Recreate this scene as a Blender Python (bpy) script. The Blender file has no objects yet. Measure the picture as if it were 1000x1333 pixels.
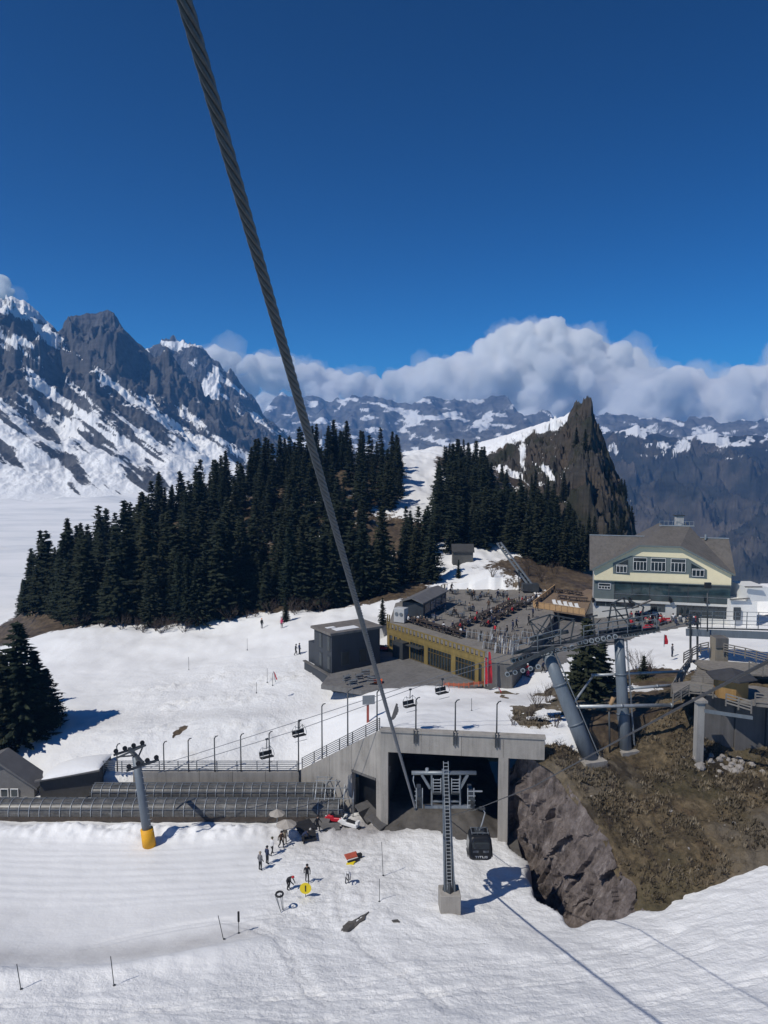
import bpy, bmesh, math, random
import numpy as np
from mathutils import Vector, Matrix, Euler

# ------------------------------------------------------------------ camera
SC = bpy.context.scene
COL = SC.collection
FPX = 970.0                      # focal length in pixels of a 1000 x 1333 frame
PITCH = math.radians(4.5)        # the camera looks a little downwards
CAMZ = 40.0
cam_d = bpy.data.cameras.new('camera')
cam_d.sensor_fit = 'VERTICAL'
cam_d.sensor_height = 24.0
cam_d.lens = 24.0 * FPX / 1333.0
cam_d.clip_start = 0.1
cam_d.clip_end = 60000.0
cam = bpy.data.objects.new('camera', cam_d)
COL.objects.link(cam)
cam.location = (0, 0, CAMZ)
cam.rotation_euler = (math.radians(90) - PITCH, 0, 0)
SC.camera = cam

# ------------------------------------------------------------------ light
SUN_EL = math.radians(50)
SHADOW = Vector((0.80, 0.60, 0)).normalized()        # shadows fall to the right and away
to_sun = Vector((-SHADOW.x * math.cos(SUN_EL), -SHADOW.y * math.cos(SUN_EL), math.sin(SUN_EL)))
world = bpy.data.worlds.new('World')
SC.world = world
world.use_nodes = True
wn = world.node_tree
bg = wn.nodes['Background']
sky = wn.nodes.new('ShaderNodeTexSky')
sky.sky_type = 'NISHITA'
sky.sun_disc = False
sky.sun_elevation = SUN_EL
sky.sun_rotation = math.atan2(to_sun.x, to_sun.y)
sky.altitude = 1800
sky.air_density = 0.9
sky.dust_density = 0.1
sky.ozone_density = 4.0
sky_gamma = wn.nodes.new('ShaderNodeGamma')          # the deep polarised blue of high-altitude air
sky_gamma.inputs[1].default_value = 1.55
sky_tint = wn.nodes.new('ShaderNodeMix'); sky_tint.data_type = 'RGBA'; sky_tint.blend_type = 'MULTIPLY'
sky_tint.inputs[0].default_value = 1.0
sky_tint.inputs[7].default_value = (.20, .76, .95, 1)
wn.links.new(sky.outputs[0], sky_gamma.inputs[0])
wn.links.new(sky_gamma.outputs[0], sky_tint.inputs[6])
wn.links.new(sky_tint.outputs[2], bg.inputs[0])
bg.inputs[1].default_value = 0.036
sun_d = bpy.data.lights.new('sun', 'SUN')
sun_d.energy = 3.6
sun_d.angle = math.radians(0.5)
sun_d.color = (1.0, 0.95, 0.87)
sun = bpy.data.objects.new('sun', sun_d)
COL.objects.link(sun)
sun.rotation_euler = (-to_sun).to_track_quat('-Z', 'Y').to_euler()
sun.location = (0, 0, 200)
SC.view_settings.view_transform = 'Standard'
SC.view_settings.look = 'None'
SC.view_settings.exposure = 0.0
SC.view_settings.gamma = 1.0
SC.view_settings.use_curve_mapping = False
SC.cycles.volume_bounces = 24
SC.cycles.max_bounces = 26
SC.cycles.diffuse_bounces = 3
SC.cycles.transparent_max_bounces = 32

# ------------------------------------------------------------------ helpers
def ray(px, py):
    u = (px - 500) / FPX
    v = (666.5 - py) / FPX
    return u, math.cos(PITCH) + v * math.sin(PITCH), -math.sin(PITCH) + v * math.cos(PITCH)

def on(px, py, z):
    """the place at height z seen at that spot of the photograph"""
    r = ray(px, py)
    t = (z - CAMZ) / r[2]
    return Vector((r[0] * t, r[1] * t, z))

def at(px, py, y):
    """the place y metres ahead seen at that spot of the photograph"""
    r = ray(px, py)
    t = y / r[1]
    return Vector((r[0] * t, y, CAMZ + r[2] * t))

def pix(x, y, z):
    d = y * math.cos(PITCH) - (z - CAMZ) * math.sin(PITCH)
    up = y * math.sin(PITCH) + (z - CAMZ) * math.cos(PITCH)
    return 500 + FPX * x / d, 666.5 - FPX * up / d

# numpy gradient noise
_rs = np.random.RandomState(7)
_perm = np.concatenate([_rs.permutation(256)] * 3)
_g2 = np.stack([np.cos(np.linspace(0, 2 * np.pi, 256, endpoint=False)), np.sin(np.linspace(0, 2 * np.pi, 256, endpoint=False))], 1)
_g3 = _rs.normal(size=(256, 3)); _g3 /= np.linalg.norm(_g3, axis=1)[:, None]
def _fade(t): return t * t * t * (t * (t * 6 - 15) + 10)
def noise2(x, y):
    x = np.asarray(x, float); y = np.asarray(y, float)
    xi = np.floor(x).astype(int); yi = np.floor(y).astype(int)
    xf = x - xi; yf = y - yi
    u = _fade(xf); v = _fade(yf)
    def g(ix, iy, dx, dy):
        h = _perm[_perm[ix & 255] + (iy & 255)]
        return _g2[h, 0] * dx + _g2[h, 1] * dy
    a = g(xi, yi, xf, yf); b = g(xi + 1, yi, xf - 1, yf)
    c = g(xi, yi + 1, xf, yf - 1); d = g(xi + 1, yi + 1, xf - 1, yf - 1)
    return ((a + (b - a) * u) + ((c + (d - c) * u) - (a + (b - a) * u)) * v) * 1.5
def noise3(x, y, z):
    x = np.asarray(x, float); y = np.asarray(y, float); z = np.asarray(z, float)
    xi = np.floor(x).astype(int); yi = np.floor(y).astype(int); zi = np.floor(z).astype(int)
    xf = x - xi; yf = y - yi; zf = z - zi
    u = _fade(xf); v = _fade(yf); w = _fade(zf)
    def g(ix, iy, iz, dx, dy, dz):
        h = _perm[_perm[_perm[ix & 255] + (iy & 255)] + (iz & 255)]
        return _g3[h, 0] * dx + _g3[h, 1] * dy + _g3[h, 2] * dz
    def pl(k):
        a = g(xi, yi, zi + k, xf, yf, zf - k); b = g(xi + 1, yi, zi + k, xf - 1, yf, zf - k)
        c = g(xi, yi + 1, zi + k, xf, yf - 1, zf - k); d = g(xi + 1, yi + 1, zi + k, xf - 1, yf - 1, zf - k)
        ab = a + (b - a) * u; cd = c + (d - c) * u
        return ab + (cd - ab) * v
    p = pl(0); q = pl(1)
    return (p + (q - p) * w) * 1.5
def fbm2(x, y, o=5, gain=.5):
    s = 0; a = 1.0; f = 1.0
    for i in range(o):
        s = s + a * noise2(np.asarray(x) * f + 17.3 * i, np.asarray(y) * f + 9.1 * i); a *= gain; f *= 2.03
    return s
def fbm3(x, y, z, o=5, gain=.5):
    s = 0; a = 1.0; f = 1.0
    for i in range(o):
        s = s + a * noise3(np.asarray(x) * f + 17.3 * i, np.asarray(y) * f + 9.1 * i, np.asarray(z) * f + 3.7 * i); a *= gain; f *= 2.03
    return s
def ridged2(x, y, o=5, gain=.5):
    s = 0; a = 1.0; f = 1.0
    for i in range(o):
        s = s + a * (1 - 2 * np.abs(noise2(np.asarray(x) * f + 31.3 * i, np.asarray(y) * f + 5.1 * i))); a *= gain; f *= 2.1
    return s
def sstep(a, b, x):
    t = np.clip((np.asarray(x, float) - a) / (b - a), 0, 1)
    return t * t * (3 - 2 * t)
def rbf(ctrl, c=5.0):
    """smooth surface through (x, y, z) points"""
    C = np.array([tuple(p) for p in ctrl], float)
    XY = C[:, :2]
    D = np.sqrt(((XY[:, None] - XY[None]) ** 2).sum(2) + c * c)
    n = len(C)
    A = np.zeros((n + 3, n + 3)); A[:n, :n] = D + np.eye(n) * 1e-3
    A[:n, n] = 1; A[:n, n + 1:] = XY; A[n, :n] = 1; A[n + 1:, :n] = XY.T
    w = np.linalg.lstsq(A, np.concatenate([C[:, 2], [0, 0, 0]]), rcond=None)[0]
    def f(x, y):
        x = np.asarray(x, float); y = np.asarray(y, float)
        sh = np.broadcast(x, y).shape
        xf = np.broadcast_to(x, sh).ravel(); yf = np.broadcast_to(y, sh).ravel()
        out = np.zeros(xf.size)
        for s in range(0, xf.size, 20000):
            a = xf[s:s + 20000]; b = yf[s:s + 20000]
            d = np.sqrt((a[:, None] - XY[:, 0]) ** 2 + (b[:, None] - XY[:, 1]) ** 2 + c * c)
            out[s:s + 20000] = d @ w[:n] + w[n] + w[n + 1] * a + w[n + 2] * b
        return out.reshape(sh)
    return f

# ---- mesh building
class MB:
    def __init__(s): s.v = []; s.f = []; s.m = []; s.cur = 0
    def mat(s, i): s.cur = i; return s
    def add(s, vs, fs):
        b = len(s.v); s.v += [tuple(p) for p in vs]; s.f += [tuple(i + b for i in f) for f in fs]; s.m += [s.cur] * len(fs); return s
    def box(s, c, d, rz=0.0, M=None):
        x, y, z = d[0] / 2, d[1] / 2, d[2] / 2
        p = [Vector(q) for q in ((-x, -y, -z), (x, -y, -z), (x, y, -z), (-x, y, -z), (-x, -y, z), (x, -y, z), (x, y, z), (-x, y, z))]
        R = M if M is not None else Matrix.Rotation(rz, 3, 'Z')
        c = Vector(c)
        return s.add([R @ q + c for q in p], [(0, 3, 2, 1), (4, 5, 6, 7), (0, 1, 5, 4), (1, 2, 6, 5), (2, 3, 7, 6), (3, 0, 4, 7)])
    def bar(s, p, q, w, h=None, up=(0, 0, 1)):
        p = Vector(p); q = Vector(q); h = h or w
        d = (q - p); L = d.length
        if L < 1e-6: return s
        d /= L; u = Vector(up)
        if abs(d.dot(u)) > .98: u = Vector((0, 1, 0))
        sd = d.cross(u).normalized(); u = sd.cross(d).normalized()
        M = Matrix((sd, d, u)).transposed()
        return s.box((p + q) / 2, (w, L, h), M=M)
    def tube(s, pts, r, n=8, cap=True):
        pts = [Vector(p) for p in pts]; k = len(pts)
        rs = r if hasattr(r, '__len__') else [r] * k
        vs = []; ref = None
        for i, p in enumerate(pts):
            d = (pts[min(i + 1, k - 1)] - pts[max(i - 1, 0)]).normalized()
            if ref is None:
                ref = Vector((0, 0, 1)) if abs(d.z) < .9 else Vector((1, 0, 0))
            a = d.cross(ref).normalized(); b = a.cross(d).normalized(); ref = b
            for j in range(n):
                t = 2 * math.pi * j / n
                vs.append(p + (a * math.cos(t) + b * math.sin(t)) * rs[i])
        fs = [(i * n + j, i * n + (j + 1) % n, (i + 1) * n + (j + 1) % n, (i + 1) * n + j) for i in range(k - 1) for j in range(n)]
        if cap:
            fs.append(tuple(range(n))); fs.append(tuple((k - 1) * n + j for j in reversed(range(n))))
        return s.add(vs, fs)
    def prism(s, poly, a, b):
        """closed outline poly (list of 3-D points) extruded from offset a to offset b"""
        a = Vector(a); b = Vector(b); n = len(poly)
        vs = [Vector(p) + a for p in poly] + [Vector(p) + b for p in poly]
        fs = [tuple(range(n)), tuple(reversed(range(n, 2 * n)))] + [(i, n + i, n + (i + 1) % n, (i + 1) % n) for i in range(n)]
        return s.add(vs, fs)
    def sphere(s, c, r, n=8, k=6, sc=(1, 1, 1)):
        vs = []; fs = []
        for i in range(k + 1):
            t = math.pi * i / k
            for j in range(n):
                f = 2 * math.pi * j / n
                vs.append((c[0] + r * sc[0] * math.sin(t) * math.cos(f), c[1] + r * sc[1] * math.sin(t) * math.sin(f), c[2] + r * sc[2] * math.cos(t)))
        for i in range(k):
            for j in range(n):
                fs.append((i * n + j, (i + 1) * n + j, (i + 1) * n + (j + 1) % n, i * n + (j + 1) % n))
        return s.add(vs, fs)
    def build(s, name, mat, parent=None, smooth=False, off=None, bevel=0):
        me = bpy.data.meshes.new(name)
        o3 = Vector(off) if off is not None else (Vector(parent['org']) if parent is not None and 'org' in parent else Vector((0, 0, 0)))
        me.from_pydata([(p[0] - o3.x, p[1] - o3.y, p[2] - o3.z) for p in s.v], [], s.f)
        mats = mat if isinstance(mat, (list, tuple)) else [mat]
        for m in mats: me.materials.append(m)
        if len(mats) > 1: me.polygons.foreach_set('material_index', s.m)
        bm = bmesh.new(); bm.from_mesh(me)
        bmesh.ops.recalc_face_normals(bm, faces=bm.faces)
        if bevel: bmesh.ops.bevel(bm, geom=[e for e in bm.edges], offset=bevel, segments=1, affect='EDGES')
        if smooth:
            for f in bm.faces: f.smooth = True
        bm.to_mesh(me); bm.free()
        o = bpy.data.objects.new(name, me); COL.objects.link(o)
        if parent is not None: o.parent = parent
        elif off is not None: o.location = o3
        return o

def tag(o, label=None, cat=None, group=None, kind=None):
    if label: o['label'] = label
    if cat: o['category'] = cat
    if group: o['group'] = group
    if kind: o['kind'] = kind
    return o
def thing(name, label, cat, loc=(0, 0, 0), group=None, rz=0.0, local=False):
    """an Empty at the base of a thing; its parts are authored in world space unless local"""
    o = bpy.data.objects.new(name, None); COL.objects.link(o)
    o.location = loc; o.rotation_euler = (0, 0, rz); o.empty_display_size = .2
    o['org'] = (0.0, 0.0, 0.0) if local else tuple(float(c) for c in loc)
    return tag(o, label, cat, group)
def sub(name, mb, mat, part, smooth=False):
    """a sub-part: same author space as its part's thing"""
    r = part
    while r.parent: r = r.parent
    o = mb.build(name, mat, None, smooth, off=r.get('org', (0, 0, 0)))
    o.location = (0, 0, 0); o.parent = part
    return o
def copy_tree(o, parent=None):
    c = o.copy(); COL.objects.link(c); c.parent = parent
    for ch in list(o.children): copy_tree(ch, c)
    return c
def place(proto, loc, rz=0.0, sc=1.0, label=None, group=None, used=[]):
    o = proto if proto.name not in used else copy_tree(proto)
    if o is proto: used.append(proto.name)
    o.location = loc; o.rotation_euler = (0, 0, rz); o.scale = (sc, sc, sc) if not hasattr(sc, '__len__') else sc
    if label: o['label'] = label
    if group: o['group'] = group
    return o
def grid_mesh(name, X, Y, Zz, mat, attrs=None, keep=None, smooth=True, kind=None):
    r, c = X.shape
    me = bpy.data.meshes.new(name)
    co = np.stack([X, Y, Zz], -1).reshape(-1, 3)
    idx = np.arange(r * c).reshape(r, c)
    q = np.stack([idx[:-1, :-1], idx[:-1, 1:], idx[1:, 1:], idx[1:, :-1]], -1).reshape(-1, 4)
    if keep is not None:
        kf = keep.ravel()
        q = q[kf[q].any(1)]
        used = np.zeros(r * c, bool); used[q.ravel()] = True
        remap = np.cumsum(used) - 1
        co = co[used]; q = remap[q]
    else: used = np.ones(r * c, bool)
    me.vertices.add(len(co)); me.vertices.foreach_set('co', co.ravel().astype(np.float32))
    me.loops.add(len(q) * 4); me.loops.foreach_set('vertex_index', q.ravel().astype(np.int32))
    me.polygons.add(len(q)); me.polygons.foreach_set('loop_start', (np.arange(len(q)) * 4).astype(np.int32))
    me.polygons.foreach_set('use_smooth', np.full(len(q), smooth))
    me.update(calc_edges=True); me.validate()
    for k, a in (attrs or {}).items():
        at_ = me.attributes.new(k, 'FLOAT', 'POINT')
        at_.data.foreach_set('value', a.ravel()[used].astype(np.float32))
    me.materials.append(mat)
    o = bpy.data.objects.new(name, me); COL.objects.link(o)
    if kind: o['kind'] = kind
    return o

# ---- materials
class NT:
    def __init__(s, name):
        s.m = bpy.data.materials.new(name); s.m.use_nodes = True
        s.t = s.m.node_tree; s.b = s.t.nodes['Principled BSDF']; s.out = s.t.nodes['Material Output']
    def n(s, typ, **kw):
        x = s.t.nodes.new('ShaderNode' + typ)
        for k, v in kw.items():
            if k in ('attribute_name', 'operation', 'blend_type', 'data_type', 'noise_dimensions', 'feature', 'distance', 'wave_type', 'bands_direction', 'clamp', 'object'):
                setattr(x, k, v)
            else: x.inputs[k.replace('_', ' ')].default_value = v
        return x
    def l(s, a, b): s.t.links.new(a, b)
    def pos(s): return s.n('NewGeometry').outputs['Position']
    def obj(s): return s.n('TexCoord').outputs['Object']
    def noise(s, vec, scale, detail=4, rough=.55, dist=0.0):
        x = s.n('TexNoise', Scale=scale, Detail=detail, Roughness=rough, Distortion=dist); s.l(vec, x.inputs['Vector']); return x.outputs['Fac']
    def math(s, op, a, b=None, c=None):
        x = s.n('Math', operation=op)
        for i, v in enumerate((a, b, c)):
            if v is None: continue
            if hasattr(v, 'node'): s.l(v, x.inputs[i])
            else: x.inputs[i].default_value = v
        return x.outputs[0]
    def ramp(s, fac, stops):
        x = s.n('ValToRGB'); cr = x.color_ramp
        while len(cr.elements) < len(stops): cr.elements.new(.5)
        for e, (p, c) in zip(cr.elements, stops):
            e.position = p; e.color = (c, c, c, 1) if not hasattr(c, '__len__') else (*c, 1)
        s.l(fac, x.inputs[0]); return x.outputs[0]
    def mix(s, fac, a, b, blend='MIX'):
        x = s.n('Mix', data_type='RGBA', blend_type=blend)
        for sock, v in ((x.inputs[0], fac), (x.inputs[6], a), (x.inputs[7], b)):
            if hasattr(v, 'node'): s.l(v, sock)
            elif hasattr(v, '__len__'): sock.default_value = (*v, 1)
            else: sock.default_value = v
        return x.outputs[2]
    def attr(s, name): return s.n('Attribute', attribute_name=name).outputs['Fac']
    def mapv(s, vec, sc=(1, 1, 1), rot=(0, 0, 0)):
        x = s.n('Mapping'); x.inputs['Scale'].default_value = sc; x.inputs['Rotation'].default_value = rot; s.l(vec, x.inputs['Vector']); return x.outputs[0]
    def bump(s, h, strength=.3, dist=.1, prev=None):
        x = s.n('Bump', Strength=strength, Distance=dist); s.l(h, x.inputs['Height'])
        if prev is not None: s.l(prev, x.inputs['Normal'])
        return x.outputs[0]
    def set(s, color=None, rough=None, normal=None, metal=None, spec=None):
        for k, v in (('Base Color', color), ('Roughness', rough), ('Normal', normal), ('Metallic', metal), ('Specular IOR Level', spec)):
            if v is None: continue
            if hasattr(v, 'node'): s.l(v, s.b.inputs[k])
            elif hasattr(v, '__len__'): s.b.inputs[k].default_value = (*v, 1)
            else: s.b.inputs[k].default_value = v
        return s.m

_mats = {}
def plain(name, col, rough=.6, metal=0.0, var=.25, scale=1.5, bump=0.0, spec=.4, streak=False):
    """painted or weathered surface: colour with uneven wear"""
    if name in _mats: return _mats[name]
    t = NT(name); v = t.obj()
    if streak: v = t.mapv(v, (1, 1, .15))
    a = t.noise(v, scale, 5, .62); b = t.noise(v, scale * 7.3, 4, .6)
    f = t.math('ADD', t.math('MULTIPLY', a, .65), t.math('MULTIPLY', b, .35))
    lo = tuple(c * (1 - var) for c in col); hi = tuple(min(1, c * (1 + var)) for c in col)
    t.set(t.ramp(f, [(.3, lo), (.7, hi)]), t.math('MULTIPLY_ADD', b, .2, rough - .1), metal=metal, spec=spec)
    if bump: t.l(t.bump(b, .5, bump), t.b.inputs['Normal'])
    _mats[name] = t.m
    return t.m

# ------------------------------------------------------------------ surface materials
def snow_mat():
    t = NT('snow'); p = t.pos()
    big = t.noise(p, .05, 4, .6); mid = t.noise(p, .45, 5, .6); fine = t.noise(p, 3.0, 5, .65)
    trk = t.noise(t.mapv(p, (.35, 2.6, .3), (0, 0, .25)), 1.0, 4, .6)
    dirt = t.attr('dirt'); rough = t.attr('rough')
    col = t.ramp(big, [(.3, (.76, .765, .76)), (.7, (.86, .86, .85))])
    col = t.mix(t.math('MULTIPLY', t.ramp(trk, [(.45, 0.), (.72, 1.)]), .10), col, (.60, .62, .66))
    dn = t.math('MULTIPLY', dirt, t.math('ADD', t.math('MULTIPLY', mid, 1.1), .35))
    col = t.mix(t.ramp(dn, [(.08, 0.), (.85, 1.)]), col, (.40, .385, .375))
    h = t.math('ADD', t.math('MULTIPLY', mid, .9), t.math('MULTIPLY', fine, .35))
    h = t.math('ADD', h, t.math('MULTIPLY', trk, .12))
    h = t.math('MULTIPLY', h, t.math('ADD', t.math('MULTIPLY', rough, 1.3), .45))
    t.l(t.bump(h, .6, .4), t.b.inputs['Normal'])
    return t.set(col, .55, spec=.3)
SNOW = snow_mat()

def slope_mat():
    """snow, bare ground under the trees and brown grass, by attribute"""
    t = NT('snowy_ground'); p = t.pos()
    big = t.noise(p, .05, 4, .6); mid = t.noise(p, .45, 5, .6); fine = t.noise(p, 3.0, 5, .65)
    ear = t.ramp(t.noise(p, .8, 5, .7), [(.3, (.035, .026, .018)), (.5, (.085, .062, .04)), (.7, (.16, .12, .075))])
    col = t.ramp(big, [(.3, (.76, .765, .76)), (.7, (.86, .86, .85))])
    dn = t.math('MULTIPLY', t.attr('dirt'), t.math('ADD', t.math('MULTIPLY', mid, 1.1), .35))
    col = t.mix(t.ramp(dn, [(.08, 0.), (.85, 1.)]), col, (.40, .385, .375))
    m = t.math('ADD', t.attr('bare'), t.math('MULTIPLY', t.math('SUBTRACT', t.noise(p, .6, 5, .7), .5), .9))
    col = t.mix(t.ramp(m, [(.48, 0.), (.54, 1.)]), col, ear)
    h = t.math('ADD', t.math('MULTIPLY', mid, .9), t.math('MULTIPLY', fine, .4))
    h = t.math('MULTIPLY', h, t.math('ADD', t.math('MULTIPLY', t.attr('rough'), 1.3), .5))
    t.l(t.bump(h, .55, .35), t.b.inputs['Normal'])
    return t.set(col, .6, spec=.25)
SLOPE = slope_mat()

def rocksnow_mat(name, rk, sn, sc, edge=.06, warm=None):
    """mountain: rock with snow where the snow attribute says it lies"""
    t = NT(name); p = t.pos()
    f1 = t.noise(p, sc, 6, .68); f2 = t.noise(t.mapv(p, (1, 1, 4.0), (.25, .1, 0)), sc * 1.6, 5, .65)
    f3 = t.noise(p, sc * 7, 5, .7)
    lo = tuple(c * .45 for c in rk); hi = tuple(c * 1.6 for c in rk)
    r = t.ramp(t.math('ADD', t.math('MULTIPLY', f1, .55), t.math('MULTIPLY', f2, .45)), [(.34, lo), (.5, rk), (.66, hi)])
    if warm: r = t.mix(t.ramp(t.noise(p, sc * .6, 4, .6), [(.45, 0.), (.65, 1.)]), r, t.mix(f3, tuple(c * .4 for c in warm), tuple(c * 1.5 for c in warm)))
    if name.startswith('crag'): r = t.mix(t.ramp(t.noise(p, sc * .45, 5, .65), [(.5, 0.), (.6, .85)]), r, (.028, .031, .020))
    a = t.math('ADD', t.attr('snow'), t.math('MULTIPLY', t.math('SUBTRACT', f3, .5), .5))
    s = t.ramp(a, [(.5 - edge, 0.), (.5 + edge, 1.)])
    t.l(t.bump(t.math('ADD', f1, t.math('MULTIPLY', f3, .5)), .8, 1.5 / sc * .05), t.b.inputs['Normal'])
    return t.set(t.mix(s, r, sn), .8, spec=.15)
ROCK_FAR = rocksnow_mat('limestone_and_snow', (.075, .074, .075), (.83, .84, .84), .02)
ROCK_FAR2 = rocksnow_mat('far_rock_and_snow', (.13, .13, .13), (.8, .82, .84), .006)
ROCK_WOOD = rocksnow_mat('wooded_rock_and_snow', (.036, .038, .034), (.8, .82, .84), .009, warm=(.12, .105, .085))
CRAG = rocksnow_mat('crag_rock_and_snow', (.052, .048, .043), (.82, .83, .84), .11, warm=(.08, .064, .05))

def cliff_mat():
    t = NT('cliff_rock'); p = t.pos()
    f1 = t.noise(p, .55, 6, .65, .6); f2 = t.noise(t.mapv(p, (1.7, 1.7, .28), (.12, .25, 0)), 1.1, 6, .7, .3); f3 = t.noise(p, 6, 5, .7)
    c = t.ramp(t.math('ADD', t.math('MULTIPLY', f1, .5), t.math('MULTIPLY', f2, .5)), [(.35, (.038, .031, .028)), (.47, (.112, .092, .083)), (.58, (.18, .152, .14)), (.7, (.31, .28, .262))])
    vein = t.ramp(t.math('ABSOLUTE', t.math('SUBTRACT', t.noise(t.mapv(p, (2.2, 2.2, .5), (0, .5, 0)), .9, 4, .6, 1.0), .5)), [(0., 1.), (.012, 0.)])
    c = t.mix(t.math('MULTIPLY', vein, t.ramp(f1, [(.5, 0.), (.6, .6)])), c, (.42, .39, .37))
    t.l(t.bump(t.math('ADD', t.math('MULTIPLY', f2, .7), t.math('MULTIPLY', f3, .25)), .9, .35), t.b.inputs['Normal'])
    return t.set(c, .75, spec=.3)
CLIFF = cliff_mat()

def turf_mat():
    t = NT('dry_turf'); p = t.pos()
    f1 = t.noise(p, .22, 5, .62); f2 = t.noise(p, 1.7, 6, .72); f3 = t.noise(p, 9, 4, .7)
    c = t.ramp(t.math('ADD', t.math('MULTIPLY', f1, .45), t.math('MULTIPLY', f2, .55)), [(.35, (.034, .028, .019)), (.46, (.105, .083, .052)), (.55, (.175, .135, .082)), (.66, (.28, .215, .135))])
    c = t.mix(t.ramp(t.noise(p, .5, 4, .6), [(.55, 0.), (.7, .7)]), c, (.13, .092, .058))
    c = t.mix(t.ramp(t.noise(p, .13, 3, .5), [(.5, 0.), (.62, .5)]), c, (.065, .062, .035))
    c = t.mix(t.ramp(t.noise(t.mapv(p, (1, 1.6, 1)), .075, 4, .6, .5), [(.50, 0.), (.60, .75)]), c, t.mix(f2, (.10, .085, .066), (.27, .235, .185)))
    c = t.mix(t.ramp(t.noise(t.mapv(p, (1.4, 1, 1)), .10, 4, .6, .8), [(.56, 0.), (.64, .8)]), c, t.mix(f2, (.018, .015, .012), (.06, .048, .034)))
    t.l(t.bump(t.math('ADD', f2, t.math('MULTIPLY', f3, .4)), .9, .4), t.b.inputs['Normal'])
    return t.set(c, .9, spec=.1)
TURF = turf_mat()

def needle_mat():
    t = NT('spruce_needles'); oi = t.n('ObjectInfo'); p = t.pos()
    a = t.noise(p, 1.2, 4, .6)
    c = t.ramp(a, [(.3, (.008, .013, .009)), (.55, (.018, .027, .017)), (.72, (.042, .052, .028))])
    c = t.mix(t.math('MULTIPLY', oi.outputs['Random'], .5), c, (.040, .040, .020))
    return t.set(c, .75, spec=.15)
NEEDLE = needle_mat()
BARK = plain('spruce_bark', (.07, .052, .04), .9, var=.5, scale=3)
CONC = None
def conc_mat(name, col):
    t = NT(name); v = t.pos()
    a = t.noise(v, .35, 5, .65); b = t.noise(t.mapv(v, (2.2, 2.2, .16)), 1.0, 5, .6); c = t.noise(v, 8, 4, .6)
    f = t.math('ADD', t.math('ADD', t.math('MULTIPLY', a, .4), t.math('MULTIPLY', b, .45)), t.math('MULTIPLY', c, .15))
    t.l(t.bump(c, .25, .03), t.b.inputs['Normal'])
    return t.set(t.ramp(f, [(.3, tuple(k * .55 for k in col)), (.5, col), (.68, tuple(k * 1.3 for k in col))]), .8, spec=.25)
CONC = conc_mat('board_marked_concrete', (.32, .30, .27))
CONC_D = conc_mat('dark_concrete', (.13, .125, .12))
ASPH = conc_mat('worn_asphalt', (.155, .15, .145))
STEEL = plain('galvanised_steel', (.23, .25, .265), .5, .55, .3, 1.2)
STEEL_D = plain('dark_steel', (.06, .066, .07), .5, .3, .35, 1.5)
STEEL_L = plain('pale_galvanised_steel', (.40, .42, .43), .45, .5, .25, 1.5)
TOWER = plain('blue_grey_paint', (.14, .165, .19), .5, .1, .25, .8, streak=True)
BLACK = plain('black_paint', (.012, .013, .015), .35, 0, .4)
RUBBER = plain('black_rubber', (.018, .018, .019), .7, 0, .4)
WHITE = plain('white_paint', (.72, .72, .70), .55, 0, .08)
RED = plain('red_paint', (.55, .02, .035), .45, 0, .2)
YEL = plain('yellow_plastic', (.80, .62, .02), .45, 0, .1)
ORANGE = plain('orange_foam', (.72, .36, .015), .6, 0, .2)
SIGNAL = plain('signal_orange', (.80, .13, .02), .5, 0, .1)
WOOD = plain('weathered_timber', (.24, .165, .095), .8, 0, .35, 2.5, streak=True)
WOODL = plain('pale_larch_boards', (.44, .28, .14), .7, 0, .25, 2.0)
DECK = conc_mat('grey_deck', (.20, .185, .165))
BROWN = plain('brown_planting_timber', (.06, .045, .036), .8, 0, .4, 2)
def glass_mat(name, col=(.02, .03, .035), rough=.06):
    t = NT(name); a = t.noise(t.obj(), .6, 3, .5)
    return t.set(t.ramp(a, [(.3, tuple(c * .6 for c in col)), (.7, tuple(c * 1.5 for c in col))]), rough, spec=.6)
GLASS = glass_mat('window_glass')

# ------------------------------------------------------------------ ground
low_ctrl = [(-30, 28, 7), (0, 28, 9), (40, 28, 12), (-70, 30, 6), (80, 30, 14), (70, 60, 9), (-70, 60, 1.2), (-70, 80, 0), (60, 45, 9),
            on(0, 1333, 4), on(250, 1333, 4.3), on(500, 1333, 5), on(750, 1333, 5.9), on(1000, 1333, 7.5),
            on(0, 1270, 2.3), on(22, 1288, 2.9), on(148, 1282, 2.8), on(300, 1225, 1.5), on(60, 1235, 1.0), on(200, 1225, .9),
            on(0, 1200, .7), on(200, 1180, .5), on(300, 1180, .6), on(0, 1100, .3), on(200, 1105, .1), on(400, 1080, 0), on(350, 1130, .1),
            on(450, 1130, .15), on(500, 1095, 0), on(585, 1185, 1), on(500, 1200, 1.2), on(400, 1260, 2.4), on(640, 1130, -.2), on(600, 1105, .1),
            on(560, 1090, 0.2), on(700, 1190, .5), on(820, 1195, 2), on(900, 1170, 3.2), on(1000, 1130, 5), on(1000, 1230, 5.9), on(800, 1280, 4.2),
            (-40, 86, .2), (-20, 86, 0), (0, 86, -.6), (20, 86, -2), (45, 86, 6), (30, 70, 1.5), (50, 75, 6), (65, 85, 8)]
low_rbf = rbf(low_ctrl, 4)
def crest_x(y): return np.interp(y, [54, 58.5, 62, 66, 70, 74, 75.5, 77.5, 90], [24.6, 22.2, 21.4, 20.2, 19.0, 17.3, 16.2, 14.9, 14.6]) + .55 * fbm2(np.asarray(y, float) * .33, np.asarray(y, float) * 0 + 3.3, 3)
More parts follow.
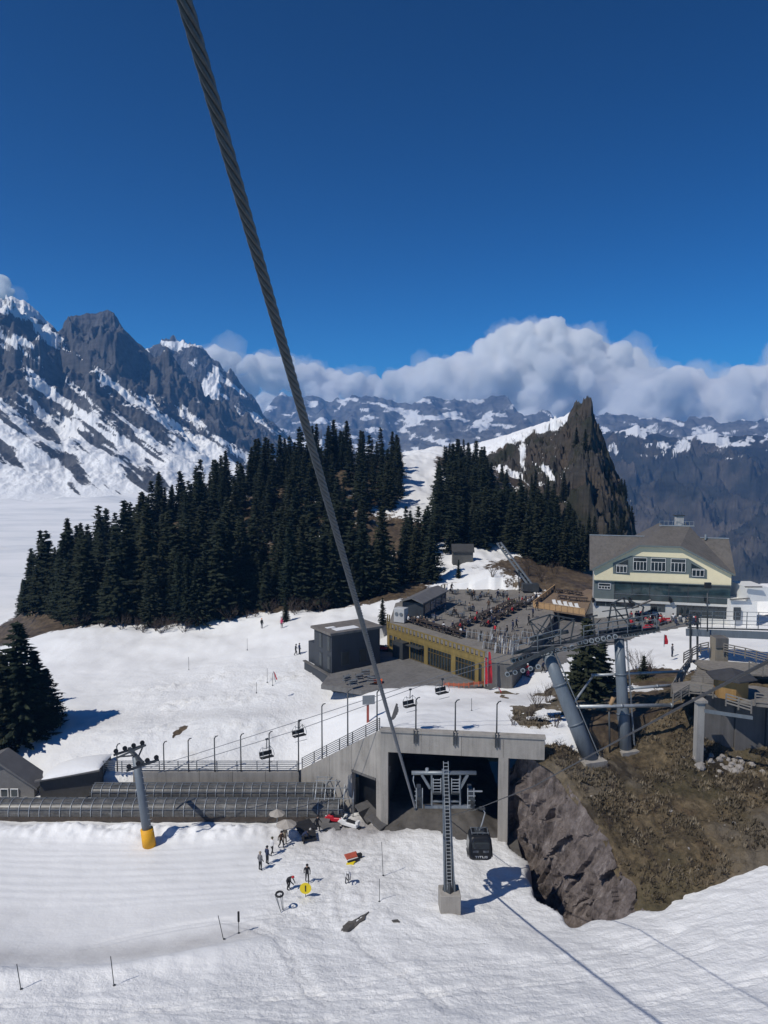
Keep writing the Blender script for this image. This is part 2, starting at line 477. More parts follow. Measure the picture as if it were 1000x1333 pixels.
def foot_x(y): return np.interp(y, [54, 58.5, 62, 66, 70, 74, 75.5, 77.5, 90], [22.3, 19.2, 16.6, 16.0, 15.2, 14.0, 13.1, 12.9, 12.9]) + .4 * fbm2(np.asarray(y, float) * .4, np.asarray(y, float) * 0 + 8.3, 3)
def trench(x, y):
    """the gully at the foot of the cliff"""
    cx = 15.3 + (74 - y) * .10 + .6 * np.sin(y * .55)
    w = 2.0 + .25 * np.sin(y * 1.3)
    d = np.where(x < cx, (cx - x) / w, 0)
    return -5.0 * (1 - sstep(.55, 1.05, d)) * (1 - sstep(.3, 2.2, x - crest_x(y))) * sstep(59.0, 61.8, y + .5 * np.sin(x * 1.7))
def low(x, y):
    x = np.asarray(x, float); y = np.asarray(y, float)
    return low_rbf(x, y) + trench(x, y)
def low_detail(x, y):
    bank = np.exp(-((y - (50.5 + .10 * (x + 25) + .012 * (x + 25) ** 2 * (x > -25))) / 1.5) ** 2) * .85 * (1 - sstep(-14, -4, x))
    n = fbm2(x * .16, y * .16, 3) * .22 + fbm2(x * .8 + 3, y * .8, 3) * .055 + fbm2(x * .5 + 9, y * 1.6, 3) * .05
    groom = (1 - sstep(-12, -5, x)) * sstep(52, 54, y) * (1 - sstep(72, 75, y))
    n = n * (1 - .75 * groom)
    grooves = np.sin((y - .0045 * (x + 30) ** 2) * 5.2 + fbm2(x * .05, y * .3, 2) * 2.5) * .028 * sstep(61, 64, y) * groom
    steps = ridged2(x * .9, y * .9, 4, .6) * .085 * sstep(-14, -8, x) * (1 - sstep(-1, 3, x)) * sstep(56, 60, y)
    trk = 0.0
    for x0, y0, x1, y1, bend, off in ((-6, 43, 26, 53, 1.2, .35), (-10, 46, 24, 55.5, 1.0, .3), (4, 41, 34, 48, .8, .35), (-28, 46.5, -2, 45, .8, .3), (-20, 44, 8, 49.5, 1.6, .35), (-14, 60, -2, 47, 1.5, .3), (-4, 66, 3, 44, -1.2, .3), (-24, 56, -6, 62, .8, .3)):
        u = ((x - x0) * (x1 - x0) + (y - y0) * (y1 - y0)) / ((x1 - x0) ** 2 + (y1 - y0) ** 2)
        Lq = math.hypot(x1 - x0, y1 - y0)
        dq = ((x - x0) * (y1 - y0) - (y - y0) * (x1 - x0)) / Lq + bend * np.sin(u * 5.0)
        inside_ = sstep(-.02, .06, u) * (1 - sstep(.94, 1.02, u))
        trk = trk - inside_ * .12 * (np.exp(-((dq - off) / .2) ** 2) + np.exp(-((dq + off) / .2) ** 2)) + inside_ * .04 * np.exp(-((dq - off * 2.3) / .35) ** 2)
    n = n + trk
    pile = .75 * np.exp(-(((x + 17) / 14) ** 2 + ((y - 75.4) / 1.3) ** 2)) + 0.6 * np.exp(-(((x + 34) / 9) ** 2 + ((y - 75.6) / 1.2) ** 2))
    return n + bank + grooves + steps + pile * (1 + .5 * fbm2(x, y, 3))
def low_full(x, y): return low(x, y) + low_detail(np.asarray(x, float), np.asarray(y, float))
xs = np.concatenate([np.arange(-90, -44, 1.2), np.arange(-44, 34, .24), np.arange(34, 90, 1.2)])
ys = np.concatenate([np.arange(22, 40, 1.0), np.arange(40, 80, .22), np.arange(80, 92, .8)])
XX, YY = np.meshgrid(xs, ys)
ZZ = low_full(XX, YY)
dirt = np.exp(-(((XX + 2) / 4.5) ** 2 + ((YY - 77) / 2.5) ** 2)) * .9 + .5 * np.exp(-(((XX + 8) / 7) ** 2 + ((YY - 74.5) / 3.5) ** 2)) + .22 * np.exp(-(((XX + 3) / 6) ** 2 + ((YY - 67) / 6) ** 2)) \
    + .9 * np.exp(-(((XX - 8) / 6) ** 2 + ((YY - 79) / 3.2) ** 2)) + np.exp(-(((XX - 15.5) / 2.0) ** 2)) * sstep(62, 66, YY) * 1.3 \
    + .5 * np.exp(-((YY - (54.5 + .08 * (XX + 25) + .009 * (XX + 25) ** 2 * (XX > -25))) / 1.9) ** 2) * (1 - sstep(-13, -6, XX)) \
    + .16 * np.exp(-((YY - 60 - .1 * (XX + 25)) / 3.0) ** 2) * (1 - sstep(-12, -5, XX)) + .18 * np.clip(fbm2(XX * .07, YY * .07, 4), 0, 1)
rough = sstep(-13, -8, XX) * .8 + (1 - sstep(49, 53, YY)) * .7
snow_field = grid_mesh('snow_field', XX, YY, ZZ, SNOW, dict(dirt=np.clip(dirt, 0, 1), rough=np.clip(rough, 0, 1)), kind='structure')

up_ctrl = [(0, 77.4, 10.2), (7, 76.4, 10.1), (16, 76, 9.9), (-3, 79.6, 8.4), (-6, 82.3, 5.6), (-10, 85.3, 2.4), (-20, 85.2, 2.3), (-29, 84.8, 2.2), (-45, 84, 1.5),
           (-70, 84, .5), (-120, 90, -3), on(300, 950, 5), on(200, 960, 4.2), on(100, 950, 4), on(230, 945, 4.6), on(20, 960, 3.8), on(398, 897, 6.6), on(432, 905, 6.4),
           on(480, 905, 8.2), on(630, 893, 8.9), on(505, 862, 8.9), on(720, 900, 9.6), on(680, 880, 9.2), on(600, 930, 10), on(330, 870, 6.5), on(200, 880, 5), on(100, 860, 5),
           on(250, 830, 6.5), on(80, 825, 6), on(340, 805, 9), on(400, 800, 9.5), on(430, 830, 9),
           on(770, 808, 10.9), on(950, 808, 11), on(850, 860, 11.3), on(800, 850, 11), on(1000, 850, 12), (70, 130, 11), (90, 120, 10), (75, 100, 12), (60, 80, 12),
           (75, 150, 4), (110, 140, -10), (120, 200, -60), (90, 175, -25), (160, 120, -40), (200, 200, -120), (200, 330, -160),
           at(600, 757, 150), at(650, 742, 155), at(690, 755, 150), (10, 130, 10.5), (25, 130, 10.5), (5, 150, 13),
           at(110, 745, 178), at(200, 690, 205), at(200, 765, 165), at(60, 778, 170), at(300, 645, 235), at(300, 728, 178), at(380, 618, 248), at(380, 722, 178), at(450, 610, 252), at(450, 712, 182), at(420, 770, 155), at(300, 775, 155),
           at(545, 652, 225), at(545, 590, 300), at(500, 618, 250), at(500, 690, 198), at(520, 752, 165), at(600, 690, 200), at(605, 632, 255), at(680, 690, 230), at(700, 725, 200), at(760, 735, 190),
           at(640, 612, 300), at(700, 640, 300), at(420, 632, 300), at(300, 690, 300), at(480, 605, 380), at(600, 585, 380),
           (-134, 262, -14.5), (-70, 300, -13), (-110, 220, -9), (-95, 190, -4), (-82, 165, 1), (-160, 200, -12), (-220, 180, -13), (-220, 280, -16), (-40, 340, -8), (-100, 340, -16),
           (-60, 420, -16), (0, 430, 15), (60, 430, 30), (-200, 420, -17), (140, 430, -80)]
up_rbf = rbf(up_ctrl, 5)
def up(x, y): return up_rbf(x, y)
def up_detail(x, y):
    far = sstep(110, 170, y)
    lumps = sstep(-44, -30, x) * (1 - sstep(-13, -8, x)) * (1 - sstep(108, 118, y)) * np.clip(.35 + fbm2(x * .12 + 5, y * .2, 3), 0, 1)
    return fbm2(x * .1, y * .1, 4) * (.3 + .9 * far) + fbm2(x * .9, y * .9, 3) * .07 + lumps * (np.abs(fbm2(x * .75, y * .75, 4, .6)) * .75)
def up_full(x, y): return up(x, y) + up_detail(np.asarray(x, float), np.asarray(y, float))
def wall_y(x):
    """front edge of the upper snow, just behind the retaining wall"""
    return np.interp(x, [-300, -45, -29, -10, -6, -3, 0, 7, 16, 22, 34, 60, 200], [84, 84, 84.9, 85.5, 82.6, 79.9, 77.6, 76.6, 76.2, 78, 84, 84, 84])
xs = np.concatenate([np.arange(-280, -60, 4), np.arange(-60, 40, .5), np.arange(40, 80, 1.0), np.arange(80, 210, 5)])
ts = np.concatenate([np.arange(0, 34, .45) / 345, np.arange(34, 100, 1.0) / 345, np.arange(100, 346, 2.6) / 345, [1.0]])
XX = np.repeat(xs[None], len(ts), 0); W0 = wall_y(XX)
YY = W0 + (432 - W0) * ts[:, None]
ZZ = up_full(XX, YY)
ZZ[0] = np.where((XX[0] > -6) & (XX[0] < 17), ZZ[0], ZZ[0] - 5)
PXu = 500 + FPX * XX / (YY * math.cos(PITCH) - (ZZ - CAMZ) * math.sin(PITCH))
PYu = 666.5 - FPX * (YY * math.sin(PITCH) + (ZZ - CAMZ) * math.cos(PITCH)) / (YY * math.cos(PITCH) - (ZZ - CAMZ) * math.sin(PITCH))
forest = sstep(136, 146, YY + 3 * fbm2(XX * .1, YY * .1, 2)) * (1 - sstep(330, 400, YY)) * sstep(-125, -90, XX)
piste = np.exp(-((PXu - 546) / 26) ** 2) * sstep(200, 215, YY)
bare = forest * (.80 + .4 * fbm2(XX * .035, YY * .035, 4)) - piste * .9
bare = bare - .5 * (1 - sstep(205, 280, YY)) * np.exp(-((PXu - 620) / 70) ** 2) * sstep(142, 150, YY)
road = np.exp(-(((PXu - 850) / 60) ** 2 + ((PYu - 878) / 14) ** 2)) * .8 * (YY < 120)
bare = np.clip(bare, 0, 1) + road + .75 * sstep(18, 23, XX) * (1 - sstep(90, 97, YY + 4 * fbm2(XX * .15, YY * .15, 3))) + .9 * np.exp(-((((PXu - 234) + (PYu - 952) * .9 + 6 * fbm2(XX * .8, YY * .8, 3)) / 6) ** 2 + ((PYu - 952) / 11) ** 2)) * (YY < 120)
upattr = dict(dirt=np.clip(.25 * np.clip(fbm2(XX * .06, YY * .12, 4), 0, 1) + .3 * np.exp(-((PYu - 935 + (PXu - 200) * .05) / 9) ** 2) * (YY < 120), 0, 1),
              rough=np.clip(sstep(-44, -30, XX) * (1 - sstep(-12, -6, XX)) * (1 - sstep(112, 120, YY)), 0, 1), bare=bare)
def inside(X, Y, poly):
    r = np.zeros(X.shape, bool); n = len(poly)
    for i in range(n):
        x0, y0 = poly[i][0], poly[i][1]; x1, y1 = poly[(i + 1) % n][0], poly[(i + 1) % n][1]
        c = ((y0 > Y) != (y1 > Y)) & (X < (x1 - x0) * (Y - y0) / (y1 - y0 + 1e-9) + x0); r ^= c
    return r
yard_poly = [on(418, 892, 8.6), on(470, 900, 8.6), on(555, 894, 9.1), on(600, 893, 9.1), on(630, 893, 9.1), on(720, 800, 12.5), on(690, 768, 12.5), on(560, 768, 12.5), on(500, 800, 12), on(470, 836, 9), on(425, 876, 8.6)]
ZZ = np.where(inside(XX, YY, yard_poly), np.minimum(ZZ, 8.35), ZZ)
snow_slope = grid_mesh('snow_slope', XX, YY, ZZ, SLOPE, upattr, kind='structure')

# dry grassy hillside on the right with its cliff
hill_ctrl = [(16.4, 77.5, 8.9), (17.6, 74, 7.9), (19, 70, 6.6), (20.2, 66, 4.9), (21.2, 62, 3.0), (22.2, 58.5, 1.7), (24, 55, .8),
             at(765, 990, 77), at(815, 977, 80), at(905, 992, 77), at(850, 1000, 77), at(1000, 1000, 78), at(960, 1005, 77), (26, 84, 10.2), (34, 84, 10.4), (45, 84, 10.6), (60, 86, 11.5),
             (25, 66, 5.0), (32, 66, 5.6), (40, 68, 6.6), on(820, 1195, 1.6), on(900, 1172, 2.7), on(1000, 1132, 4.7), (45, 60, 6.0), (60, 66, 8), (26, 56, 1.4), (40, 52, 4.6), (20, 82, 9.6), (30, 94, 10.9), (60, 96, 11.6), (20, 94, 9.3)]
hill_rbf = rbf(hill_ctrl, 3)
def hill(x, y): return hill_rbf(x, y)
ys = np.arange(53, 95, .3); us = np.linspace(0, 1, 150) ** 1.25
CX = crest_x(ys)[:, None]
XX = CX - .35 + (64 - CX + .35) * us[None]; YY = np.repeat(ys[:, None], len(us), 1)
nz = fbm2(XX * .3, YY * .3, 4) * .45 + ridged2(XX * .6, YY * .6, 3) * .16 + fbm2(XX * 1.9, YY * 1.9, 3) * .12
ZZ = hill(XX, YY) + nz * sstep(0, .03, us)[None] + .12 - .55 * (1 - sstep(0, .012, us))[None]
ZZ = np.where(YY > 84, np.minimum(ZZ, up(XX, YY) - .15 + .5 * fbm2(XX * .25, YY * .25, 3) + 1.2 * (1 - sstep(84, 90, YY))), ZZ)
hillside = grid_mesh('grassy_hillside', XX, YY, ZZ, TURF, kind='structure')
ys = np.arange(54, 80.2, .16); vs = np.linspace(0, 1, 90)
YY = np.repeat(ys[:, None], len(vs), 1); V = np.repeat(vs[None], len(ys), 0)
zt = hill(crest_x(ys), ys)[:, None]; zb = (-6.0 + .0 * ys)[:, None]
XX = foot_x(ys)[:, None] + (crest_x(ys) - foot_x(ys))[:, None] * (V ** 1.15)
ZZ = zb + (zt - zb) * V
env = np.sin(np.pi * np.clip(V * .96 + .02, 0, 1)) ** .4
d = (ridged2(YY * .30 + ZZ * .07, ZZ * .05 + 4, 5, .55) * .95 + fbm3(XX * .4, YY * .6, ZZ * .22, 5, .6) * .75 + np.abs(fbm2(YY * .8 + ZZ * .22, ZZ * .12, 4)) * .8) * env
steps = np.floor((YY * .8 + ZZ * .55 + fbm2(YY * .2, ZZ * .2, 3) * 2) / 1.7) % 3 * .28 * env
rq = np.random.RandomState(12)
cy_ = rq.uniform(53, 81, 110); cz_ = rq.uniform(-6, 11, 110); co_ = rq.uniform(-.75, .75, 110); ca_ = rq.uniform(-.35, .35, 110); cb_ = rq.uniform(-.22, .22, 110)
wy = YY + .5 * fbm2(YY * .4, ZZ * .4, 3); wz_ = ZZ + .8 * fbm2(YY * .4 + 7, ZZ * .3, 3)
D2 = (wy[..., None] - cy_ + (wz_[..., None] - cz_) * .25) ** 2 + ((wz_[..., None] - cz_) * .42) ** 2
ci = D2.argmin(-1)
facet = (co_[ci] + ca_[ci] * (wy - cy_[ci]) + cb_[ci] * (wz_ - cz_[ci])) * env
d = d * .35 + facet * .95
XX = XX - d * .9 - steps * .6 + .45 * env; YY = YY - d * .55
cliff = grid_mesh('rock_cliff', XX, YY, ZZ, CLIFF, kind='structure', smooth=False)

# frozen lake and the ground that runs on to the horizon
lk = NT('lake_snow'); _p = lk.pos()
lk.set(lk.ramp(lk.noise(lk.mapv(_p, (1, 2.5, 1)), .012, 6, .65), [(.32, (.60, .63, .66)), (.5, (.80, .81, .81)), (.65, (.86, .86, .86))]), .6, spec=.2)
xs = np.linspace(-1500, 60, 60); ys = np.linspace(230, 1000, 50)
XX, YY = np.meshgrid(xs, ys)
grid_mesh('frozen_lake', XX, YY, np.full_like(XX, -15.0) + fbm2(XX * .01, YY * .01, 3) * .35 + 9 * sstep(640, 900, YY + 60 * fbm2(XX * .006, YY * .006, 3)) * np.clip(.4 + fbm2(XX * .012, YY * .02, 4), 0, 1), lk.m, kind='structure')
xs = np.linspace(-7300, 7300, 80); ys = np.linspace(-1900, 6400, 80)
XX, YY = np.meshgrid(xs, ys)
ZZ = -330 + fbm2(XX * .0006, YY * .0006, 4) * 120 - sstep(-2000, 3000, XX) * 350
vg = NT('valley_ground'); _p = vg.pos()
vg.set(vg.ramp(vg.noise(_p, .004, 6, .65), [(.4, (.045, .05, .032)), (.6, (.09, .085, .06)), (.72, (.5, .52, .54))]), .9, spec=.1)
grid_mesh('valley_ground', XX, YY, ZZ, vg.m, kind='structure')

# ------------------------------------------------------------------ mountains
def mountain(name, sky_px, y_ridge, y_foot, z_foot, cols, rows, prof, disp, snowf, mat, jag=1.5, back=700, col_pad=0, seed=0.0):
    px = np.linspace(sky_px[0][0], sky_px[-1][0], cols)
    sk = np.interp(px, [p[0] for p in sky_px], [p[1] for p in sky_px]) + jag * fbm2(px * .07 + seed, px * 0 + 2.7 + seed, 5, .6)
    yr = np.interp(px, [p[0] for p in y_ridge], [p[1] for p in y_ridge]) if hasattr(y_ridge, '__len__') else np.full(cols, y_ridge)
    yf = np.interp(px, [p[0] for p in y_foot], [p[1] for p in y_foot]) if hasattr(y_foot, '__len__') else np.full(cols, y_foot)
    zf = np.interp(px, [p[0] for p in z_foot], [p[1] for p in z_foot]) if hasattr(z_foot, '__len__') else np.full(cols, z_foot)
    R = [at(a, b, c) for a, b, c in zip(px, sk, yr)]
    k = np.array([r.x / r.y for r in R]); zr = np.array([r.z for r in R])
    s = np.linspace(0, 1, rows)[:, None]
    Y = yf + (yr - yf) * s; X = k * Y
    Zm = zf + (zr - zf) * prof(s, px[None])
    Zm = Zm + disp(X, Y, Zm, s, px[None])
    bs = np.linspace(0, 1, 8)[1:, None]
    Yb = yr + back * bs; Xb = k * Yb; Zb = zr - (zr - zf) * bs * .9
    X = np.concatenate([X, Xb]); Y = np.concatenate([Y, Yb]); Z2 = np.concatenate([Zm, Zb])
    S = np.concatenate([s, 1 + bs]) * np.ones_like(X)
    dzr = np.gradient(Z2, axis=0) / np.gradient(Y, axis=0)
    dzc = np.gradient(Z2, axis=1) / np.maximum(np.abs(np.gradient(X, axis=1)), 1e-3)
    slope = np.sqrt(dzr ** 2 + dzc ** 2)
    D = Y * math.cos(PITCH) - (Z2 - CAMZ) * math.sin(PITCH)
    PY = 666.5 - FPX * (Y * math.sin(PITCH) + (Z2 - CAMZ) * math.cos(PITCH)) / D
    sn = snowf(X, Y, Z2, S, slope, px[None] + 0 * X, PY)
    o = grid_mesh(name, X, Y, Z2, mat, dict(snow=sn), kind='structure')
    return o

# the long wall over the lake, left
skyA = [(-160, 330), (-60, 372), (0, 392), (14, 386), (28, 389), (50, 405), (70, 426), (79, 437), (83, 421), (92, 411), (112, 408), (126, 406), (136, 403), (149, 412), (160, 428), (185, 450),
        (205, 468), (225, 492), (262, 520), (300, 548), (340, 582), (400, 612), (470, 640)]
def profA(s, px):
    a = np.clip(s / .62, 0, 1); b = np.clip((s - .62) / .38, 0, 1)
    return .50 * a ** 1.25 + .50 * b ** .8
def dispA(X, Y, Z, s, px):
    env = sstep(0, .12, s) * (1 - sstep(.86, 1.0, s))
    t = Z * .9 + X * .38 + fbm2(X * .002, Y * .002, 3) * 90
    per = 62.0
    fr = (t / per) % 1.0
    ledge = (sstep(.55, .95, fr) - fr) * per * .75
    gul = ridged2(X * .0042 + .0012 * Y, Y * .0009, 5, .55) * 34
    return env * (ledge * sstep(.1, .4, s) + gul * (.12 + 1.1 * sstep(.25, .8, s)) + fbm2(X * .012, Y * .006, 6, .6) * (8 + 18 * sstep(.2, .7, s)))
def snowA(X, Y, Z, S, slope, px, py):
    u = px * .80 + py * .60; v = -px * .60 + py * .80          # along and across the dip of the beds
    band = fbm2(u * .0085, v * .05 + 3, 4, .6)
    fine = fbm2(u * .03, v * .17, 5, .6)
    line = 436 + .50 * (px - 60)                                # foot of the bare upper wall
    wallm = 1 - sstep(-14, 16, py - line + 14 * fbm2(px * .02, py * .02, 3))
    wallm = wallm * sstep(72, 90, px)
    apron = sstep(565, 645, py + 18 * fbm2(px * .02, py * .02, 3))
    big = fbm2(px * .011 + 7, py * .011, 3)
    sn = .43 + .62 * band + .22 * fine + .46 * big - .16 * np.clip(slope - .9, -1, 2) + .42 * apron - .85 * wallm
    sn = sn + .3 * np.exp(-((py - line - 8) / 6) ** 2) * (px < 200)
    return np.where(S > 1, .6, sn)
mountain('mountain_wall', skyA, [(-160, 1700), (0, 1800), (140, 2000), (340, 2250), (470, 2300)], [(-160, 760), (250, 880), (470, 1100)], -17, 560, 300, profA, dispA, snowA, ROCK_FAR, jag=2.2)
skyB = [(150, 470), (190, 460), (200, 449), (215, 446), (238, 447), (252, 456), (268, 462), (276, 470), (285, 474), (290, 486), (302, 488), (310, 505), (320, 516), (332, 530), (342, 545), (352, 560), (380, 590), (420, 620)]
def profB(s, px): return .35 * s + .65 * s ** 1.6
def dispB(X, Y, Z, s, px):
    env = sstep(0, .1, s) * (1 - sstep(.9, 1.0, s))
    return env * (ridged2(X * .005, Y * .0012, 5, .55) * 40 + fbm2(X * .012, Y * .006, 5, .55) * 22)
def snowB(X, Y, Z, S, slope, px, py):
    u = px * .80 + py * .60; v = -px * .60 + py * .80
    sn = .22 + .5 * fbm2(u * .02, v * .07, 4, .6) + .3 * fbm2(px * .05, py * .05, 3)
    sn = sn + .8 * np.exp(-(((px - 276) / 13) ** 2 + ((py - 508) / 20) ** 2)) + .45 * np.exp(-((py - 450) / 5) ** 2) + .55 * np.exp(-((v - (-px * 0 - 0 + 255)) / 5) ** 2) * (px > 225)
    return np.where(S > 1, .6, sn)
mountain('mountain_shoulder', skyB, 2900, 2350, 40, 300, 160, profB, dispB, snowB, ROCK_FAR, jag=.6, seed=4.0)
skyC = [(300, 560), (340, 545), (352, 536), (372, 528), (392, 518), (402, 515), (418, 518), (430, 526), (447, 523), (470, 528), (500, 524), (525, 527), (545, 523), (560, 527), (585, 528), (598, 525), (622, 522), (650, 522), (660, 530), (668, 541), (690, 542), (720, 548), (780, 552), (900, 556), (1100, 560)]
def profC(s, px): return .25 * s + .75 * s ** 1.4
def dispC(X, Y, Z, s, px):
    env = sstep(0, .1, s) * (1 - sstep(.92, 1.0, s))
    return env * (ridged2(X * .0016, Y * .0005, 5, .55) * 70 + fbm2(X * .005, Y * .003, 5, .55) * 40)
def snowC(X, Y, Z, S, slope, px, py):
    sn = .20 + .75 * fbm2(px * .03 + py * .05, py * .08 - px * .02, 5, .6) + .4 * np.exp(-((px - 545) / 30) ** 2 - ((py - 545) / 16) ** 2) + .45 * np.exp(-((px - 625) / 22) ** 2 - ((py - 550) / 9) ** 2) + .35 * sstep(560, 590, py) * (px < 480)
    return np.where(S > 1, .6, sn)
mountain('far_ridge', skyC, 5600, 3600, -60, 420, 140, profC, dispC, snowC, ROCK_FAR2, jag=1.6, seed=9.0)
skyD = [(700, 575), (760, 572), (790, 562), (812, 560), (830, 553), (840, 556), (860, 566), (885, 572), (905, 566), (930, 563), (950, 568), (975, 566), (1000, 570), (1060, 560), (1200, 570)]
def profD(s, px):
    return .62 * s ** .9 + .38 * s ** 3
def dispD(X, Y, Z, s, px):
    env = sstep(0, .1, s) * (1 - sstep(.72, 1.0, s))
    t = Z + fbm2(X * .001, Y * .001, 3) * 120
    fr = (t / 150.0) % 1.0
    return env * ((sstep(.5, .95, fr) - fr) * 110 + ridged2(X * .0026 + Y * .001, Y * .0009, 6, .6) * 95 + fbm2(X * .008, Y * .006, 6, .6) * 50)
def snowD(X, Y, Z, S, slope, px, py):
    top = 1 - sstep(8, 55, py - np.interp(px, [p[0] for p in skyD], [p[1] for p in skyD]))
    sn = .05 + .62 * top * (.6 + fbm2(px * .02, py * .06, 4)) + .38 * fbm2(px * .05 + py * .02, py * .05, 5, .65) - .08 * np.clip(slope - .8, -1, 2)
    return np.where(S > 1, .5, sn)
mountain('wooded_mountainside', skyD, [(700, 3600), (1200, 3300)], [(700, 1500), (1200, 1300)], -470, 420, 260, profD, dispD, snowD, ROCK_WOOD, jag=1.4, seed=14.0)

# the near crag
skyE = [(520, 612), (560, 596), (600, 582), (630, 574), (660, 566), (690, 556), (715, 548), (735, 541), (742, 536), (747, 529), (756, 525), (764, 521), (770, 524), (773, 540), (779, 556), (787, 575), (796, 600), (806, 626), (816, 650), (824, 682), (836, 720), (850, 760), (900, 800)]
SKX = [p[0] for p in skyE]; SKY = [p[1] for p in skyE]
def profE(s, px):
    r = sstep(640, 740, px)
    soft = .45 * s + .55 * s ** 1.5
    hard = .30 * s + .70 * np.clip((s - .10) / .90, 0, 1) ** 1.15
    return soft * (1 - r) + hard * r
def dispE(X, Y, Z, s, px):
    env = sstep(0, .08, s) * (1 - sstep(np.interp(px, [700, 750], [.70, .86]), 1.0, s))
    r = sstep(600, 690, px)
    fr = ((Z + .3 * X + fbm2(X * .03, Y * .03, 3) * 6) / 8.0) % 1
    return env * (r * ((sstep(.45, .9, fr) - fr) * 5.5 + ridged2(X * .045 + .02 * Y, Y * .035, 5, .6) * 6.0 + fbm2(X * .14, Y * .10, 5, .65) * 4.0) + (1 - r) * fbm2(X * .03, Y * .02, 4) * 3.0)
def snowE(X, Y, Z, S, slope, px, py):
    below = py - np.interp(px, SKX, SKY)
    w = np.interp(px, [560, 620, 650, 690, 735, 748], [60, 26, 15, 13, 9, -6])
    base = .18 + .75 * (1 - sstep(w - 5, w + 5, below + 6 * fbm2(px * .05, py * .05, 3)))
    def blob(cx, cy, rx, ry, sl=0.0): return np.exp(-(((px - cx - (py - cy) * sl) / rx) ** 2 + ((py - cy) / ry) ** 2))
    base = base + .9 * blob(654, 622, 24, 15) + .85 * blob(716, 616, 6, 14, .6) + .75 * blob(682, 588, 5, 18) + .6 * blob(718, 556, 10, 4) + .7 * blob(640, 645, 14, 8) + .4 * blob(690, 632, 14, 5)
    base = base - .6 * blob(655, 596, 22, 9) - .5 * blob(700, 576, 24, 6)
    base = base + .40 * (1 - sstep(.35, 1.0, slope)) * (px < 765) * (py < 670)
    base = base + .36 * fbm2(px * .07, py * .07, 5, .6) - .05 * np.clip(slope - 1.2, 0, 3) - .5 * sstep(735, 755, px) - .3 * sstep(645, 690, py)
    return np.where(S > 1, .3, base)
mountain('rocky_crag', skyE, [(520, 430), (700, 410), (765, 385), (800, 360), (850, 330), (900, 300)], [(520, 300), (640, 250), (700, 225), (780, 205), (850, 200), (900, 200)],
         [(520, 20), (640, 16), (700, 6), (760, -4), (900, -40)], 520, 300, profE, dispE, snowE, CRAG, jag=.9, back=120, seed=21.0)

# ------------------------------------------------------------------ trees
def spruce_mesh(seed, h, r, whorls, per, clump, low=.07, droop=.35):
    rg = random.Random(seed)
    vs = []; fs = []
    asym = [rg.uniform(.75, 1.2) for _ in range(12)]
    for i in range(whorls):
        t = (i + rg.random() * .6) / whorls
        z0 = h * (low + (1 - low) * t)
        L0 = r * ((1 - t) ** .82) * (1 if t > .08 else .8) + .12
        n = max(3, int(per * (1 - .45 * t)))
        a0 = rg.random() * 6.28
        for j in range(n):
            a = a0 + 6.283 * j / n + rg.uniform(-.25, .25)
            L = L0 * rg.uniform(.55, 1.12) * asym[int(a / 6.283 * 12) % 12]
            if rg.random() < .10: continue
            zj = rg.uniform(-.75, .75) * h / whorls
            if rg.random() < .06: L *= 1.3
            ca, sa = math.cos(a), math.sin(a)
            k = max(2, int(L / clump * 1.6))
            for q in range(k):
                u = (q + .5 + rg.uniform(-.3, .3)) / k
                d = L * u
                zz = z0 + zj - droop * d * (1 - .35 * u) + .10 * L * u * u
                w = clump * rg.uniform(.55, 1.1) * (1.15 - .55 * u)
                cx, cy = ca * d, sa * d
                tilt = rg.uniform(-.35, .2)
                b = len(vs)
                ll = clump * rg.uniform(.8, 1.35)
                vs += [(cx - sa * w, cy + ca * w, zz - w * .45 + rg.uniform(-.08, .08)), (cx - ca * ll * .4, cy - sa * ll * .4, zz + .1),
                       (cx + sa * w, cy - ca * w, zz - w * .45 + rg.uniform(-.08, .08)), (cx + ca * ll, cy + sa * ll, zz + tilt * ll)]
                fs += [(b, b + 1, b + 3), (b + 1, b + 2, b + 3)]
                if rg.random() < .65:      # hanging twig
                    b = len(vs); dz = clump * rg.uniform(.5, 1.2)
                    e = rg.uniform(-.8, .8)
                    vs += [(cx - ca * .3 * w, cy - sa * .3 * w, zz), (cx + ca * .7 * w, cy + sa * .7 * w, zz - .05), (cx + ca * .2 * w - sa * e * w, cy + sa * .2 * w + ca * e * w, zz - dz)]
                    fs += [(b, b + 1, b + 2)]
    # leader shoot
    for q in range(5):
        b = len(vs); a = q * 2.4; zz = h * (1.0 - .012 * q)
        vs += [(0, 0, zz + h * .02), (math.cos(a) * .16, math.sin(a) * .16, zz - .3), (-math.sin(a) * .16, math.cos(a) * .16, zz - .35)]
        fs += [(b, b + 1, b + 2)]
    me = bpy.data.meshes.new('crown'); me.from_pydata(vs, [], fs); me.materials.append(NEEDLE)
    tr = MB(); bend = rg.uniform(-.02, .02)
    tr.tube([(bend * h * (k / 6) ** 2, 0, h * .97 * k / 6 - (.5 if k == 0 else 0)) for k in range(7)], [h * .016 * (1 - .14 * k) for k in range(7)], 7)
    return me, tr
def spruce_proto(seed, h, r, whorls, per, clump, name='spruce_tree', **kw):
    me, tr = spruce_mesh(seed, h, r, whorls, per, clump, **kw)
    root = thing(name, 'spruce', 'tree', local=True)
    c = bpy.data.objects.new('crown', me); COL.objects.link(c); c.parent = root
    tr.build('trunk', BARK, root, True)
    return root
rg = random.Random(11)
PROTO = [spruce_proto(s, 20, r, 44, 10, .72) for s, r in ((1, 4.3), (2, 3.8), (3, 4.7), (4, 3.4), (5, 4.1))]
tree_spots = []
def ground_top(x, y): return float(up_full(np.array([x]), np.array([y]))[0])
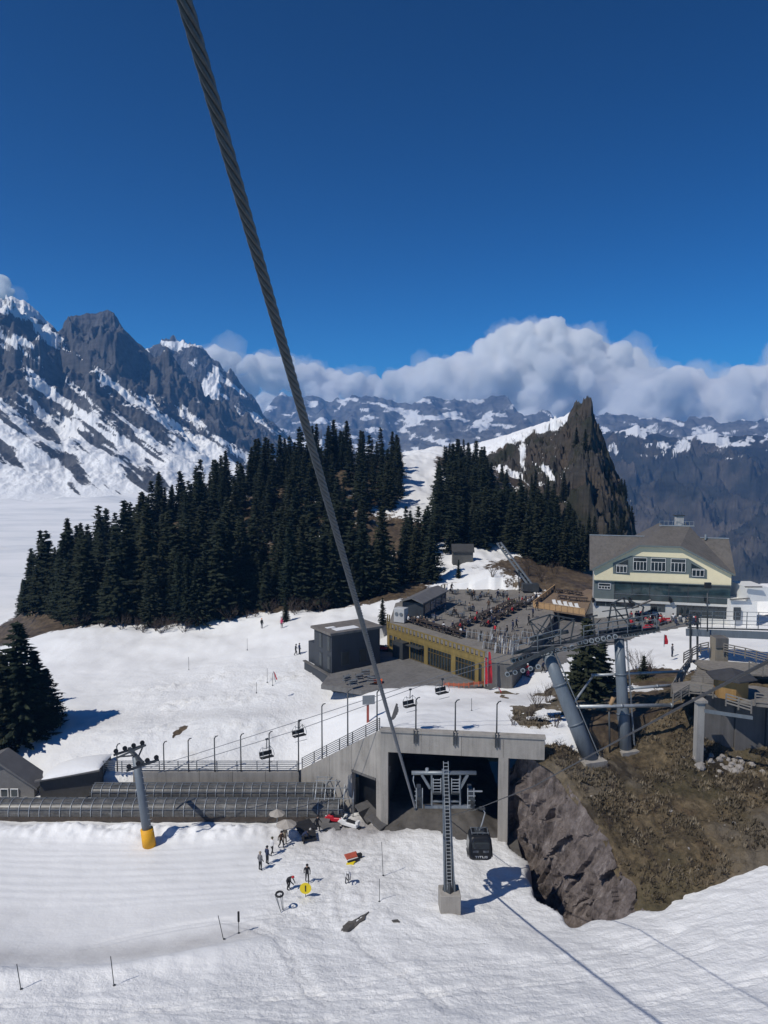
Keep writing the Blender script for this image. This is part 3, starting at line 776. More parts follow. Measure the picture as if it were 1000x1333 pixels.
def try_tree(px, y, h, lim=2.2, zoff=0.0):
    x = (px - 500) / FPX * y * 1.005
    for a, b, hh in tree_spots:
        if (a - x) ** 2 + ((b - y) * .8) ** 2 < (lim * (h + hh) / 40) ** 2: return
    tree_spots.append((x, y, h))
# skyline of the wood in the photograph: px -> y of the tree tops
TOP = [(28, 760), (40, 705), (60, 690), (82, 672), (100, 690), (125, 660), (150, 672), (180, 650), (200, 622), (235, 610), (265, 600), (290, 600), (300, 580), (330, 575), (360, 560), (400, 560), (430, 552), (470, 560), (490, 558), (510, 562), (520, 575),
       (524, 650), (568, 650), (572, 590), (590, 575), (620, 578), (640, 600), (650, 640), (690, 640), (720, 650), (740, 690), (770, 700)]
tpx = [p[0] for p in TOP]; tpy = [p[1] for p in TOP]
# rows from the front edge to the crest of the hill
edge_px = [(28, 166), (60, 160), (90, 146), (150, 141), (240, 139.5), (330, 141), (400, 143), (450, 143), (500, 147), (520, 151), (560, 159), (600, 178), (640, 182), (700, 176), (770, 172)]
CLEAR = ((345, 722, 14, 7), (366, 645, 8, 6), (500, 685, 26, 12), (455, 668, 12, 6), (640, 746, 52, 14), (545, 622, 20, 34))
def candidate(r2, hmin, hmax):
    px = r2.uniform(26, 775)
    y0 = float(np.interp(px, [e[0] for e in edge_px], [e[1] for e in edge_px]))
    y = y0 + r2.random() ** 1.15 * (292 - y0)
    h = r2.uniform(hmin, hmax) + (4.5 if y < y0 + 18 and px < 480 else 0)
    if 523 < px < 570 and y > 192: return None
    if 566 < px < 660 and y < 178: return None
    x = (px - 500) / FPX * y
    g = ground_top(x, y)
    a, b = pix(x, y, g); t0, t1 = pix(x, y, g + h)
    sky_y = float(np.interp(px, tpx, tpy))
    if t1 < sky_y - 5:
        h -= (sky_y - 5 - t1) / FPX * y
        if h < 7: return None
        t1 = sky_y - 5
    for (cx, cy, rx, ry) in CLEAR:
        if abs(a - cx) < rx and t1 < cy + ry and b > cy - ry and r2.random() < .85:
            if b < cy + ry + 12: return None
            h -= (cy + ry + 2 - t1) / FPX * y; t1 = cy + ry + 2
            if h < 6: return None
    return px, y, h
tries = 0
while len(tree_spots) < 270 and tries < 6000:
    tries += 1
    c = candidate(rg, 9, 18)
    if c: try_tree(c[0], c[1], c[2] * rg.uniform(.85, 1.1), 3.0)
for px in list(range(66, 505, 10)):      # the front fringe
    y0 = float(np.interp(px, [e[0] for e in edge_px], [e[1] for e in edge_px]))
    if abs(px - 345) > 8: try_tree(px + rg.uniform(-4, 4), y0 + rg.uniform(0, 6), rg.choice((rg.uniform(6, 12), rg.uniform(11, 19))), 1.8)
for i, (x, y, h) in enumerate(tree_spots):
    g = ground_top(x, y)
    s = h / 20.0
    place(PROTO[rg.randrange(5)], (x, y, g - .2), rg.uniform(0, 6.28), (s * rg.uniform(.9, 1.2), s * rg.uniform(.9, 1.2), s),
          'dark spruce standing among many others on the wooded hill', 'spruces covering the wooded hill')
# the trees behind them, which merge into one dark mass
fill_me = [spruce_mesh(90 + q, 18, 4.0, 26, 8, 1.0)[0] for q in range(2)]
fv = []
for me in fill_me:
    a = np.zeros(len(me.vertices) * 3, np.float32); me.vertices.foreach_get('co', a)
    f = np.zeros(len(me.loops), np.int32); me.loops.foreach_get('vertex_index', f)
    fv.append((a.reshape(-1, 3), f.reshape(-1, 3)))
VV = []; FF = []; nvt = 0; cnt = 0; r3 = random.Random(77)
for _ in range(5000):
    if cnt >= 430: break
    c = candidate(r3, 8, 15)
    if not c: continue
    cnt += 1
    px, y, h = c; x = (px - 500) / FPX * y; a, f = fv[cnt % 2]
    th = r3.uniform(0, 6.28); s_ = h / 18
    R_ = np.array([[math.cos(th), -math.sin(th), 0], [math.sin(th), math.cos(th), 0], [0, 0, 1]])
    VV.append((a @ R_.T) * s_ + np.array([x, y, ground_top(x, y) - .2])); FF.append(f + nvt); nvt += len(a)
wm = bpy.data.meshes.new('dense_wood'); V_ = np.concatenate(VV); F_ = np.concatenate(FF)
wm.vertices.add(len(V_)); wm.vertices.foreach_set('co', V_.ravel().astype(np.float32))
wm.loops.add(len(F_) * 3); wm.loops.foreach_set('vertex_index', F_.ravel().astype(np.int32))
wm.polygons.add(len(F_)); wm.polygons.foreach_set('loop_start', (np.arange(len(F_)) * 3).astype(np.int32)); wm.update(calc_edges=True); wm.materials.append(NEEDLE)
wo = bpy.data.objects.new('dense_wood', wm); COL.objects.link(wo)
tag(wo, 'dense dark spruce wood filling the hill behind the single trees', 'wood', kind='stuff')
# trees that can be told apart
near = spruce_proto(21, 16, 4.6, 52, 13, .55, low=.02)
place(near, tuple(at(28, 958, 93)[:2]) + (ground_top(at(28, 958, 93).x, 93) - .2,), .4, (1.25, 1.25, .95), 'broad dark spruce on the snow at the left edge, its shadow beside it', 'lone spruces')
p = at(-8, 940, 100); place(near, (p.x, p.y, ground_top(p.x, p.y) - .2), 2.2, .85, 'smaller dark spruce cut off by the left edge behind the broad one', 'lone spruces')
for px, py, y, s_, lab in ((48, 945, 95, (.85, .85, .66), 'short bushy spruce right of the broad one at the left edge'), (6, 962, 91.5, (.9, .9, .74), 'bushy spruce in front of the broad one, cut off by the left edge'), (62, 938, 97, (.6, .6, .46), 'lowest spruce at the right of the clump by the left edge')):
    p = at(px, py, y); place(near, (p.x, p.y, ground_top(p.x, p.y) - .2), px * .1, s_, lab, 'lone spruces')
young = spruce_proto(31, 8, 2.6, 30, 11, .42, low=.03)
p = at(762, 935, 88); place(young, (p.x, p.y, 8.6), 1.0, 1.45, 'dark spruce growing between the two leaning lift pylon legs', 'lone spruces')
p = at(748, 925, 90); place(young, (p.x, p.y, 8.9), 2.3, .8, 'short spruce behind the left leaning lift pylon', 'lone spruces')
p = at(783, 915, 92); place(young, (p.x, p.y, 9.2), 4.0, .95, 'bushy spruce just left of the right leaning pylon', 'lone spruces')
p = at(838, 876, 95); place(young, (p.x, p.y, 10.2), 5.0, .45, 'low dark spruce bush right of the right leaning pylon', 'lone spruces')
p = at(925, 660, 118)
for px, py, y, h, lab in ((372, 812, 136, 4.5, 'small spruce at the foot of the wood beside the flat-roofed grey building'),
                          (498, 815, 128, 5.0, 'small spruce behind the square grey building'),
                          (562, 775, 152, 13.0, 'tall narrow spruce behind the kiosk on the sun terrace'),
                          (540, 745, 158, 11.0, 'spruce left of the tall narrow one behind the terrace kiosk'),
                          (597, 752, 153, 4.0, 'low spruce on the snow hump behind the terrace fence')):
    q = at(px, py, y)
    place(PROTO[rg.randrange(5)], (q.x, q.y, ground_top(q.x, q.y) - .2), rg.uniform(0, 6), h / 20, lab, 'lone spruces')
for i, (px, y, h) in enumerate(((690, 172, 14), (702, 178, 17), (714, 170, 13), (726, 176, 16), (738, 170, 12), (748, 178, 14), (760, 172, 11), (680, 184, 17), (695, 190, 18), (720, 188, 17), (742, 190, 15), (655, 186, 14), (668, 180, 15), (768, 182, 13))):
    x = (px - 500) / FPX * y
    place(PROTO[i % 5], (x, y, ground_top(x, y) - .3), i * 1.3, h / 20, 'dark spruce in the belt between the sun terrace and the crag', 'spruces in the belt below the crag')
# trees clinging to the right flank and foot of the crag
crag_me = bpy.data.objects['rocky_crag'].data
cc = np.zeros(len(crag_me.vertices) * 3, np.float32); crag_me.vertices.foreach_get('co', cc); cc = cc.reshape(-1, 3)
k = 0
for _ in range(2500):
    v = cc[rg.randrange(len(cc))]
    a, b = pix(*[float(c) for c in v])
    if k >= 60: break
    if v[1] > 355: continue
    ok = (785 < a < 832 and 610 < b < 760) or (640 < a < 742 and 650 < b < 745) or (742 < a < 790 and 700 < b < 760 and rg.random() < .5) or (735 < a < 780 and 560 < b < 640 and rg.random() < .06)
    if not ok: continue
    k += 1
    h = rg.uniform(5, 10) if a > 780 else rg.uniform(9, 16)
    place(PROTO[rg.randrange(5)], (float(v[0]), float(v[1]), float(v[2]) - .8), rg.uniform(0, 6.28), h / 20, 'dark spruce clinging to the steep flank of the rocky crag', 'spruces on the crag')

# ------------------------------------------------------------------ clouds
cl = bpy.data.materials.new('cloud_droplets'); cl.use_nodes = True
ct = cl.node_tree
ct.nodes.remove(ct.nodes['Principled BSDF'])
vsn = ct.nodes.new('ShaderNodeVolumeScatter')
vsn.inputs['Color'].default_value = (1, 1, 1, 1)
vsn.inputs['Density'].default_value = .016
vsn.inputs['Anisotropy'].default_value = -.4
ct.links.new(vsn.outputs[0], ct.nodes['Material Output'].inputs['Volume'])
def cloud_mesh(name, puffs, label, voxel=42.0, seed=0.0, amp=1.0):
    bm = bmesh.new()
    for (c, r) in puffs:
        g = bmesh.ops.create_icosphere(bm, subdivisions=2, radius=r)
        for v in g['verts']: v.co = Vector((v.co.x, v.co.y, v.co.z * .85)) + Vector(c)
    me = bpy.data.meshes.new(name); bm.to_mesh(me); bm.free()
    o = bpy.data.objects.new(name, me); COL.objects.link(o)
    md = o.modifiers.new('r', 'REMESH'); md.mode = 'VOXEL'; md.voxel_size = voxel
    dg = bpy.context.evaluated_depsgraph_get()
    m2 = bpy.data.meshes.new_from_object(o.evaluated_get(dg))
    o.modifiers.clear(); o.data = m2; m2.name = name; bpy.data.meshes.remove(me)
    n = len(m2.vertices)
    co = np.zeros(n * 3); m2.vertices.foreach_get('co', co); co = co.reshape(-1, 3)
    no = np.zeros(n * 3); m2.vertices.foreach_get('normal', no); no = no.reshape(-1, 3)
    s = seed
    def bil(f, a): return np.abs(noise3(co[:, 0] * f + s, co[:, 1] * f, co[:, 2] * f)) * a
    d = bil(1 / 700, 330) + bil(1 / 330, 170) + bil(1 / 150, 85) + bil(1 / 75, 34) + fbm3(co[:, 0] / 90, co[:, 1] / 90, co[:, 2] / 90, 2) * 30 - 140
    co = co + no * (d * amp)[:, None]
    m2.vertices.foreach_set('co', co.ravel()); m2.update()
    m2.materials.clear(); m2.materials.append(cl)
    tag(o, label, 'cloud', 'clouds behind the mountains')
    return o
cv = cl.copy(); cv.name = 'thin_cloud_droplets'
[n_ for n_ in cv.node_tree.nodes if n_.type == 'VOLUME_SCATTER'][0].inputs['Density'].default_value = .0011
rg = random.Random(5)
def bank(px0, px1, top, bot, dist, n, rmin, rmax):
    out = []
    tx = [p[0] for p in top]; ty = [p[1] for p in top]
    for i in range(n):
        px = rg.uniform(px0, px1); t = np.interp(px, tx, ty)
        b = bot
        r = rg.uniform(rmin, rmax)
        rp = r / dist * FPX
        if t + rp > b - 4: continue
        py = rg.uniform(t + rp, b) if rg.random() < .6 else t + rp * rg.uniform(1.0, 1.5)
        c = at(px, py, dist + rg.uniform(-500, 500) + (py - t) * -4)
        out.append((tuple(c), r))
    return out
_core = cloud_mesh
def cloud_mesh(name, puffs, label, seed=0.0, amp=1.0):
    o = _core(name, puffs, label, 42.0, seed, amp)
    v = _core('thin_edge', [(c, r * 1.12 + 60) for c, r in puffs], label, 70.0, seed + 50, amp * 1.5)
    v.data.materials.clear(); v.data.materials.append(cv); v.parent = o
    for k in ('label', 'category', 'group'): del v[k]
    return o
cloud_mesh('cumulus_cloud', bank(520, 880, [(470, 520), (500, 495), (540, 476), (590, 462), (630, 458), (645, 440), (672, 418), (690, 408), (712, 412), (740, 424), (775, 442), (800, 446), (825, 458), (850, 478), (900, 520)], 560, 12000, 190, 150, 420),
           'towering white cumulus rising behind the rocky crag', seed=1.0)
cloud_mesh('cumulus_cloud', bank(815, 1150, [(800, 520), (830, 490), (870, 476), (900, 474), (925, 484), (950, 482), (985, 476), (1030, 455), (1150, 440)], 570, 10500, 120, 140, 330),
           'white cumulus bank over the wooded mountains at the right edge', seed=11.0)
cloud_mesh('cumulus_cloud', bank(175, 520, [(180, 470), (200, 452), (240, 450), (290, 453), (330, 456), (380, 462), (430, 474), (470, 482), (520, 500)], 555, 14000, 90, 150, 300),
           'flat grey-white cloud between the left peaks and the steel rope', seed=21.0, amp=.8)
cloud_mesh('cumulus_cloud', bank(-120, 6, [(-120, 330), (-40, 345), (-8, 352), (10, 362)], 395, 14000, 14, 150, 260),
           'small cloud at the left edge above the summit', seed=31.0, amp=.8)

# ------------------------------------------------------------------ concrete portal and retaining wall
def fy(x): return 77.0 - .13 * x
FN = Vector((-.13, -1, 0)).normalized(); FD = Vector((1, -.13, 0)).normalized()
def fp(x, z, back=0.0):
    return Vector((x, fy(x), z)) - FN * back
portal = thing('tunnel_portal', 'concrete cable-car tunnel portal with a wide dark mouth cut into the slope', 'portal', (6, 77, 0))
def wall_piece(name, x0, x1, z0, z1, th=.7, mat=CONC, parent=portal, push=0.0):
    m = MB(); m.prism([fp(x0, z0, push), fp(x1, z0, push), fp(x1, z1, push), fp(x0, z1, push)], (0, 0, 0), -FN * th)
    return m.build(name, mat, parent)
for q0, q1 in ((-.35, 3.9), (3.93, 8.1), (8.13, 12.4), (12.43, 16.6)): wall_piece('lintel_panel', q0, q1, 8.35, 10.55)
wall_piece('pillar', 11.95, 12.95, -2.6, 8.35, .9)
wall_piece('pillar', -.35, .42, -1.0, 8.35, .9)
m = MB()
cop0, cop1 = fp(-.42, 10.55), fp(16.7, 10.55)
m.prism([cop0 + FN * .12, cop1 + FN * .12, cop1 + FN * .12 + Vector((0, 0, .22)), cop0 + FN * .12 + Vector((0, 0, .22))], (0, 0, .002), -FN * .95 + Vector((0, 0, .002)))
m.build('coping', CONC, portal)
# inside of the tunnel
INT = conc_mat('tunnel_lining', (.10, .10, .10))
def inner(name, pts, th):
    MB().prism(pts, (0, 0, 0), th).build(name, INT, portal)
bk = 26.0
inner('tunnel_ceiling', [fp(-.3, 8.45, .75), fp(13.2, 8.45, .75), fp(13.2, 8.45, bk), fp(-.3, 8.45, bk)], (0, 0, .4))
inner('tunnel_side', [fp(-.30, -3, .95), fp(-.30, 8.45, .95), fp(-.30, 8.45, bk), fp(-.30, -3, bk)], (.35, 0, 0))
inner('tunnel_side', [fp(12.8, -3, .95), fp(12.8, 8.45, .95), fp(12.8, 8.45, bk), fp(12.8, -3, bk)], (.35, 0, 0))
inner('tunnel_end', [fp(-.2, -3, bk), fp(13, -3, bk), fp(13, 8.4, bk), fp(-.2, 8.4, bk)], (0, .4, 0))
# floor of the mouth: a dark earth bank
xs = np.linspace(-.2, 14.2, 50); ds = np.linspace(-3.2, 24, 60)
XX, DD = np.meshgrid(xs, ds); YY = 77 - .13 * XX + DD
ZZ = 1.55 * np.exp(-((DD - 3.0) / 3.4) ** 2) * (1 - .35 * sstep(8, 13, XX)) - .35 - 1.3 * sstep(9, 13.5, XX) + fbm2(XX * .7, YY * .7, 4) * .22 - .8 * sstep(-1.4, -3.2, DD)
earth = conc_mat('damp_earth', (.095, .088, .08))
g = grid_mesh('earth_bank', XX, YY, ZZ, earth, kind='structure')
# diagonal retaining wall with the small doorway, falling to the left
WA = Vector((-.36, 77.08, 0)); WB = Vector((-10.0, 85.2, 0)); WD = (WB - WA).normalized(); WN = Vector((WD.y, -WD.x, 0)); 
if WN.y > 0: WN = -WN
rwall = thing('retaining_wall', 'sloping concrete retaining wall below the railing, left of the tunnel mouth', 'wall', (-5, 81, 0))
L = (WB - WA).length
def wtop(t): return 10.75 + (2.75 - 10.75) * t
def wq(t0, t1, za0, za1, zb0, zb1, name, mat=CONC, th=.6, push=0.0):
    a = WA + WD * L * t0 - WN * push; b = WA + WD * L * t1 - WN * push
    MB().prism([a + Vector((0, 0, za0)), b + Vector((0, 0, zb0)), b + Vector((0, 0, zb1)), a + Vector((0, 0, za1))], (0, 0, 0), -WN * th).build(name, mat, rwall)
wq(.0, .05, -1, wtop(0), -1, wtop(.05), 'wall_panel')
wq(.053, .33, 5.0, wtop(.053), 5.0, wtop(.33), 'wall_panel')
wq(.333, .60, -1, wtop(.333), -1, wtop(.6), 'wall_panel')
wq(.603, 1.0, -1, wtop(.603), -1, wtop(1), 'wall_panel')
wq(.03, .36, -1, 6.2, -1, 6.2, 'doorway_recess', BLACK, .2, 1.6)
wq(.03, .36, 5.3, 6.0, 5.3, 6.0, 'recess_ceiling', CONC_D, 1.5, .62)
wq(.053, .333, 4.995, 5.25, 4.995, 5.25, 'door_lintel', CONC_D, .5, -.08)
flat_wall = thing('retaining_wall', 'low straight concrete wall below the long railing at the left', 'wall', (-25, 85, 0))
for k in range(5):
    x0 = -10.02 - k * 3.9; x1 = x0 - 3.86
    MB().box(((x0 + x1) / 2, 85.05, 1.05), (3.86, .5, 3.3)).build('wall_panel', CONC, flat_wall)

# ------------------------------------------------------------------ railings
def railing(name, label, pts, h=1.25, nr=5, step=2.0, mat=STEEL, pr=.05, rr=.03, group=None, box=True, cat='railing'):
    t = thing(name, label, cat, tuple(pts[0]), group)
    for a, b in zip(pts[:-1], pts[1:]):
        a = Vector(a); b = Vector(b); Ls = (b - a).length; n = max(1, round(Ls / step))
        for k in range(n + (1 if b == Vector(pts[-1]) else 0)):
            p = a.lerp(b, k / n)
            MB().box(p + Vector((0, 0, h / 2 - .05)), (pr * 2, pr * 2, h + .1)).build('post', mat, t)
        for r in range(nr):
            z = h * (r + 1) / nr - .03
            MB().bar(a + Vector((0, 0, z)), b + Vector((0, 0, z)), rr * 1.6, rr * 2.6).build('rail', mat, t)
    return t
def wt(t, dz=0.0): return WA + WD * L * t - WN * .3 + Vector((0, 0, wtop(t) + dz))
railing('guard_railing', 'steel railing climbing the sloping concrete wall beside the tunnel', [wt(0.03), wt(.5), wt(.985)], 1.35, 6, 2.1, STEEL_D)
railing('guard_railing', 'long straight steel railing on the low wall above the conveyor tunnels', [(-10.2, 84.95, 2.7), (-22, 84.95, 2.7), (-33, 84.95, 2.7)], 1.3, 6, 2.2)

# cranked posts
def crank_post(base, h, label, grp='cranked catch-fence posts along the wall', brackets=True, off=None):
    t = thing('fence_post', label, 'post', tuple(base), grp)
    b = Vector(base)
    MB().tube([b, b + Vector((0, 0, h * .45)), b + Vector((0, 0, h))], [.085, .075, .07], 8).build('mast', STEEL_D, t, True)
    MB().tube([b + Vector((0, 0, h - .03)), b + Vector((.18, -.05, h + .26)), b + Vector((.42, -.1, h + .34))], [.07, .065, .06], 8).build('cranked_head', STEEL_D, t, True)
    if brackets:
        for s in (-.22, .1):
            MB().box(b + Vector((s, -.62, -.35)), (.1, .16, 1.5)).build('bracket', STEEL_D, t)
    return t
ords = ['first', 'second', 'third', 'fourth', 'fifth', 'sixth', 'seventh', 'eighth', 'ninth', 'tenth', 'eleventh', 'twelfth', 'thirteenth']
pl = [(153, 1004, 969, 84.9), (214, 1014, 966, 84.9), (246, 1014, 962, 84.9), (280, 1010, 959, 84.9), (314, 1009, 956, 84.9), (351, 1008, 953, 84.9), (389, 1008, 938, 84.9)]
for i, (px, pb, ptp, y) in enumerate(pl):
    b = at(px, pb, y); tp = at(px, ptp, y)
    b.z = min(b.z, 2.75)
    crank_post(b, max(1.5, tp.z - b.z - .2), 'cranked steel post, %s from the left along the snowy wall' % ords[i], brackets=False)
for i, (px, t_, ptp) in enumerate([(424, .72, 917), (459, .40, 899), (493, .06, 899)]):
    b = wt(t_)
    tp = at(px, ptp, b.y)
    crank_post(b, tp.z - b.z - .2, 'cranked steel post, %s from the left, on the sloping wall' % ords[7 + i], brackets=False)
for i, (px, ptp) in enumerate([(541, 909), (592, 912), (645, 914)]):
    x = (px - 500) / FPX * 78.5
    b = fp(x, 10.6, .5); tp = at(px, ptp, b.y)
    crank_post(b, tp.z - b.z - .2, 'cranked steel post above the tunnel mouth, %s of three' % ['left', 'middle', 'right'][i])

# ------------------------------------------------------------------ covered conveyor tunnels
def poly_mat():
    t = NT('weathered_polycarbonate'); p = t.pos()
    a = t.noise(t.mapv(p, (.5, .5, 2.4)), 1.1, 5, .65); b = t.noise(p, 5, 4, .6)
    f = t.math('ADD', t.math('MULTIPLY', a, .7), t.math('MULTIPLY', b, .3))
    return t.set(t.ramp(f, [(.32, (.035, .036, .036)), (.5, (.10, .097, .09)), (.66, (.19, .185, .175))]), .35, spec=.4)
POLY = poly_mat()
def conveyor(label, x0, x1, y, z, r, wall, pitch, panels=True, ribs=4):
    t = thing('conveyor_tunnel', label, 'conveyor tunnel', (x0, y, z), 'covered conveyor tunnels')
    n = int((x1 - x0) / pitch)
    def arc(x, rr, k=9, a0=0, a1=math.pi):
        return [Vector((x, y - rr * math.cos(a0 + (a1 - a0) * q / k), z + wall + rr * .82 * math.sin(a0 + (a1 - a0) * q / k))) for q in range(k + 1)]
    hoop = panel = None
    for i in range(n + 1):
        x = x0 + i * pitch
        if hoop is None:
            m = MB(); pts = [Vector((x, y - r, z - .3))] + arc(x, r) + [Vector((x, y + r, z - .3))]
            m.tube(pts, .05, 6); hoop = m.build('hoop', STEEL_L, t, True)
        else:
            o = hoop.copy(); COL.objects.link(o); o.location.x += i * pitch
        if panels and i < n:
            if panel is None:
                m = MB(); a = arc(x + .05, r - .03, 7); b = arc(x + pitch - .05, r - .03, 7)
                a = [Vector((x + .05, y - r + .03, z - .2))] + a + [Vector((x + .05, y + r - .03, z - .2))]
                b = [Vector((x + pitch - .05, y - r + .03, z - .2))] + b + [Vector((x + pitch - .05, y + r - .03, z - .2))]
                m.add(a + b, [(k, k + 1, len(a) + k + 1, len(a) + k) for k in range(len(a) - 1)])
                panel = m.build('panel', POLY, t, True)
            else:
                o = panel.copy(); COL.objects.link(o); o.location.x += i * pitch
    for q in range(ribs):
        a = math.pi * (.12 + .6 * q / max(1, ribs - 1))
        p = Vector((0, y - (r + .03) * math.cos(a), z + wall + (r + .03) * .82 * math.sin(a)))
        MB().bar((x0 - .2, p.y, p.z), (x1 + .1, p.y, p.z), .05).build('purlin', STEEL, t)
    MB().bar((x0, y - r - .04, z + .35), (x1, y - r - .04, z + .35), .08, .5).build('kick_board', plain('wet_boards', (.075, .06, .048), .8, 0, .4, 2), t)
    return t
conveyor('long front conveyor tunnel of hoops and cloudy panels along the snow', -52, -4.6, 79.3, .05, 1.25, 1.0, 1.12)
back = conveyor('rear conveyor canopy of open hoops behind the long front tunnel', -33, -5.2, 82.4, .5, 1.1, 1.0, 1.0, ribs=5)
# loose roof frames at the right-hand end
fr = thing('canopy_frame', 'steel frame of an unclad canopy at the right end of the conveyor tunnels', 'frame', (-4, 79, 0))
for k in range(5):
    a = at(410 + k * 13, 1024 - k * 0, 81 - k * .5); 
    p0 = Vector((-7.6 + k * 1.05, 80.6, 0)); 
    MB().tube([p0 + Vector((0, -1.4, 0)), p0 + Vector((0, -1.4, 2.0)), p0 + Vector((.1, 0, 3.3)), p0 + Vector((.1, 1.2, 3.5))], .06, 6).build('rafter', STEEL_L, fr, True)
for k in range(4):
    y = 79.3 + k * .8; z = 2.1 + [0, .85, 1.35, 1.4][k]
    MB().bar((-7.7, y, z), (-3.3, y, z), .07).build('purlin', STEEL_L, fr)

# lodge with a pitched roof at the left edge
ROOFG = plain('grey_sheet_roof', (.15, .145, .14), .6, .1, .25, .7)
lod = thing('lodge', 'low grey lodge with a steep gable roof cut off by the left edge', 'building', (-44, 84, 0))
a = at(0, 986, 84); b = at(52, 1022, 84); 
m = MB(); m.prism([Vector((-58, 83.4, 0)), Vector((-58, 83.4, a.z - 3.2)), Vector((a.x, 83.4, a.z - .2)), Vector((b.x - .4, 83.4, b.z - .2)), Vector((b.x - .4, 83.4, 0))], (0, 0, 0), (0, 2.0, 0))
m.build('gable_wall', plain('lodge_wall', (.17, .165, .16), .8, 0, .2), lod)
m = MB(); m.prism([a + Vector((-.1, -1.2, 0)), b + Vector((.2, -1.2, -.1)), b + Vector((.2, -1.2, .16)), a + Vector((-.1, -1.2, .3))], (0, 0, 0), (0, 3.4, 0)); m.build('roof_slope', ROOFG, lod)
m = MB(); m.prism([a + Vector((-.1, -1.2, 0)), a + Vector((-12, -1.2, -4.0)), a + Vector((-12, -1.2, -3.7)), a + Vector((-.1, -1.2, .3))], (0, 0, 0), (0, 3.4, 0)); m.build('roof_slope', ROOFG, lod)
for k in range(2):
    q = at(6 + k * 13, 1032, 83.3)
    w = MB().box(q + Vector((0, -.02, 0)), (.9, .12, 1.0)).build('window', WHITE, lod)
    sub('pane', MB().box(q + Vector((0, -.09, 0)), (.7, .06, .8)), GLASS, w)
shed = thing('snow_shed', 'low dark shed under a thick cushion of snow beside the lodge', 'shed', (-38, 86, 0))
a = at(52, 1020, 82.3); b = at(128, 1000, 83.6)
m = MB(); m.prism([a + Vector((0, 0, -3)), b + Vector((0, 0, -3)), b + Vector((0, 0, -.2)), a + Vector((0, 0, .35))], (0, 0, 0), (0, 4, 0)); m.build('front_wall', plain('shed_wall', (.06, .058, .055), .8), shed)
m = MB(); m.bar(a + Vector((-.4, -.3, .42)), b + Vector((.3, -.3, -.1)), .5, .14); m.build('eave', ROOFG, shed)
xs = np.linspace(0, 1, 40); vs = np.linspace(0, 1, 24)
U, V = np.meshgrid(xs, vs)
PX = a.x + (b.x - a.x) * U + .2; PYY = a.y + (b.y - a.y) * U - .4 + 4.6 * V
PZ = a.z + .5 + (b.z - a.z - .5) * U + .75 * (np.sin(np.pi * U) ** .5) * (np.clip(np.sin(np.pi * V), 0, 1) ** .45)
sc_ = grid_mesh('roof_snow', PX - shed.location.x, PYY - shed.location.y, PZ - shed.location.z, SNOW, dict(dirt=PX * 0, rough=PX * 0)); sc_.parent = shed

# ------------------------------------------------------------------ chairlift pylon with the yellow pad
base = Vector((-23.9, 73.1, -.2)); top = at(177, 985, 73.3)
py_ = thing('chairlift_pylon', 'grey chairlift pylon with a yellow padded foot in the snow', 'pylon', tuple(base))
MB().tube([base, base.lerp(top, .5), top], [.50, .44, .38], 14).build('mast', TOWER, py_, True)
dirn = (top - base).normalized()
MB().tube([base + dirn * .1, base + dirn * 2.1], [.68, .64], 14).build('foot_pad', ORANGE, py_, True)
ax = Vector((.82, .57, 0))              # along the lift line
sd = Vector((.57, -.82, 0)).normalized()
c = top
MB().bar(c - sd * 2.3 + Vector((0, 0, .05)), c + sd * 2.3 + Vector((0, 0, .05)), .32, .36).build('crossarm', STEEL_D, py_)
MB().bar(at(151, 987, 73.0), at(190, 970, 73.0), .16, .16).build('gantry_beam', STEEL_D, py_)
for q, w in ((at(156, 985, 73.0), -1), (at(186, 972, 73), 1)):
    MB().bar(q, c + Vector((w * .3, 0, .1)), .12).build('gantry_strut', STEEL_D, py_)
MB().bar(at(172, 977, 73), at(180, 992, 73), .08).build('gantry_strut', STEEL_D, py_)
for s in (-1, 1):
    cc0 = c + sd * 2.3 * s
    MB().bar(cc0 - ax * 1.6 + Vector((0, 0, -.25)), cc0 + ax * 1.6 + Vector((0, 0, .1)), .14, .22).build('sheave_beam', STEEL_D, py_)
    for k in range(4):
        q = cc0 + ax * (-1.35 + .9 * k) + Vector((0, 0, .12 + .09 * k))
        MB().tube([q - sd * .07, q + sd * .07], .24, 12).build('sheave', RUBBER, py_)
for k in range(12):
    q = base.lerp(top, .2 + .065 * k)
    MB().bar(q + Vector((.42, -.3, 0)), q + Vector((.72, -.12, 0)), .035).build('rung', STEEL_L, py_)

# ------------------------------------------------------------------ the two leaning lift pylons on the hill
def big_leg(label, b, t, r0, r1, ladder):
    o = thing('leaning_pylon', label, 'pylon', tuple(b), 'leaning lift pylons')
    d = (t - b).normalized()
    MB().tube([b - d * .3, b.lerp(t, .3), b.lerp(t, .7), t], [r0, r0 * .97, r1 * 1.05, r1], 18).build('mast', TOWER, o, True)
    for f in (.32, .68): 
        q = b.lerp(t, f); MB().tube([q - d * .09, q + d * .09], [(r0 * (1 - f) + r1 * f) * 1.13] * 2, 18).build('flange', TOWER, o, True)
    MB().box(b + Vector((0, 0, -.3)), (r0 * 3.1, r0 * 3.1, .9), .3).build('footing', CONC, o)
    s = Vector((1, -.25, 0)).normalized()
    p0 = b + s * (r0 + .28) + d * .6; p1 = t + s * (r1 + .25)
    for e in (-.18, .18):
        MB().bar(p0 + Vector((0, e, 0)), p1 + Vector((0, e, 0)), .06).build('ladder_stile', STEEL, o)
    n = int((p1 - p0).length / .35)
    for k in range(n):
        q = p0.lerp(p1, (k + .5) / n); MB().bar(q + Vector((0, -.18, 0)), q + Vector((0, .18, 0)), .035).build('rung', STEEL, o)
    return o
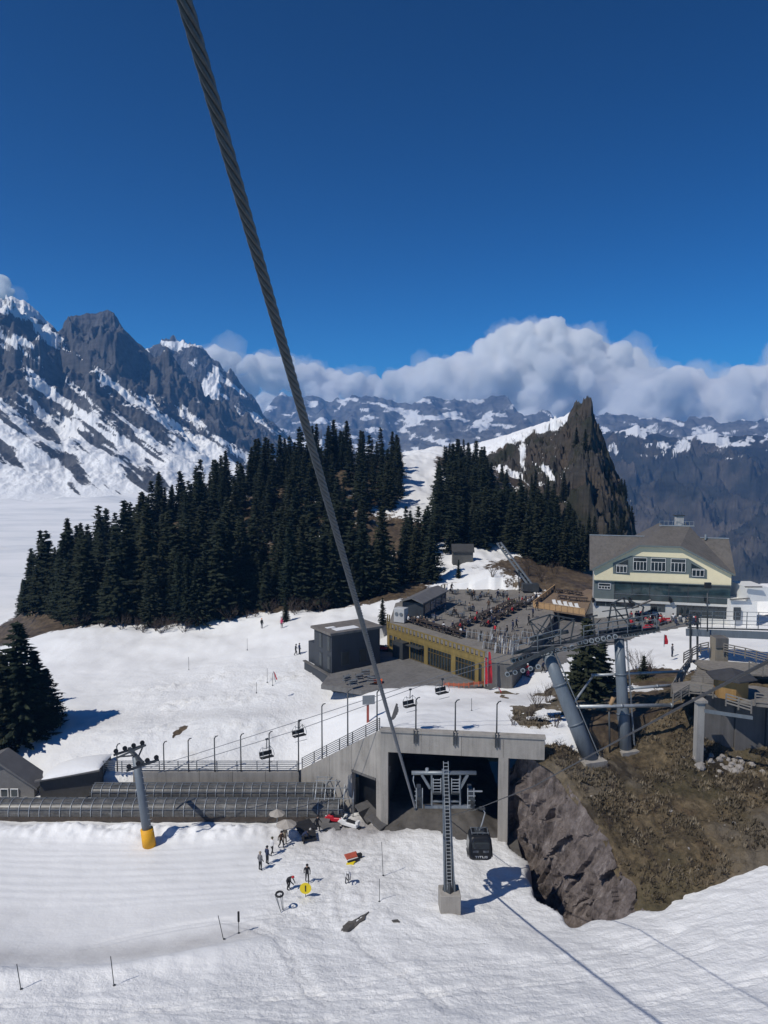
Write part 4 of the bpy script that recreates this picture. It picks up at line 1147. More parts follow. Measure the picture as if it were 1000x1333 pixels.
def sheave_row(o, a, b, n, r, side):
    a = Vector(a); b = Vector(b); d = (b - a).normalized()
    MB().bar(a - d * r, b + d * r, .16, .26).build('sheave_beam', STEEL_D, o)
    for k in range(n):
        q = a.lerp(b, k / (n - 1)) + side * .22 + Vector((0, 0, .1))
        w = MB().tube([q - side * .08, q + side * .08], r, 14).build('sheave', STEEL_L, o)
        sub('hub', MB().tube([q - side * .11, q + side * .11], r * .62, 10), STEEL_D, w)
b1 = at(768, 988, 77); t1 = at(711, 846, 79.5)
leg1 = big_leg('left of the two leaning grey lift pylons above the cliff', b1, t1, .84, .66, True)
b2 = at(814, 976, 80); t2 = at(806, 832, 82)
leg2 = big_leg('right of the two leaning grey lift pylons above the cliff', b2, t2, .70, .55, True)
front = Vector((0, -1, 0))
sheave_row(leg1, at(668, 860, 79.2), at(744, 843, 79.0), 9, .27, front)
sheave_row(leg1, at(660, 878, 78.4), at(700, 868, 78.4), 5, .26, front)
sheave_row(leg2, at(754, 837, 81.0), at(800, 829, 81.0), 7, .27, front)
sheave_row(leg2, at(812, 828, 83.4), at(850, 822, 83.4), 6, .26, front)
# crossheads, walkways and gantries of dark steel
def lattice(o, name, segs, w, mat):
    for a, b in segs: MB().bar(a, b, w).build(name, mat, o)
Y1 = 79.6
P = lambda x, y, d=0: at(x, y, Y1 + d)
lattice(leg1, 'crosshead_beam', [(P(668, 850), P(760, 832)), (P(690, 832, 1), P(740, 822, 1)), (P(660, 872, -1.5), P(722, 842, -1.5))], .34, STEEL_D)
lattice(leg1, 'gantry_post', [(P(704, 850), P(690, 808)), (P(722, 846), P(716, 800)), (P(742, 838), P(748, 806)), (P(690, 808), P(716, 800)), (P(716, 800), P(748, 806)), (P(690, 808), P(722, 840)), (P(748, 806), P(712, 838)), (P(716, 800), P(692, 838))], .13, STEEL_D)
lattice(leg1, 'cable_conduit', [(P(676, 862, -1.2), P(716, 852, -1.2)), (P(722, 850, -1), P(760, 838, -1)), (P(684, 846, .6), P(756, 826, .6)), (P(700, 812), P(736, 834)), (P(728, 802), P(728, 842)), (P(736, 804), P(704, 822))], .09, STEEL_D)
lattice(leg1, 'walkway_rail', [(P(668, 842, -.7), P(730, 826, -.7)), (P(668, 835, -.7), P(730, 819, -.7)), (P(668, 856, -.7), P(668, 834, -.7)), (P(700, 848, -.7), P(700, 826, -.7)), (P(730, 840, -.7), P(730, 818, -.7))], .07, STEEL)
MB().prism([P(664, 858, -1), P(735, 840, -1), P(735, 840, .4), P(664, 858, .4)], (0, 0, 0), (0, 0, .1)).build('walkway', STEEL_D, leg1)
Y1 = 82.2
lattice(leg2, 'crosshead_beam', [(P(752, 832), P(858, 818)), (P(780, 824, .8), P(836, 816, .8))], .4, STEEL_D)
lattice(leg2, 'gantry_post', [(P(790, 826), P(796, 786)), (P(822, 822), P(812, 778)), (P(796, 786), P(812, 778)), (P(796, 786), P(822, 818)), (P(790, 804), P(818, 800)), (P(775, 832), P(772, 802)), (P(768, 803), P(778, 801)), (P(830, 822), P(838, 790)), (P(838, 790), P(812, 778))], .15, STEEL_D)
lattice(leg2, 'cable_conduit', [(P(768, 838, -1), P(800, 836, -1)), (P(780, 812), P(846, 802)), (P(800, 784), P(806, 824)), (P(784, 796), P(832, 790)), (P(826, 800), P(852, 818)), (P(762, 826, .8), P(782, 806, .8)), (P(842, 800, .5), P(858, 818, .5))], .1, STEEL_D)
lattice(leg2, 'walkway_rail', [(P(760, 822, -.7), P(855, 806, -.7)), (P(760, 815, -.7), P(855, 799, -.7))] + [(P(760 + 19 * k, 834 - 3.2 * k, -.7), P(760 + 19 * k, 814 - 3.2 * k, -.7)) for k in range(6)], .07, STEEL)
MB().prism([P(756, 836, -1), P(858, 820, -1), P(858, 820, .5), P(756, 836, .5)], (0, 0, 0), (0, 0, .1)).build('walkway', STEEL_D, leg2)
# horizontal service pipes between pylons and the walkway
for a, b, w, lab in ((at(743, 920, 78.2), at(874, 918, 80), .2, 'lowest pale steel pipe running from the leaning pylon to the walkway'),
                     (at(822, 896, 81), at(888, 891, 84), .17, 'middle steel pipe behind the right leaning pylon'),
                     (at(772, 879, 82), at(890, 874, 86), .15, 'uppermost thin steel pipe passing behind the pylons')):
    o = thing('service_pipe', lab, 'pipe', tuple(a), 'steel pipes by the leaning pylons')
    MB().tube([a, b], w, 10).build('pipe', STEEL_L, o, True)
    for f in (.0, .5, 1.0):
        q = a.lerp(b, f); e = (b - a).normalized() * .12
        MB().tube([q - e, q + e], w * 1.35, 10).build('collar', STEEL, o, True)
o = thing('diagonal_strut', 'thin diagonal strut rising from the left leaning pylon', 'strut', tuple(at(743, 920, 78)))
MB().tube([at(743, 920, 78), at(772, 880, 82)], .12, 8).build('rod', STEEL_L, o, True)
MB().tube([at(743, 921, 77.9), at(746, 916, 78.4)], .2, 8).build('end_fitting', STEEL, o, True)
o = thing('hydrant_mast', 'rusty thin mast with a tan head standing between the leaning pylons', 'mast', tuple(at(794, 985, 79)))
MB().tube([at(794, 988, 79), at(793, 922, 79)], .11, 8).build('mast', STEEL_D, o, True)
MB().tube([at(792, 924, 79), at(799, 908, 79)], [.2, .26], 8).build('head', plain('tan_cover', (.32, .20, .10), .7), o, True)

# ------------------------------------------------------------------ gondola tower
tb = Vector((5.6, 60.9, .3))
tw = thing('gondola_tower', 'slim steel gondola tower with ladder and wide crosshead on a concrete block', 'tower', tuple(tb))
MB().box(tb + Vector((0, .1, 1.0)), (1.75, 1.75, 2.9), .04).build('concrete_block', CONC, tw, bevel=.04)
ct0 = tb + Vector((0, .1, 2.42)); zt = at(580, 1003, 60.9).z; xt = at(580, 1003, 60.9).x
ct1 = Vector((xt, 61.0, zt))
for s in (-1, 1):
    MB().bar(ct0 + Vector((s * .42, 0, 0)), ct1 + Vector((s * .21, 0, 0)), .14, .5, up=(0, 1, 0)).build('column_flange', TOWER, tw)
m = MB(); m.prism([ct0 + Vector((-.36, .06, 0)), ct0 + Vector((.36, .06, 0)), ct1 + Vector((.15, .06, 0)), ct1 + Vector((-.15, .06, 0))], (0, 0, 0), (0, .12, 0)); m.build('column_web', STEEL_D, tw)
MB().tube([ct0 + Vector((0, 0, -.02)), ct0 + Vector((0, 0, .9))], [.62, .46], 4).build('column_foot', STEEL_D, tw)
l0 = ct0 + Vector((0, -.32, -.2)); l1 = ct1 + Vector((0, -.32, .9))
for s in (-.2, .2): MB().bar(l0 + Vector((s, 0, 0)), l1 + Vector((s, 0, 0)), .05).build('ladder_stile', STEEL_L, tw)
for k in range(38):
    q = l0.lerp(l1, (k + .5) / 38); MB().bar(q + Vector((-.2, 0, 0)), q + Vector((.2, 0, 0)), .045).build('rung', STEEL_L, tw)
T = lambda x, y, d=0.0: at(x, y, 60.9 + d)
MB().tube([T(536, 1006), T(620, 1006)], .17, 12).build('top_beam', STEEL, tw, True)
MB().bar(T(553, 1050), T(615, 1050), .22, .24).build('lower_beam', STEEL, tw)
MB().bar(T(562, 1043), T(600, 1043), .1, .14).build('tie_beam', STEEL, tw)
for a, b in ((T(549, 1008), T(560, 1026)), (T(609, 1008), T(599, 1026))): MB().bar(a, b, .26, .2).build('knee_brace', STEEL, tw)
for x in (562, 599): MB().bar(T(x, 1007), T(x, 1051), .14).build('hanger_post', STEEL, tw)
for x0 in (564, 588):
    for k in range(5): MB().bar(T(x0, 1015 + k * 4.0, -.2), T(x0 + 10, 1015 + k * 4.0, -.2), .06).build('grille_bar', STEEL_L, tw)
    for x in (x0, x0 + 10): MB().bar(T(x, 1013, -.2), T(x, 1033, -.2), .07).build('grille_post', STEEL_L, tw)
    MB().prism([T(x0 - 1, 1034, -.5), T(x0 + 11, 1034, -.5), T(x0 + 11, 1034, .6), T(x0 - 1, 1034, .6)], (0, 0, 0), (0, 0, .08)).build('platform', STEEL_D, tw)
for sx, s in ((546, -1), (613, 1)):
    MB().box(T(sx, 1036), (.34, 2.6, .9)).build('sheave_frame', STEEL_D, tw)
    for k in range(6):
        q = T(sx + s * 1.5, 1046, -1.3 + .52 * k); MB().tube([q - Vector((.09, 0, 0)), q + Vector((.09, 0, 0))], .23, 12).build('sheave', RUBBER, tw)
    for k in range(4): MB().bar(T(sx - 4, 1030 + k * 6, -1.2), T(sx + 8 * s - 2 * s, 1030 + k * 6, -1.2), .06).build('guard_bar', STEEL_L, tw)
    for q in (-4, 4): MB().bar(T(sx + q, 1026, -1.2), T(sx + q, 1052, -1.2), .07).build('guard_post', STEEL_L, tw)
MB().tube([T(539, 1007), T(538, 1016), T(541, 1026)], .05, 6).build('cable_loop', STEEL_L, tw, True)
MB().tube([T(556, 1000), T(556, 1007)], [.14, .14], 8).build('lamp', STEEL_L, tw)
MB().bar(T(618, 1030), T(628, 1030), .1).build('outrigger', STEEL_L, tw)

# ------------------------------------------------------------------ steel ropes
def strand_rope(name, label, pts, D, strands, lay):
    """a wire rope with its own twisted strands"""
    P_ = [Vector(p) for p in pts]
    t = thing(name, label, 'rope', tuple(P_[0]))
    seg = [0.0]
    for a, b in zip(P_[:-1], P_[1:]): seg.append(seg[-1] + (b - a).length)
    Ltot = seg[-1]; step = lay / 14; n = int(Ltot / step) + 1
    S = np.linspace(0, Ltot, n)
    C = np.stack([np.interp(S, seg, [p[k] for p in P_]) for k in range(3)], 1)
    if len(P_) > 2:
        k = 41; w = np.ones(k) / k
        pad = np.concatenate([np.repeat(C[:1], k // 2, 0), C, np.repeat(C[-1:], k // 2, 0)])
        Cs = np.stack([np.convolve(pad[:, q], w, 'valid') for q in range(3)], 1); Cs[0] = C[0]; Cs[-1] = C[-1]; C = Cs
    Tn = np.gradient(C, axis=0); Tn /= np.linalg.norm(Tn, axis=1)[:, None]
    A = np.cross(Tn, np.array([0, 0, 1.0])); A /= np.linalg.norm(A, axis=1)[:, None]; B = np.cross(A, Tn)
    rs = D * .5 / (1 + 1 / math.sin(math.pi / strands)) * 1.06; R = D / 2 - rs
    for q in range(strands):
        ph = 2 * np.pi * S / lay + 2 * np.pi * q / strands
        M = C + (A * np.cos(ph)[:, None] + B * np.sin(ph)[:, None]) * R
        vs = []; nn = 8
        for j in range(nn):
            a = 2 * np.pi * j / nn
            vs.append(M + (A * math.cos(a) + B * math.sin(a)) * rs)
        V = np.stack(vs, 1).reshape(-1, 3)
        f = [(i * nn + j, i * nn + (j + 1) % nn, (i + 1) * nn + (j + 1) % nn, (i + 1) * nn + j) for i in range(n - 1) for j in range(nn)]
        MB().add(V, f).build('strand', ROPE, t, True)
    MB().tube([Vector(c) for c in C[::6]] + [Vector(C[-1])], R * .9, 6).build('core', RUBBER, t, True)
    return t
ROPE = plain('greased_wire', (.185, .19, .205), .5, .1, .3, 6)
near_end = at(235, -18, 8.2); far_end = at(541, 1053, 61)
strand_rope('steel_rope', 'thick twisted steel rope crossing the sky down to the gondola tower', [near_end, far_end], .18, 6, 1.40)
MB().tube([far_end - Vector((0, .6, -.3)), far_end + Vector((.1, .4, -.15))], .16, 8).build('rope_shoe', STEEL_D, tw)
rp = [at(1160, 790, 9.5), at(1000, 861, 12.5), at(890, 918, 20), at(782, 976, 32), at(694, 1024, 48), at(620, 1053, 61), at(560, 1068, 90)]
rope2 = thing('steel_rope', 'dark steel rope slanting in front of the brown hillside to the gondola', 'rope', tuple(rp[-1]))
MB().tube(rp, .036, 8).build('wire', plain('dark_greased_wire', (.06, .063, .07), .5, .1, .3, 6), rope2, True)
MB().tube([rp[4].lerp(rp[5], .9), rp[5], rp[5].lerp(rp[6], .05)], .085, 8).build('grip_sleeve', STEEL_D, rope2, True)
ra = [at(196, 999, 73.6), at(250, 983, 74.4), at(394, 937, 76), at(550, 887, 78), at(692, 842, 79.5)]
rb = [at(206, 1006, 72.4), at(250, 992, 73.4), at(388, 950, 75), at(550, 892, 77), at(692, 850, 78.4)]
for pts, lab in ((ra, 'thin chairlift rope, the upper of two above the snowy wall'), (rb, 'thin chairlift rope, the lower of two above the snowy wall')):
    o = MB().tube(pts, .032, 6).build('chairlift_rope', ROPE, None, True, off=pts[0]); tag(o, lab, 'rope', 'chairlift ropes')

for k, (pts, lab) in enumerate((([at(692, 842, 79.0), at(744, 838, 78.9), at(800, 824, 80.8), at(850, 814, 88), at(903, 800, 99)], 'lift rope running over the sheaves of both leaning pylons, upper'),
                                ([at(692, 850, 78.2), at(744, 845, 78.4), at(800, 832, 80.6), at(852, 822, 83.2), at(906, 808, 98.8)], 'lift rope running over the sheaves of both leaning pylons, lower'))):
    o = MB().tube(pts, .035, 6).build('chairlift_rope', ROPE, None, True, off=pts[0]); tag(o, lab, 'rope', 'chairlift ropes')
# ------------------------------------------------------------------ chairs
def chair(label, top_, h=1.9, rz=.6):
    t = thing('lift_chair', label, 'lift chair', tuple(top_), 'chairs on the lift', rz, local=True)
    MB().tube([(0, 0, 0), (0, .05, -.5), (.02, .1, -h * .55)], .045, 7).build('hanger', STEEL_D, t, True)
    MB().box((0, 0, .02), (.3, .14, .16)).build('grip', STEEL_D, t)
    zs = -h
    for s in (-.62, .62):
        MB().tube([(s, .35, zs), (s, .45, zs + .55), (s * .8, .3, zs + 1.0), (0, .1, -h * .55 + .03)], .03, 6).build('side_frame', STEEL, t, True)
        MB().tube([(s, .35, zs), (s, -.15, zs - .02), (s, -.42, zs + .3), (s * .9, -.2, zs + .85), (s * .6, .2, zs + 1.1)], .025, 6).build('restraint_bar', STEEL, t, True)
    MB().box((0, .05, zs), (1.4, .5, .09)).build('seat', RUBBER, t)
    MB().box((0, .36, zs + .32), (1.4, .07, .42), M=Matrix.Rotation(-.2, 3, 'X')).build('backrest', RUBBER, t)
    MB().tube([(-.7, -.3, zs - .45), (.7, -.3, zs - .45)], .025, 6).build('footrest', STEEL, t, True)
    return t
def on_line(pts, px):
    for a, b in zip(pts[:-1], pts[1:]):
        xa = pix(*a)[0]; xb = pix(*b)[0]
        if xa <= px <= xb: return a.lerp(b, (px - xa) / (xb - xa))
chair('empty chair on the lower lift rope, leftmost of the four over the snow', on_line(rb, 347))
chair('empty chair on the upper lift rope, second from the left over the snow', on_line(ra, 390), 1.6)
chair('empty chair hanging just above the left corner of the tunnel portal', on_line(rb, 534), 1.8)
chair('empty chair hanging before the asphalt yard of the gold building', on_line(rb, 576), 1.5)

# ------------------------------------------------------------------ gondola cabin
gy = 66.5
gb = at(624, 1112, gy); gb.z -= .1
cab = thing('gondola_cabin', 'black gondola cabin lettered TITLIS in front of the tunnel mouth', 'gondola', tuple(gb))
def ring(w, d, z, k=4, c=.28):
    out = []
    for sx, sy, a0 in ((1, 1, 0), (-1, 1, 90), (-1, -1, 180), (1, -1, 270)):
        for q in range(k + 1):
            a = math.radians(a0 + 90 * q / k)
            out.append(Vector((sx * (w / 2 - c) + c * math.cos(a), sy * (d / 2 - c) + c * math.sin(a), z)))
    return out
prof = [(1.72, 1.72, 0), (2.04, 2.04, .18), (2.22, 2.22, .62), (2.2, 2.2, 1.1), (2.02, 2.02, 1.75), (1.86, 1.86, 2.1), (1.6, 1.6, 2.24)]
m = MB(); vs = []
for w, d, z in prof: vs += [p + gb for p in ring(w, d, z)]
n = 20
fs = [(i * n + j, i * n + (j + 1) % n, (i + 1) * n + (j + 1) % n, (i + 1) * n + j) for i in range(len(prof) - 1) for j in range(n)] + [tuple(reversed(range(n))), tuple((len(prof) - 1) * n + j for j in range(n))]
m.add(vs, fs); CABM = plain('black_gloss_shell', (.011, .012, .014), .42, 0, .25, spec=.35)
body = m.build('shell', CABM, cab, True)
def cabin_face(name, x0, x1, z0, z1, mat, out=.02, parent=None):
    f = lambda z: np.interp(z, [p[2] for p in prof], [p[1] / 2 for p in prof])
    pts = [gb + Vector((x, -f(z) - out, z)) for x, z in ((x0, z0), (x1, z0), (x1, z1), (x0, z1))]
    mm = MB().prism(pts, (0, 0, 0), (0, .05, .01))
    return mm.build(name, mat, cab) if parent is None else sub(name, mm, mat, parent)
fw = cabin_face('front_window', -.78, .78, 1.18, 1.78, GLASS)
for x0, x1 in ((-.72, -.22), (.22, .72)): cabin_face('ventilation_panel', x0, x1, .86, 1.06, plain('smoked_panel', (.12, .13, .14), .4))
for s in (-1, 1):
    pts = [gb + Vector((s * (np.interp(z, [p[2] for p in prof], [p[0] / 2 for p in prof]) + .02), y, z)) for y, z in ((-.75, .95), (.75, .95), (.7, 1.8), (-.7, 1.8))]
    MB().prism(pts, (0, 0, 0), (-s * .05, 0, 0)).build('side_window', GLASS, cab)
for y in (-.5, .5): MB().bar(gb + Vector((-.8, y, 2.42)), gb + Vector((.8, y, 2.42)), .06).build('roof_rail', STEEL, cab)
for x in (-.75, -.25, .25, .75): MB().bar(gb + Vector((x, -.55, 2.3)), gb + Vector((x, .55, 2.42)), .06).build('roof_rail', STEEL, cab)
MB().box(gb + Vector((0, 0, 2.33)), (.9, .9, .14)).build('suspension_base', STEEL_D, cab)
hg = rp[5].lerp(rp[4], .02); hp = at(628, 1052.5, gy)
MB().tube([gb + Vector((0, 0, 2.35)), gb + Vector((.25, .1, 3.0)), Vector((gb.x + .5, gy, hp.z - .4)), hp], [.075, .07, .06, .06], 8).build('hanger', STEEL_L, cab, True)
MB().box(hp, (.5, .25, .22)).build('grip', STEEL_D, cab)
for x in (-1, 1): MB().box(gb + Vector((x * 1.12, -.1, .35)), (.08, 1.2, .24)).build('ski_holder', STEEL_D, cab)
fc = bpy.data.curves.new('lettering', 'FONT'); fc.body = 'TITLIS'; fc.size = .36; fc.align_x = 'CENTER'; fc.extrude = .006; fc.offset = .006
fc.materials.append(WHITE)
tmp_ = bpy.data.objects.new('lettering_curve', fc); COL.objects.link(tmp_)
fm = bpy.data.meshes.new_from_object(tmp_.evaluated_get(bpy.context.evaluated_depsgraph_get())); bpy.data.objects.remove(tmp_)
fo = bpy.data.objects.new('lettering', fm); COL.objects.link(fo); fo.parent = cab
fo.scale = (1.25, .85, 1); fo.rotation_euler = (math.radians(101.6), 0, 0)
fo.location = Vector((.05, -1.085, .34))

# ------------------------------------------------------------------ square grey building
CLAD = plain('anthracite_cladding', (.045, .05, .058), .6, .05, .25, .6, streak=True)
FLAT = conc_mat('gravel_roof', (.17, .155, .14))
c1 = on(432, 878, 8.6); c1 = Vector((c1.x, c1.y, 0))           # near corner
dl = (on(400, 862, 8.6) - on(432, 878, 8.6)).normalized()     # along the left face
dl.z = 0; dl.normalize(); dr = Vector((-dl.y, dl.x, 0))
if dr.x < 0: dr = -dr
WL, WR, ZB, ZT = 5.2, 8.2, 8.6, 14.6
gb_ = thing('grey_building', 'square anthracite building with a flat roof and slit windows on the snow', 'building', (c1.x, c1.y, 7))
def gq(a, b, z): return c1 + dl * a + dr * b + Vector((0, 0, z))
def slab(a0, a1, b0, b1, z0, z1, name, mat, parent):
    return MB().prism([gq(a0, b0, z0), gq(a1, b0, z0), gq(a1, b1, z0), gq(a0, b1, z0)], (0, 0, 0), (0, 0, z1 - z0)).build(name, mat, parent)
slab(0, WL, 0, WR, ZB, ZT - .35, 'wall', CLAD, gb_)
slab(-.35, WL + .5, -.35, WR + .35, ZT - .348, ZT, 'flat_roof', FLAT, gb_)
slab(.6, 2.2, 1.2, 5.0, ZT + .002, ZT + .05, 'roof_snow', SNOW, gb_)
slab(2.6, 3.4, .8, 2.2, ZT + .002, ZT + .04, 'roof_snow', SNOW, gb_)
slab(WL + .002, WL + 2.6, .4, WR, ZB, ZB + 3.2, 'low_wing', CLAD, gb_)
def slitL(a, w, z, h):
    p = [gq(a - w / 2, -.02, z), gq(a + w / 2, -.02, z), gq(a + w / 2, -.02, z + h), gq(a - w / 2, -.02, z + h)]
    f = MB().prism(p, -dr * .06, dr * .1).build('window', STEEL_D, gb_)
    q = [gq(a - w * .36, -.085, z + .08), gq(a + w * .36, -.085, z + .08), gq(a + w * .36, -.085, z + h - .08), gq(a - w * .36, -.085, z + h - .08)]
    sub('pane', MB().prism(q, (0, 0, 0), dr * .02), GLASS, f)
slitL(.8, .8, ZB + 3.2, 2.2); slitL(3.2, .8, ZB + 3.2, 2.2); slitL(.8, .8, ZB + .3, 2.2); slitL(3.2, .8, ZB + .3, 2.2)
for b in (1.6, 4.6):
    p = [gq(-.02, b, ZB + 1.0), gq(-.02, b + 1.3, ZB + 1.0), gq(-.02, b + 1.3, ZB + 3.0), gq(-.02, b, ZB + 3.0)]
    f = MB().prism(p, -dl * .05, dl * .1).build('window', STEEL_D, gb_)
    q = [gq(-.075, b + .1, ZB + 1.1), gq(-.075, b + 1.2, ZB + 1.1), gq(-.075, b + 1.2, ZB + 2.9), gq(-.075, b + .1, ZB + 2.9)]
    sub('pane', MB().prism(q, (0, 0, 0), dl * .015), GLASS, f)
# dark plinth wall and the asphalt yard
plinth = thing('plinth_wall', 'dark grey plinth wall under the square building, tapering into the snow', 'wall', (c1.x, c1.y, 6))
pa = gq(WL + 2.7, -.3, 0); pb = gq(-1.2, -.6, 0); pcn = gq(-1.2, 9.2, 0)
MB().prism([pa + Vector((0, 0, 4.5)), pb + Vector((0, 0, 4.5)), pb + Vector((0, 0, 8.55)), pa + Vector((0, 0, 8.75))], (0, 0, 0), dr * .4).build('wall_panel', CLAD, plinth)
MB().prism([pb + Vector((0, 0, 4.5)), gq(-6.0, 1.0, 4.5), gq(-6.0, 1.0, 8.3), pb + Vector((0, 0, 8.55))], (0, 0, 0), dr * .4).build('wall_panel', CLAD, plinth)
MB().bar(pa + Vector((0, 0, 8.82)), pb + Vector((0, 0, 8.64)), .5, .14).build('coping', CONC_D, plinth)
MB().bar(pb + Vector((0, 0, 8.64)), gq(-6, 1.0, 8.38), .5, .14).build('coping', CONC_D, plinth)
yard = [on(418, 892, 8.55), on(470, 900, 8.5), on(560, 893, 9.05), on(600, 893, 9.1), on(628, 893, 9.1), on(628, 878, 9.1), on(505, 845, 9.1), on(470, 840, 9.0), on(430, 876, 8.6)]
zy = 9.12
yv = [Vector((p.x, p.y, zy if i > 1 and i < 8 else 8.62)) for i, p in enumerate(yard)]
m = MB(); m.prism(yv, (0, 0, -.6), (0, 0, 0)); o = m.build('asphalt_yard', ASPH); o['kind'] = 'structure'

fc_poly = [on(655, 877, 9.5), on(728, 869, 10), on(742, 852, 10.3), on(806, 838, 10.8), on(832, 826, 11), on(908, 815, 11), on(908, 798, 11), on(768, 800, 11), on(715, 796, 10.8), on(690, 825, 10.3), on(664, 852, 9.7)]
xs = np.arange(10, 66, .5); ys = np.arange(88, 134, .5); XX, YY = np.meshgrid(xs, ys)
grid_mesh('paved_forecourt', XX, YY, up_full(XX, YY) + .07, ASPH, keep=inside(XX + .5 * fbm2(XX * .5, YY * .5, 2), YY + .6 * fbm2(XX * .4 + 4, YY * .4, 2), fc_poly), kind='structure')
# ------------------------------------------------------------------ gold terrace building
GOLD = plain('gold_timber_cladding', (.215, .155, .05), .65, 0, .3, 1.2, streak=True)
GOLDD = plain('dark_gold_timber', (.10, .07, .025), .7, 0, .3, 2)
F0 = on(504, 847, 9.1); F1 = on(631, 892, 9.1); F0.z = F1.z = 0
fd = (F1 - F0).normalized(); FL = (F1 - F0).length; fn = Vector((fd.y, -fd.x, 0))
if fn.y > 0: fn = -fn
ZD = 12.55
tb_ = thing('terrace_building', 'low gold-clad restaurant building with a sun terrace on its roof', 'building', (F0.x, F0.y, 9))
def gf(s, z, out=0.0): return F0 + fd * s + fn * out + Vector((0, 0, z))
def fpan(name, s0, s1, z0, z1, mat, out=0.0, th=.25, parent=tb_, subpart=False):
    mm = MB().prism([gf(s0, z0, out), gf(s1, z0, out), gf(s1, z1, out), gf(s0, z1, out)], (0, 0, 0), -fn * th)
    return sub(name, mm, mat, parent) if subpart else mm.build(name, mat, parent)
bays = []
px2s = lambda px: max(0, min(FL, ((lambda p: (Vector((p.x, p.y, 0)) - F0).dot(fd))(on(px, 847 + (px - 504) * 45 / 127, 9.1)))))
bay_px = [(507, 511), (513, 517), (520, 522), (534, 552), (557, 587), (593, 618), (623, 627)]
bays = [(px2s(a), px2s(b)) for a, b in bay_px]
zs0, zs1 = 9.0, 12.0
cur = 0.0
for s0, s1 in bays:
    if s0 > cur: fpan('wall', cur, s0, 8.0, zs1, GOLD)
    cur = s1
fpan('wall', cur, FL, 8.0, zs1, GOLD)
fpan('fascia', 0, FL, zs1 + .003, ZD + .15, GOLD, .03, .3)
for i, (s0, s1) in enumerate(bays):
    w = s1 - s0; n = 1 if w < 1.2 else max(3, round(w / .62))
    zb = 9.15 if i > 2 else 9.9
    fpan('wall', s0, s1, 8.0, zb, GOLD, -.02)
    fpan('wall', s0, s1, zs1 - .25, zs1, GOLD, -.02)
    win = fpan('window', s0, s1, zb, zb + .08, GOLDD, .02, .2)
    for k in range(n + 1):
        sc0 = s0 + w * k / n
        fpan('mullion', sc0 - .05, sc0 + .05, zb, zs1 - .25, GOLDD, .01, .2, win, True)
    fpan('transom', s0, s1, 11.1, 11.18, GOLDD, .015, .2, win, True)
    for k in range(n):
        fpan('pane', s0 + w * k / n + .05, s0 + w * (k + 1) / n - .05, zb + .05, zs1 - .27, GLASS, -.08, .04, win, True)
# roof deck slab
dk = [gf(0, ZD, 0), gf(FL, ZD, 0), on(668, 862, ZD), on(704, 828, ZD), on(722, 800, ZD), on(712, 778, ZD), on(690, 770, ZD), on(640, 764, ZD), on(575, 768, ZD), on(560, 774, ZD), on(515, 785, ZD)]
dkv = [Vector((p.x, p.y, ZD)) for p in dk]
MB().prism(dkv, (0, 0, -.3), (0, 0, 0)).build('roof_deck', DECK, tb_)
for a, b in ((1, 2), (2, 3), (3, 4), (4, 5), (10, 0)):
    p = dkv[a]; q = dkv[b]; d = (q - p).normalized(); nn = Vector((d.y, -d.x, 0))
    c = (p + q) / 2; nn = nn if nn.dot(Vector((15, 120, 0)) - Vector((c.x, c.y, 0))) > 0 else -nn
    MB().prism([p + nn * .12 + Vector((0, 0, -5)), q + nn * .12 + Vector((0, 0, -5)), q + nn * .12 + Vector((0, 0, -.303)), p + nn * .12 + Vector((0, 0, -.303))], (0, 0, 0), nn * .25).build('side_wall', CONC_D, tb_)
# door box and porch
fpan('entrance_box', px2s(520), px2s(533), 8.9, 11.6, STEEL_D, 1.3, 1.25)
fpan('porch_roof', px2s(534), px2s(552), 11.3, 11.42, STEEL_D, .9, .85)
# parapet: gold rail on closely set uprights
par = thing('parapet_railing', 'gold timber parapet of close-set uprights along the front of the sun terrace', 'railing', tuple(gf(0, ZD)))
fpan('top_rail', -.05, FL + .05, 13.55, 13.68, GOLD, .12, .16, par)
fpan('bottom_rail', 0, FL, 12.72, 12.82, GOLD, .08, .1, par)
nb = 24; base_ = None
for k in range(nb + 1):
    s = FL * k / nb
    if base_ is None: base_ = fpan('upright', s, s + .34, 12.823, 13.548, GOLD, .09, .08, par)
    else:
        o = base_.copy(); COL.objects.link(o); o.location = Vector(o.location) + fd * (FL - .34) * k / nb
# back fence of pale posts and the gold flagged corner
bf = [on(575, 768, ZD), on(605, 763, ZD), on(640, 762, ZD), on(690, 767, ZD)]
fence = thing('terrace_fence', 'curved fence of pale upright boards at the back of the sun terrace', 'fence', tuple(bf[0]))
brd = None
for a, b in zip(bf[:-1], bf[1:]):
    n = int((b - a).length / .8)
    MB().bar(a + Vector((0, 0, 1.05)), b + Vector((0, 0, 1.05)), .08, .1).build('top_rail', WOODL, fence)
    for k in range(n):
        q = a.lerp(b, k / n)
        if brd is None:
            brd = MB().box(q + Vector((0, 0, .5)), (.36, .06, 1.0)).build('board', plain('bleached_boards', (.38, .33, .24), .8), fence); q0 = q
        else:
            o = brd.copy(); COL.objects.link(o); o.location = Vector(o.location) + (q - q0)
cp = thing('corner_post', 'gold forked timber post at the left end of the terrace parapet', 'post', tuple(gf(0, ZD)))
for s in (0, .5): MB().bar(gf(s, ZD, .05), gf(s + .25, ZD + 2.4, .05), .2, .12).build('timber', GOLD, cp)
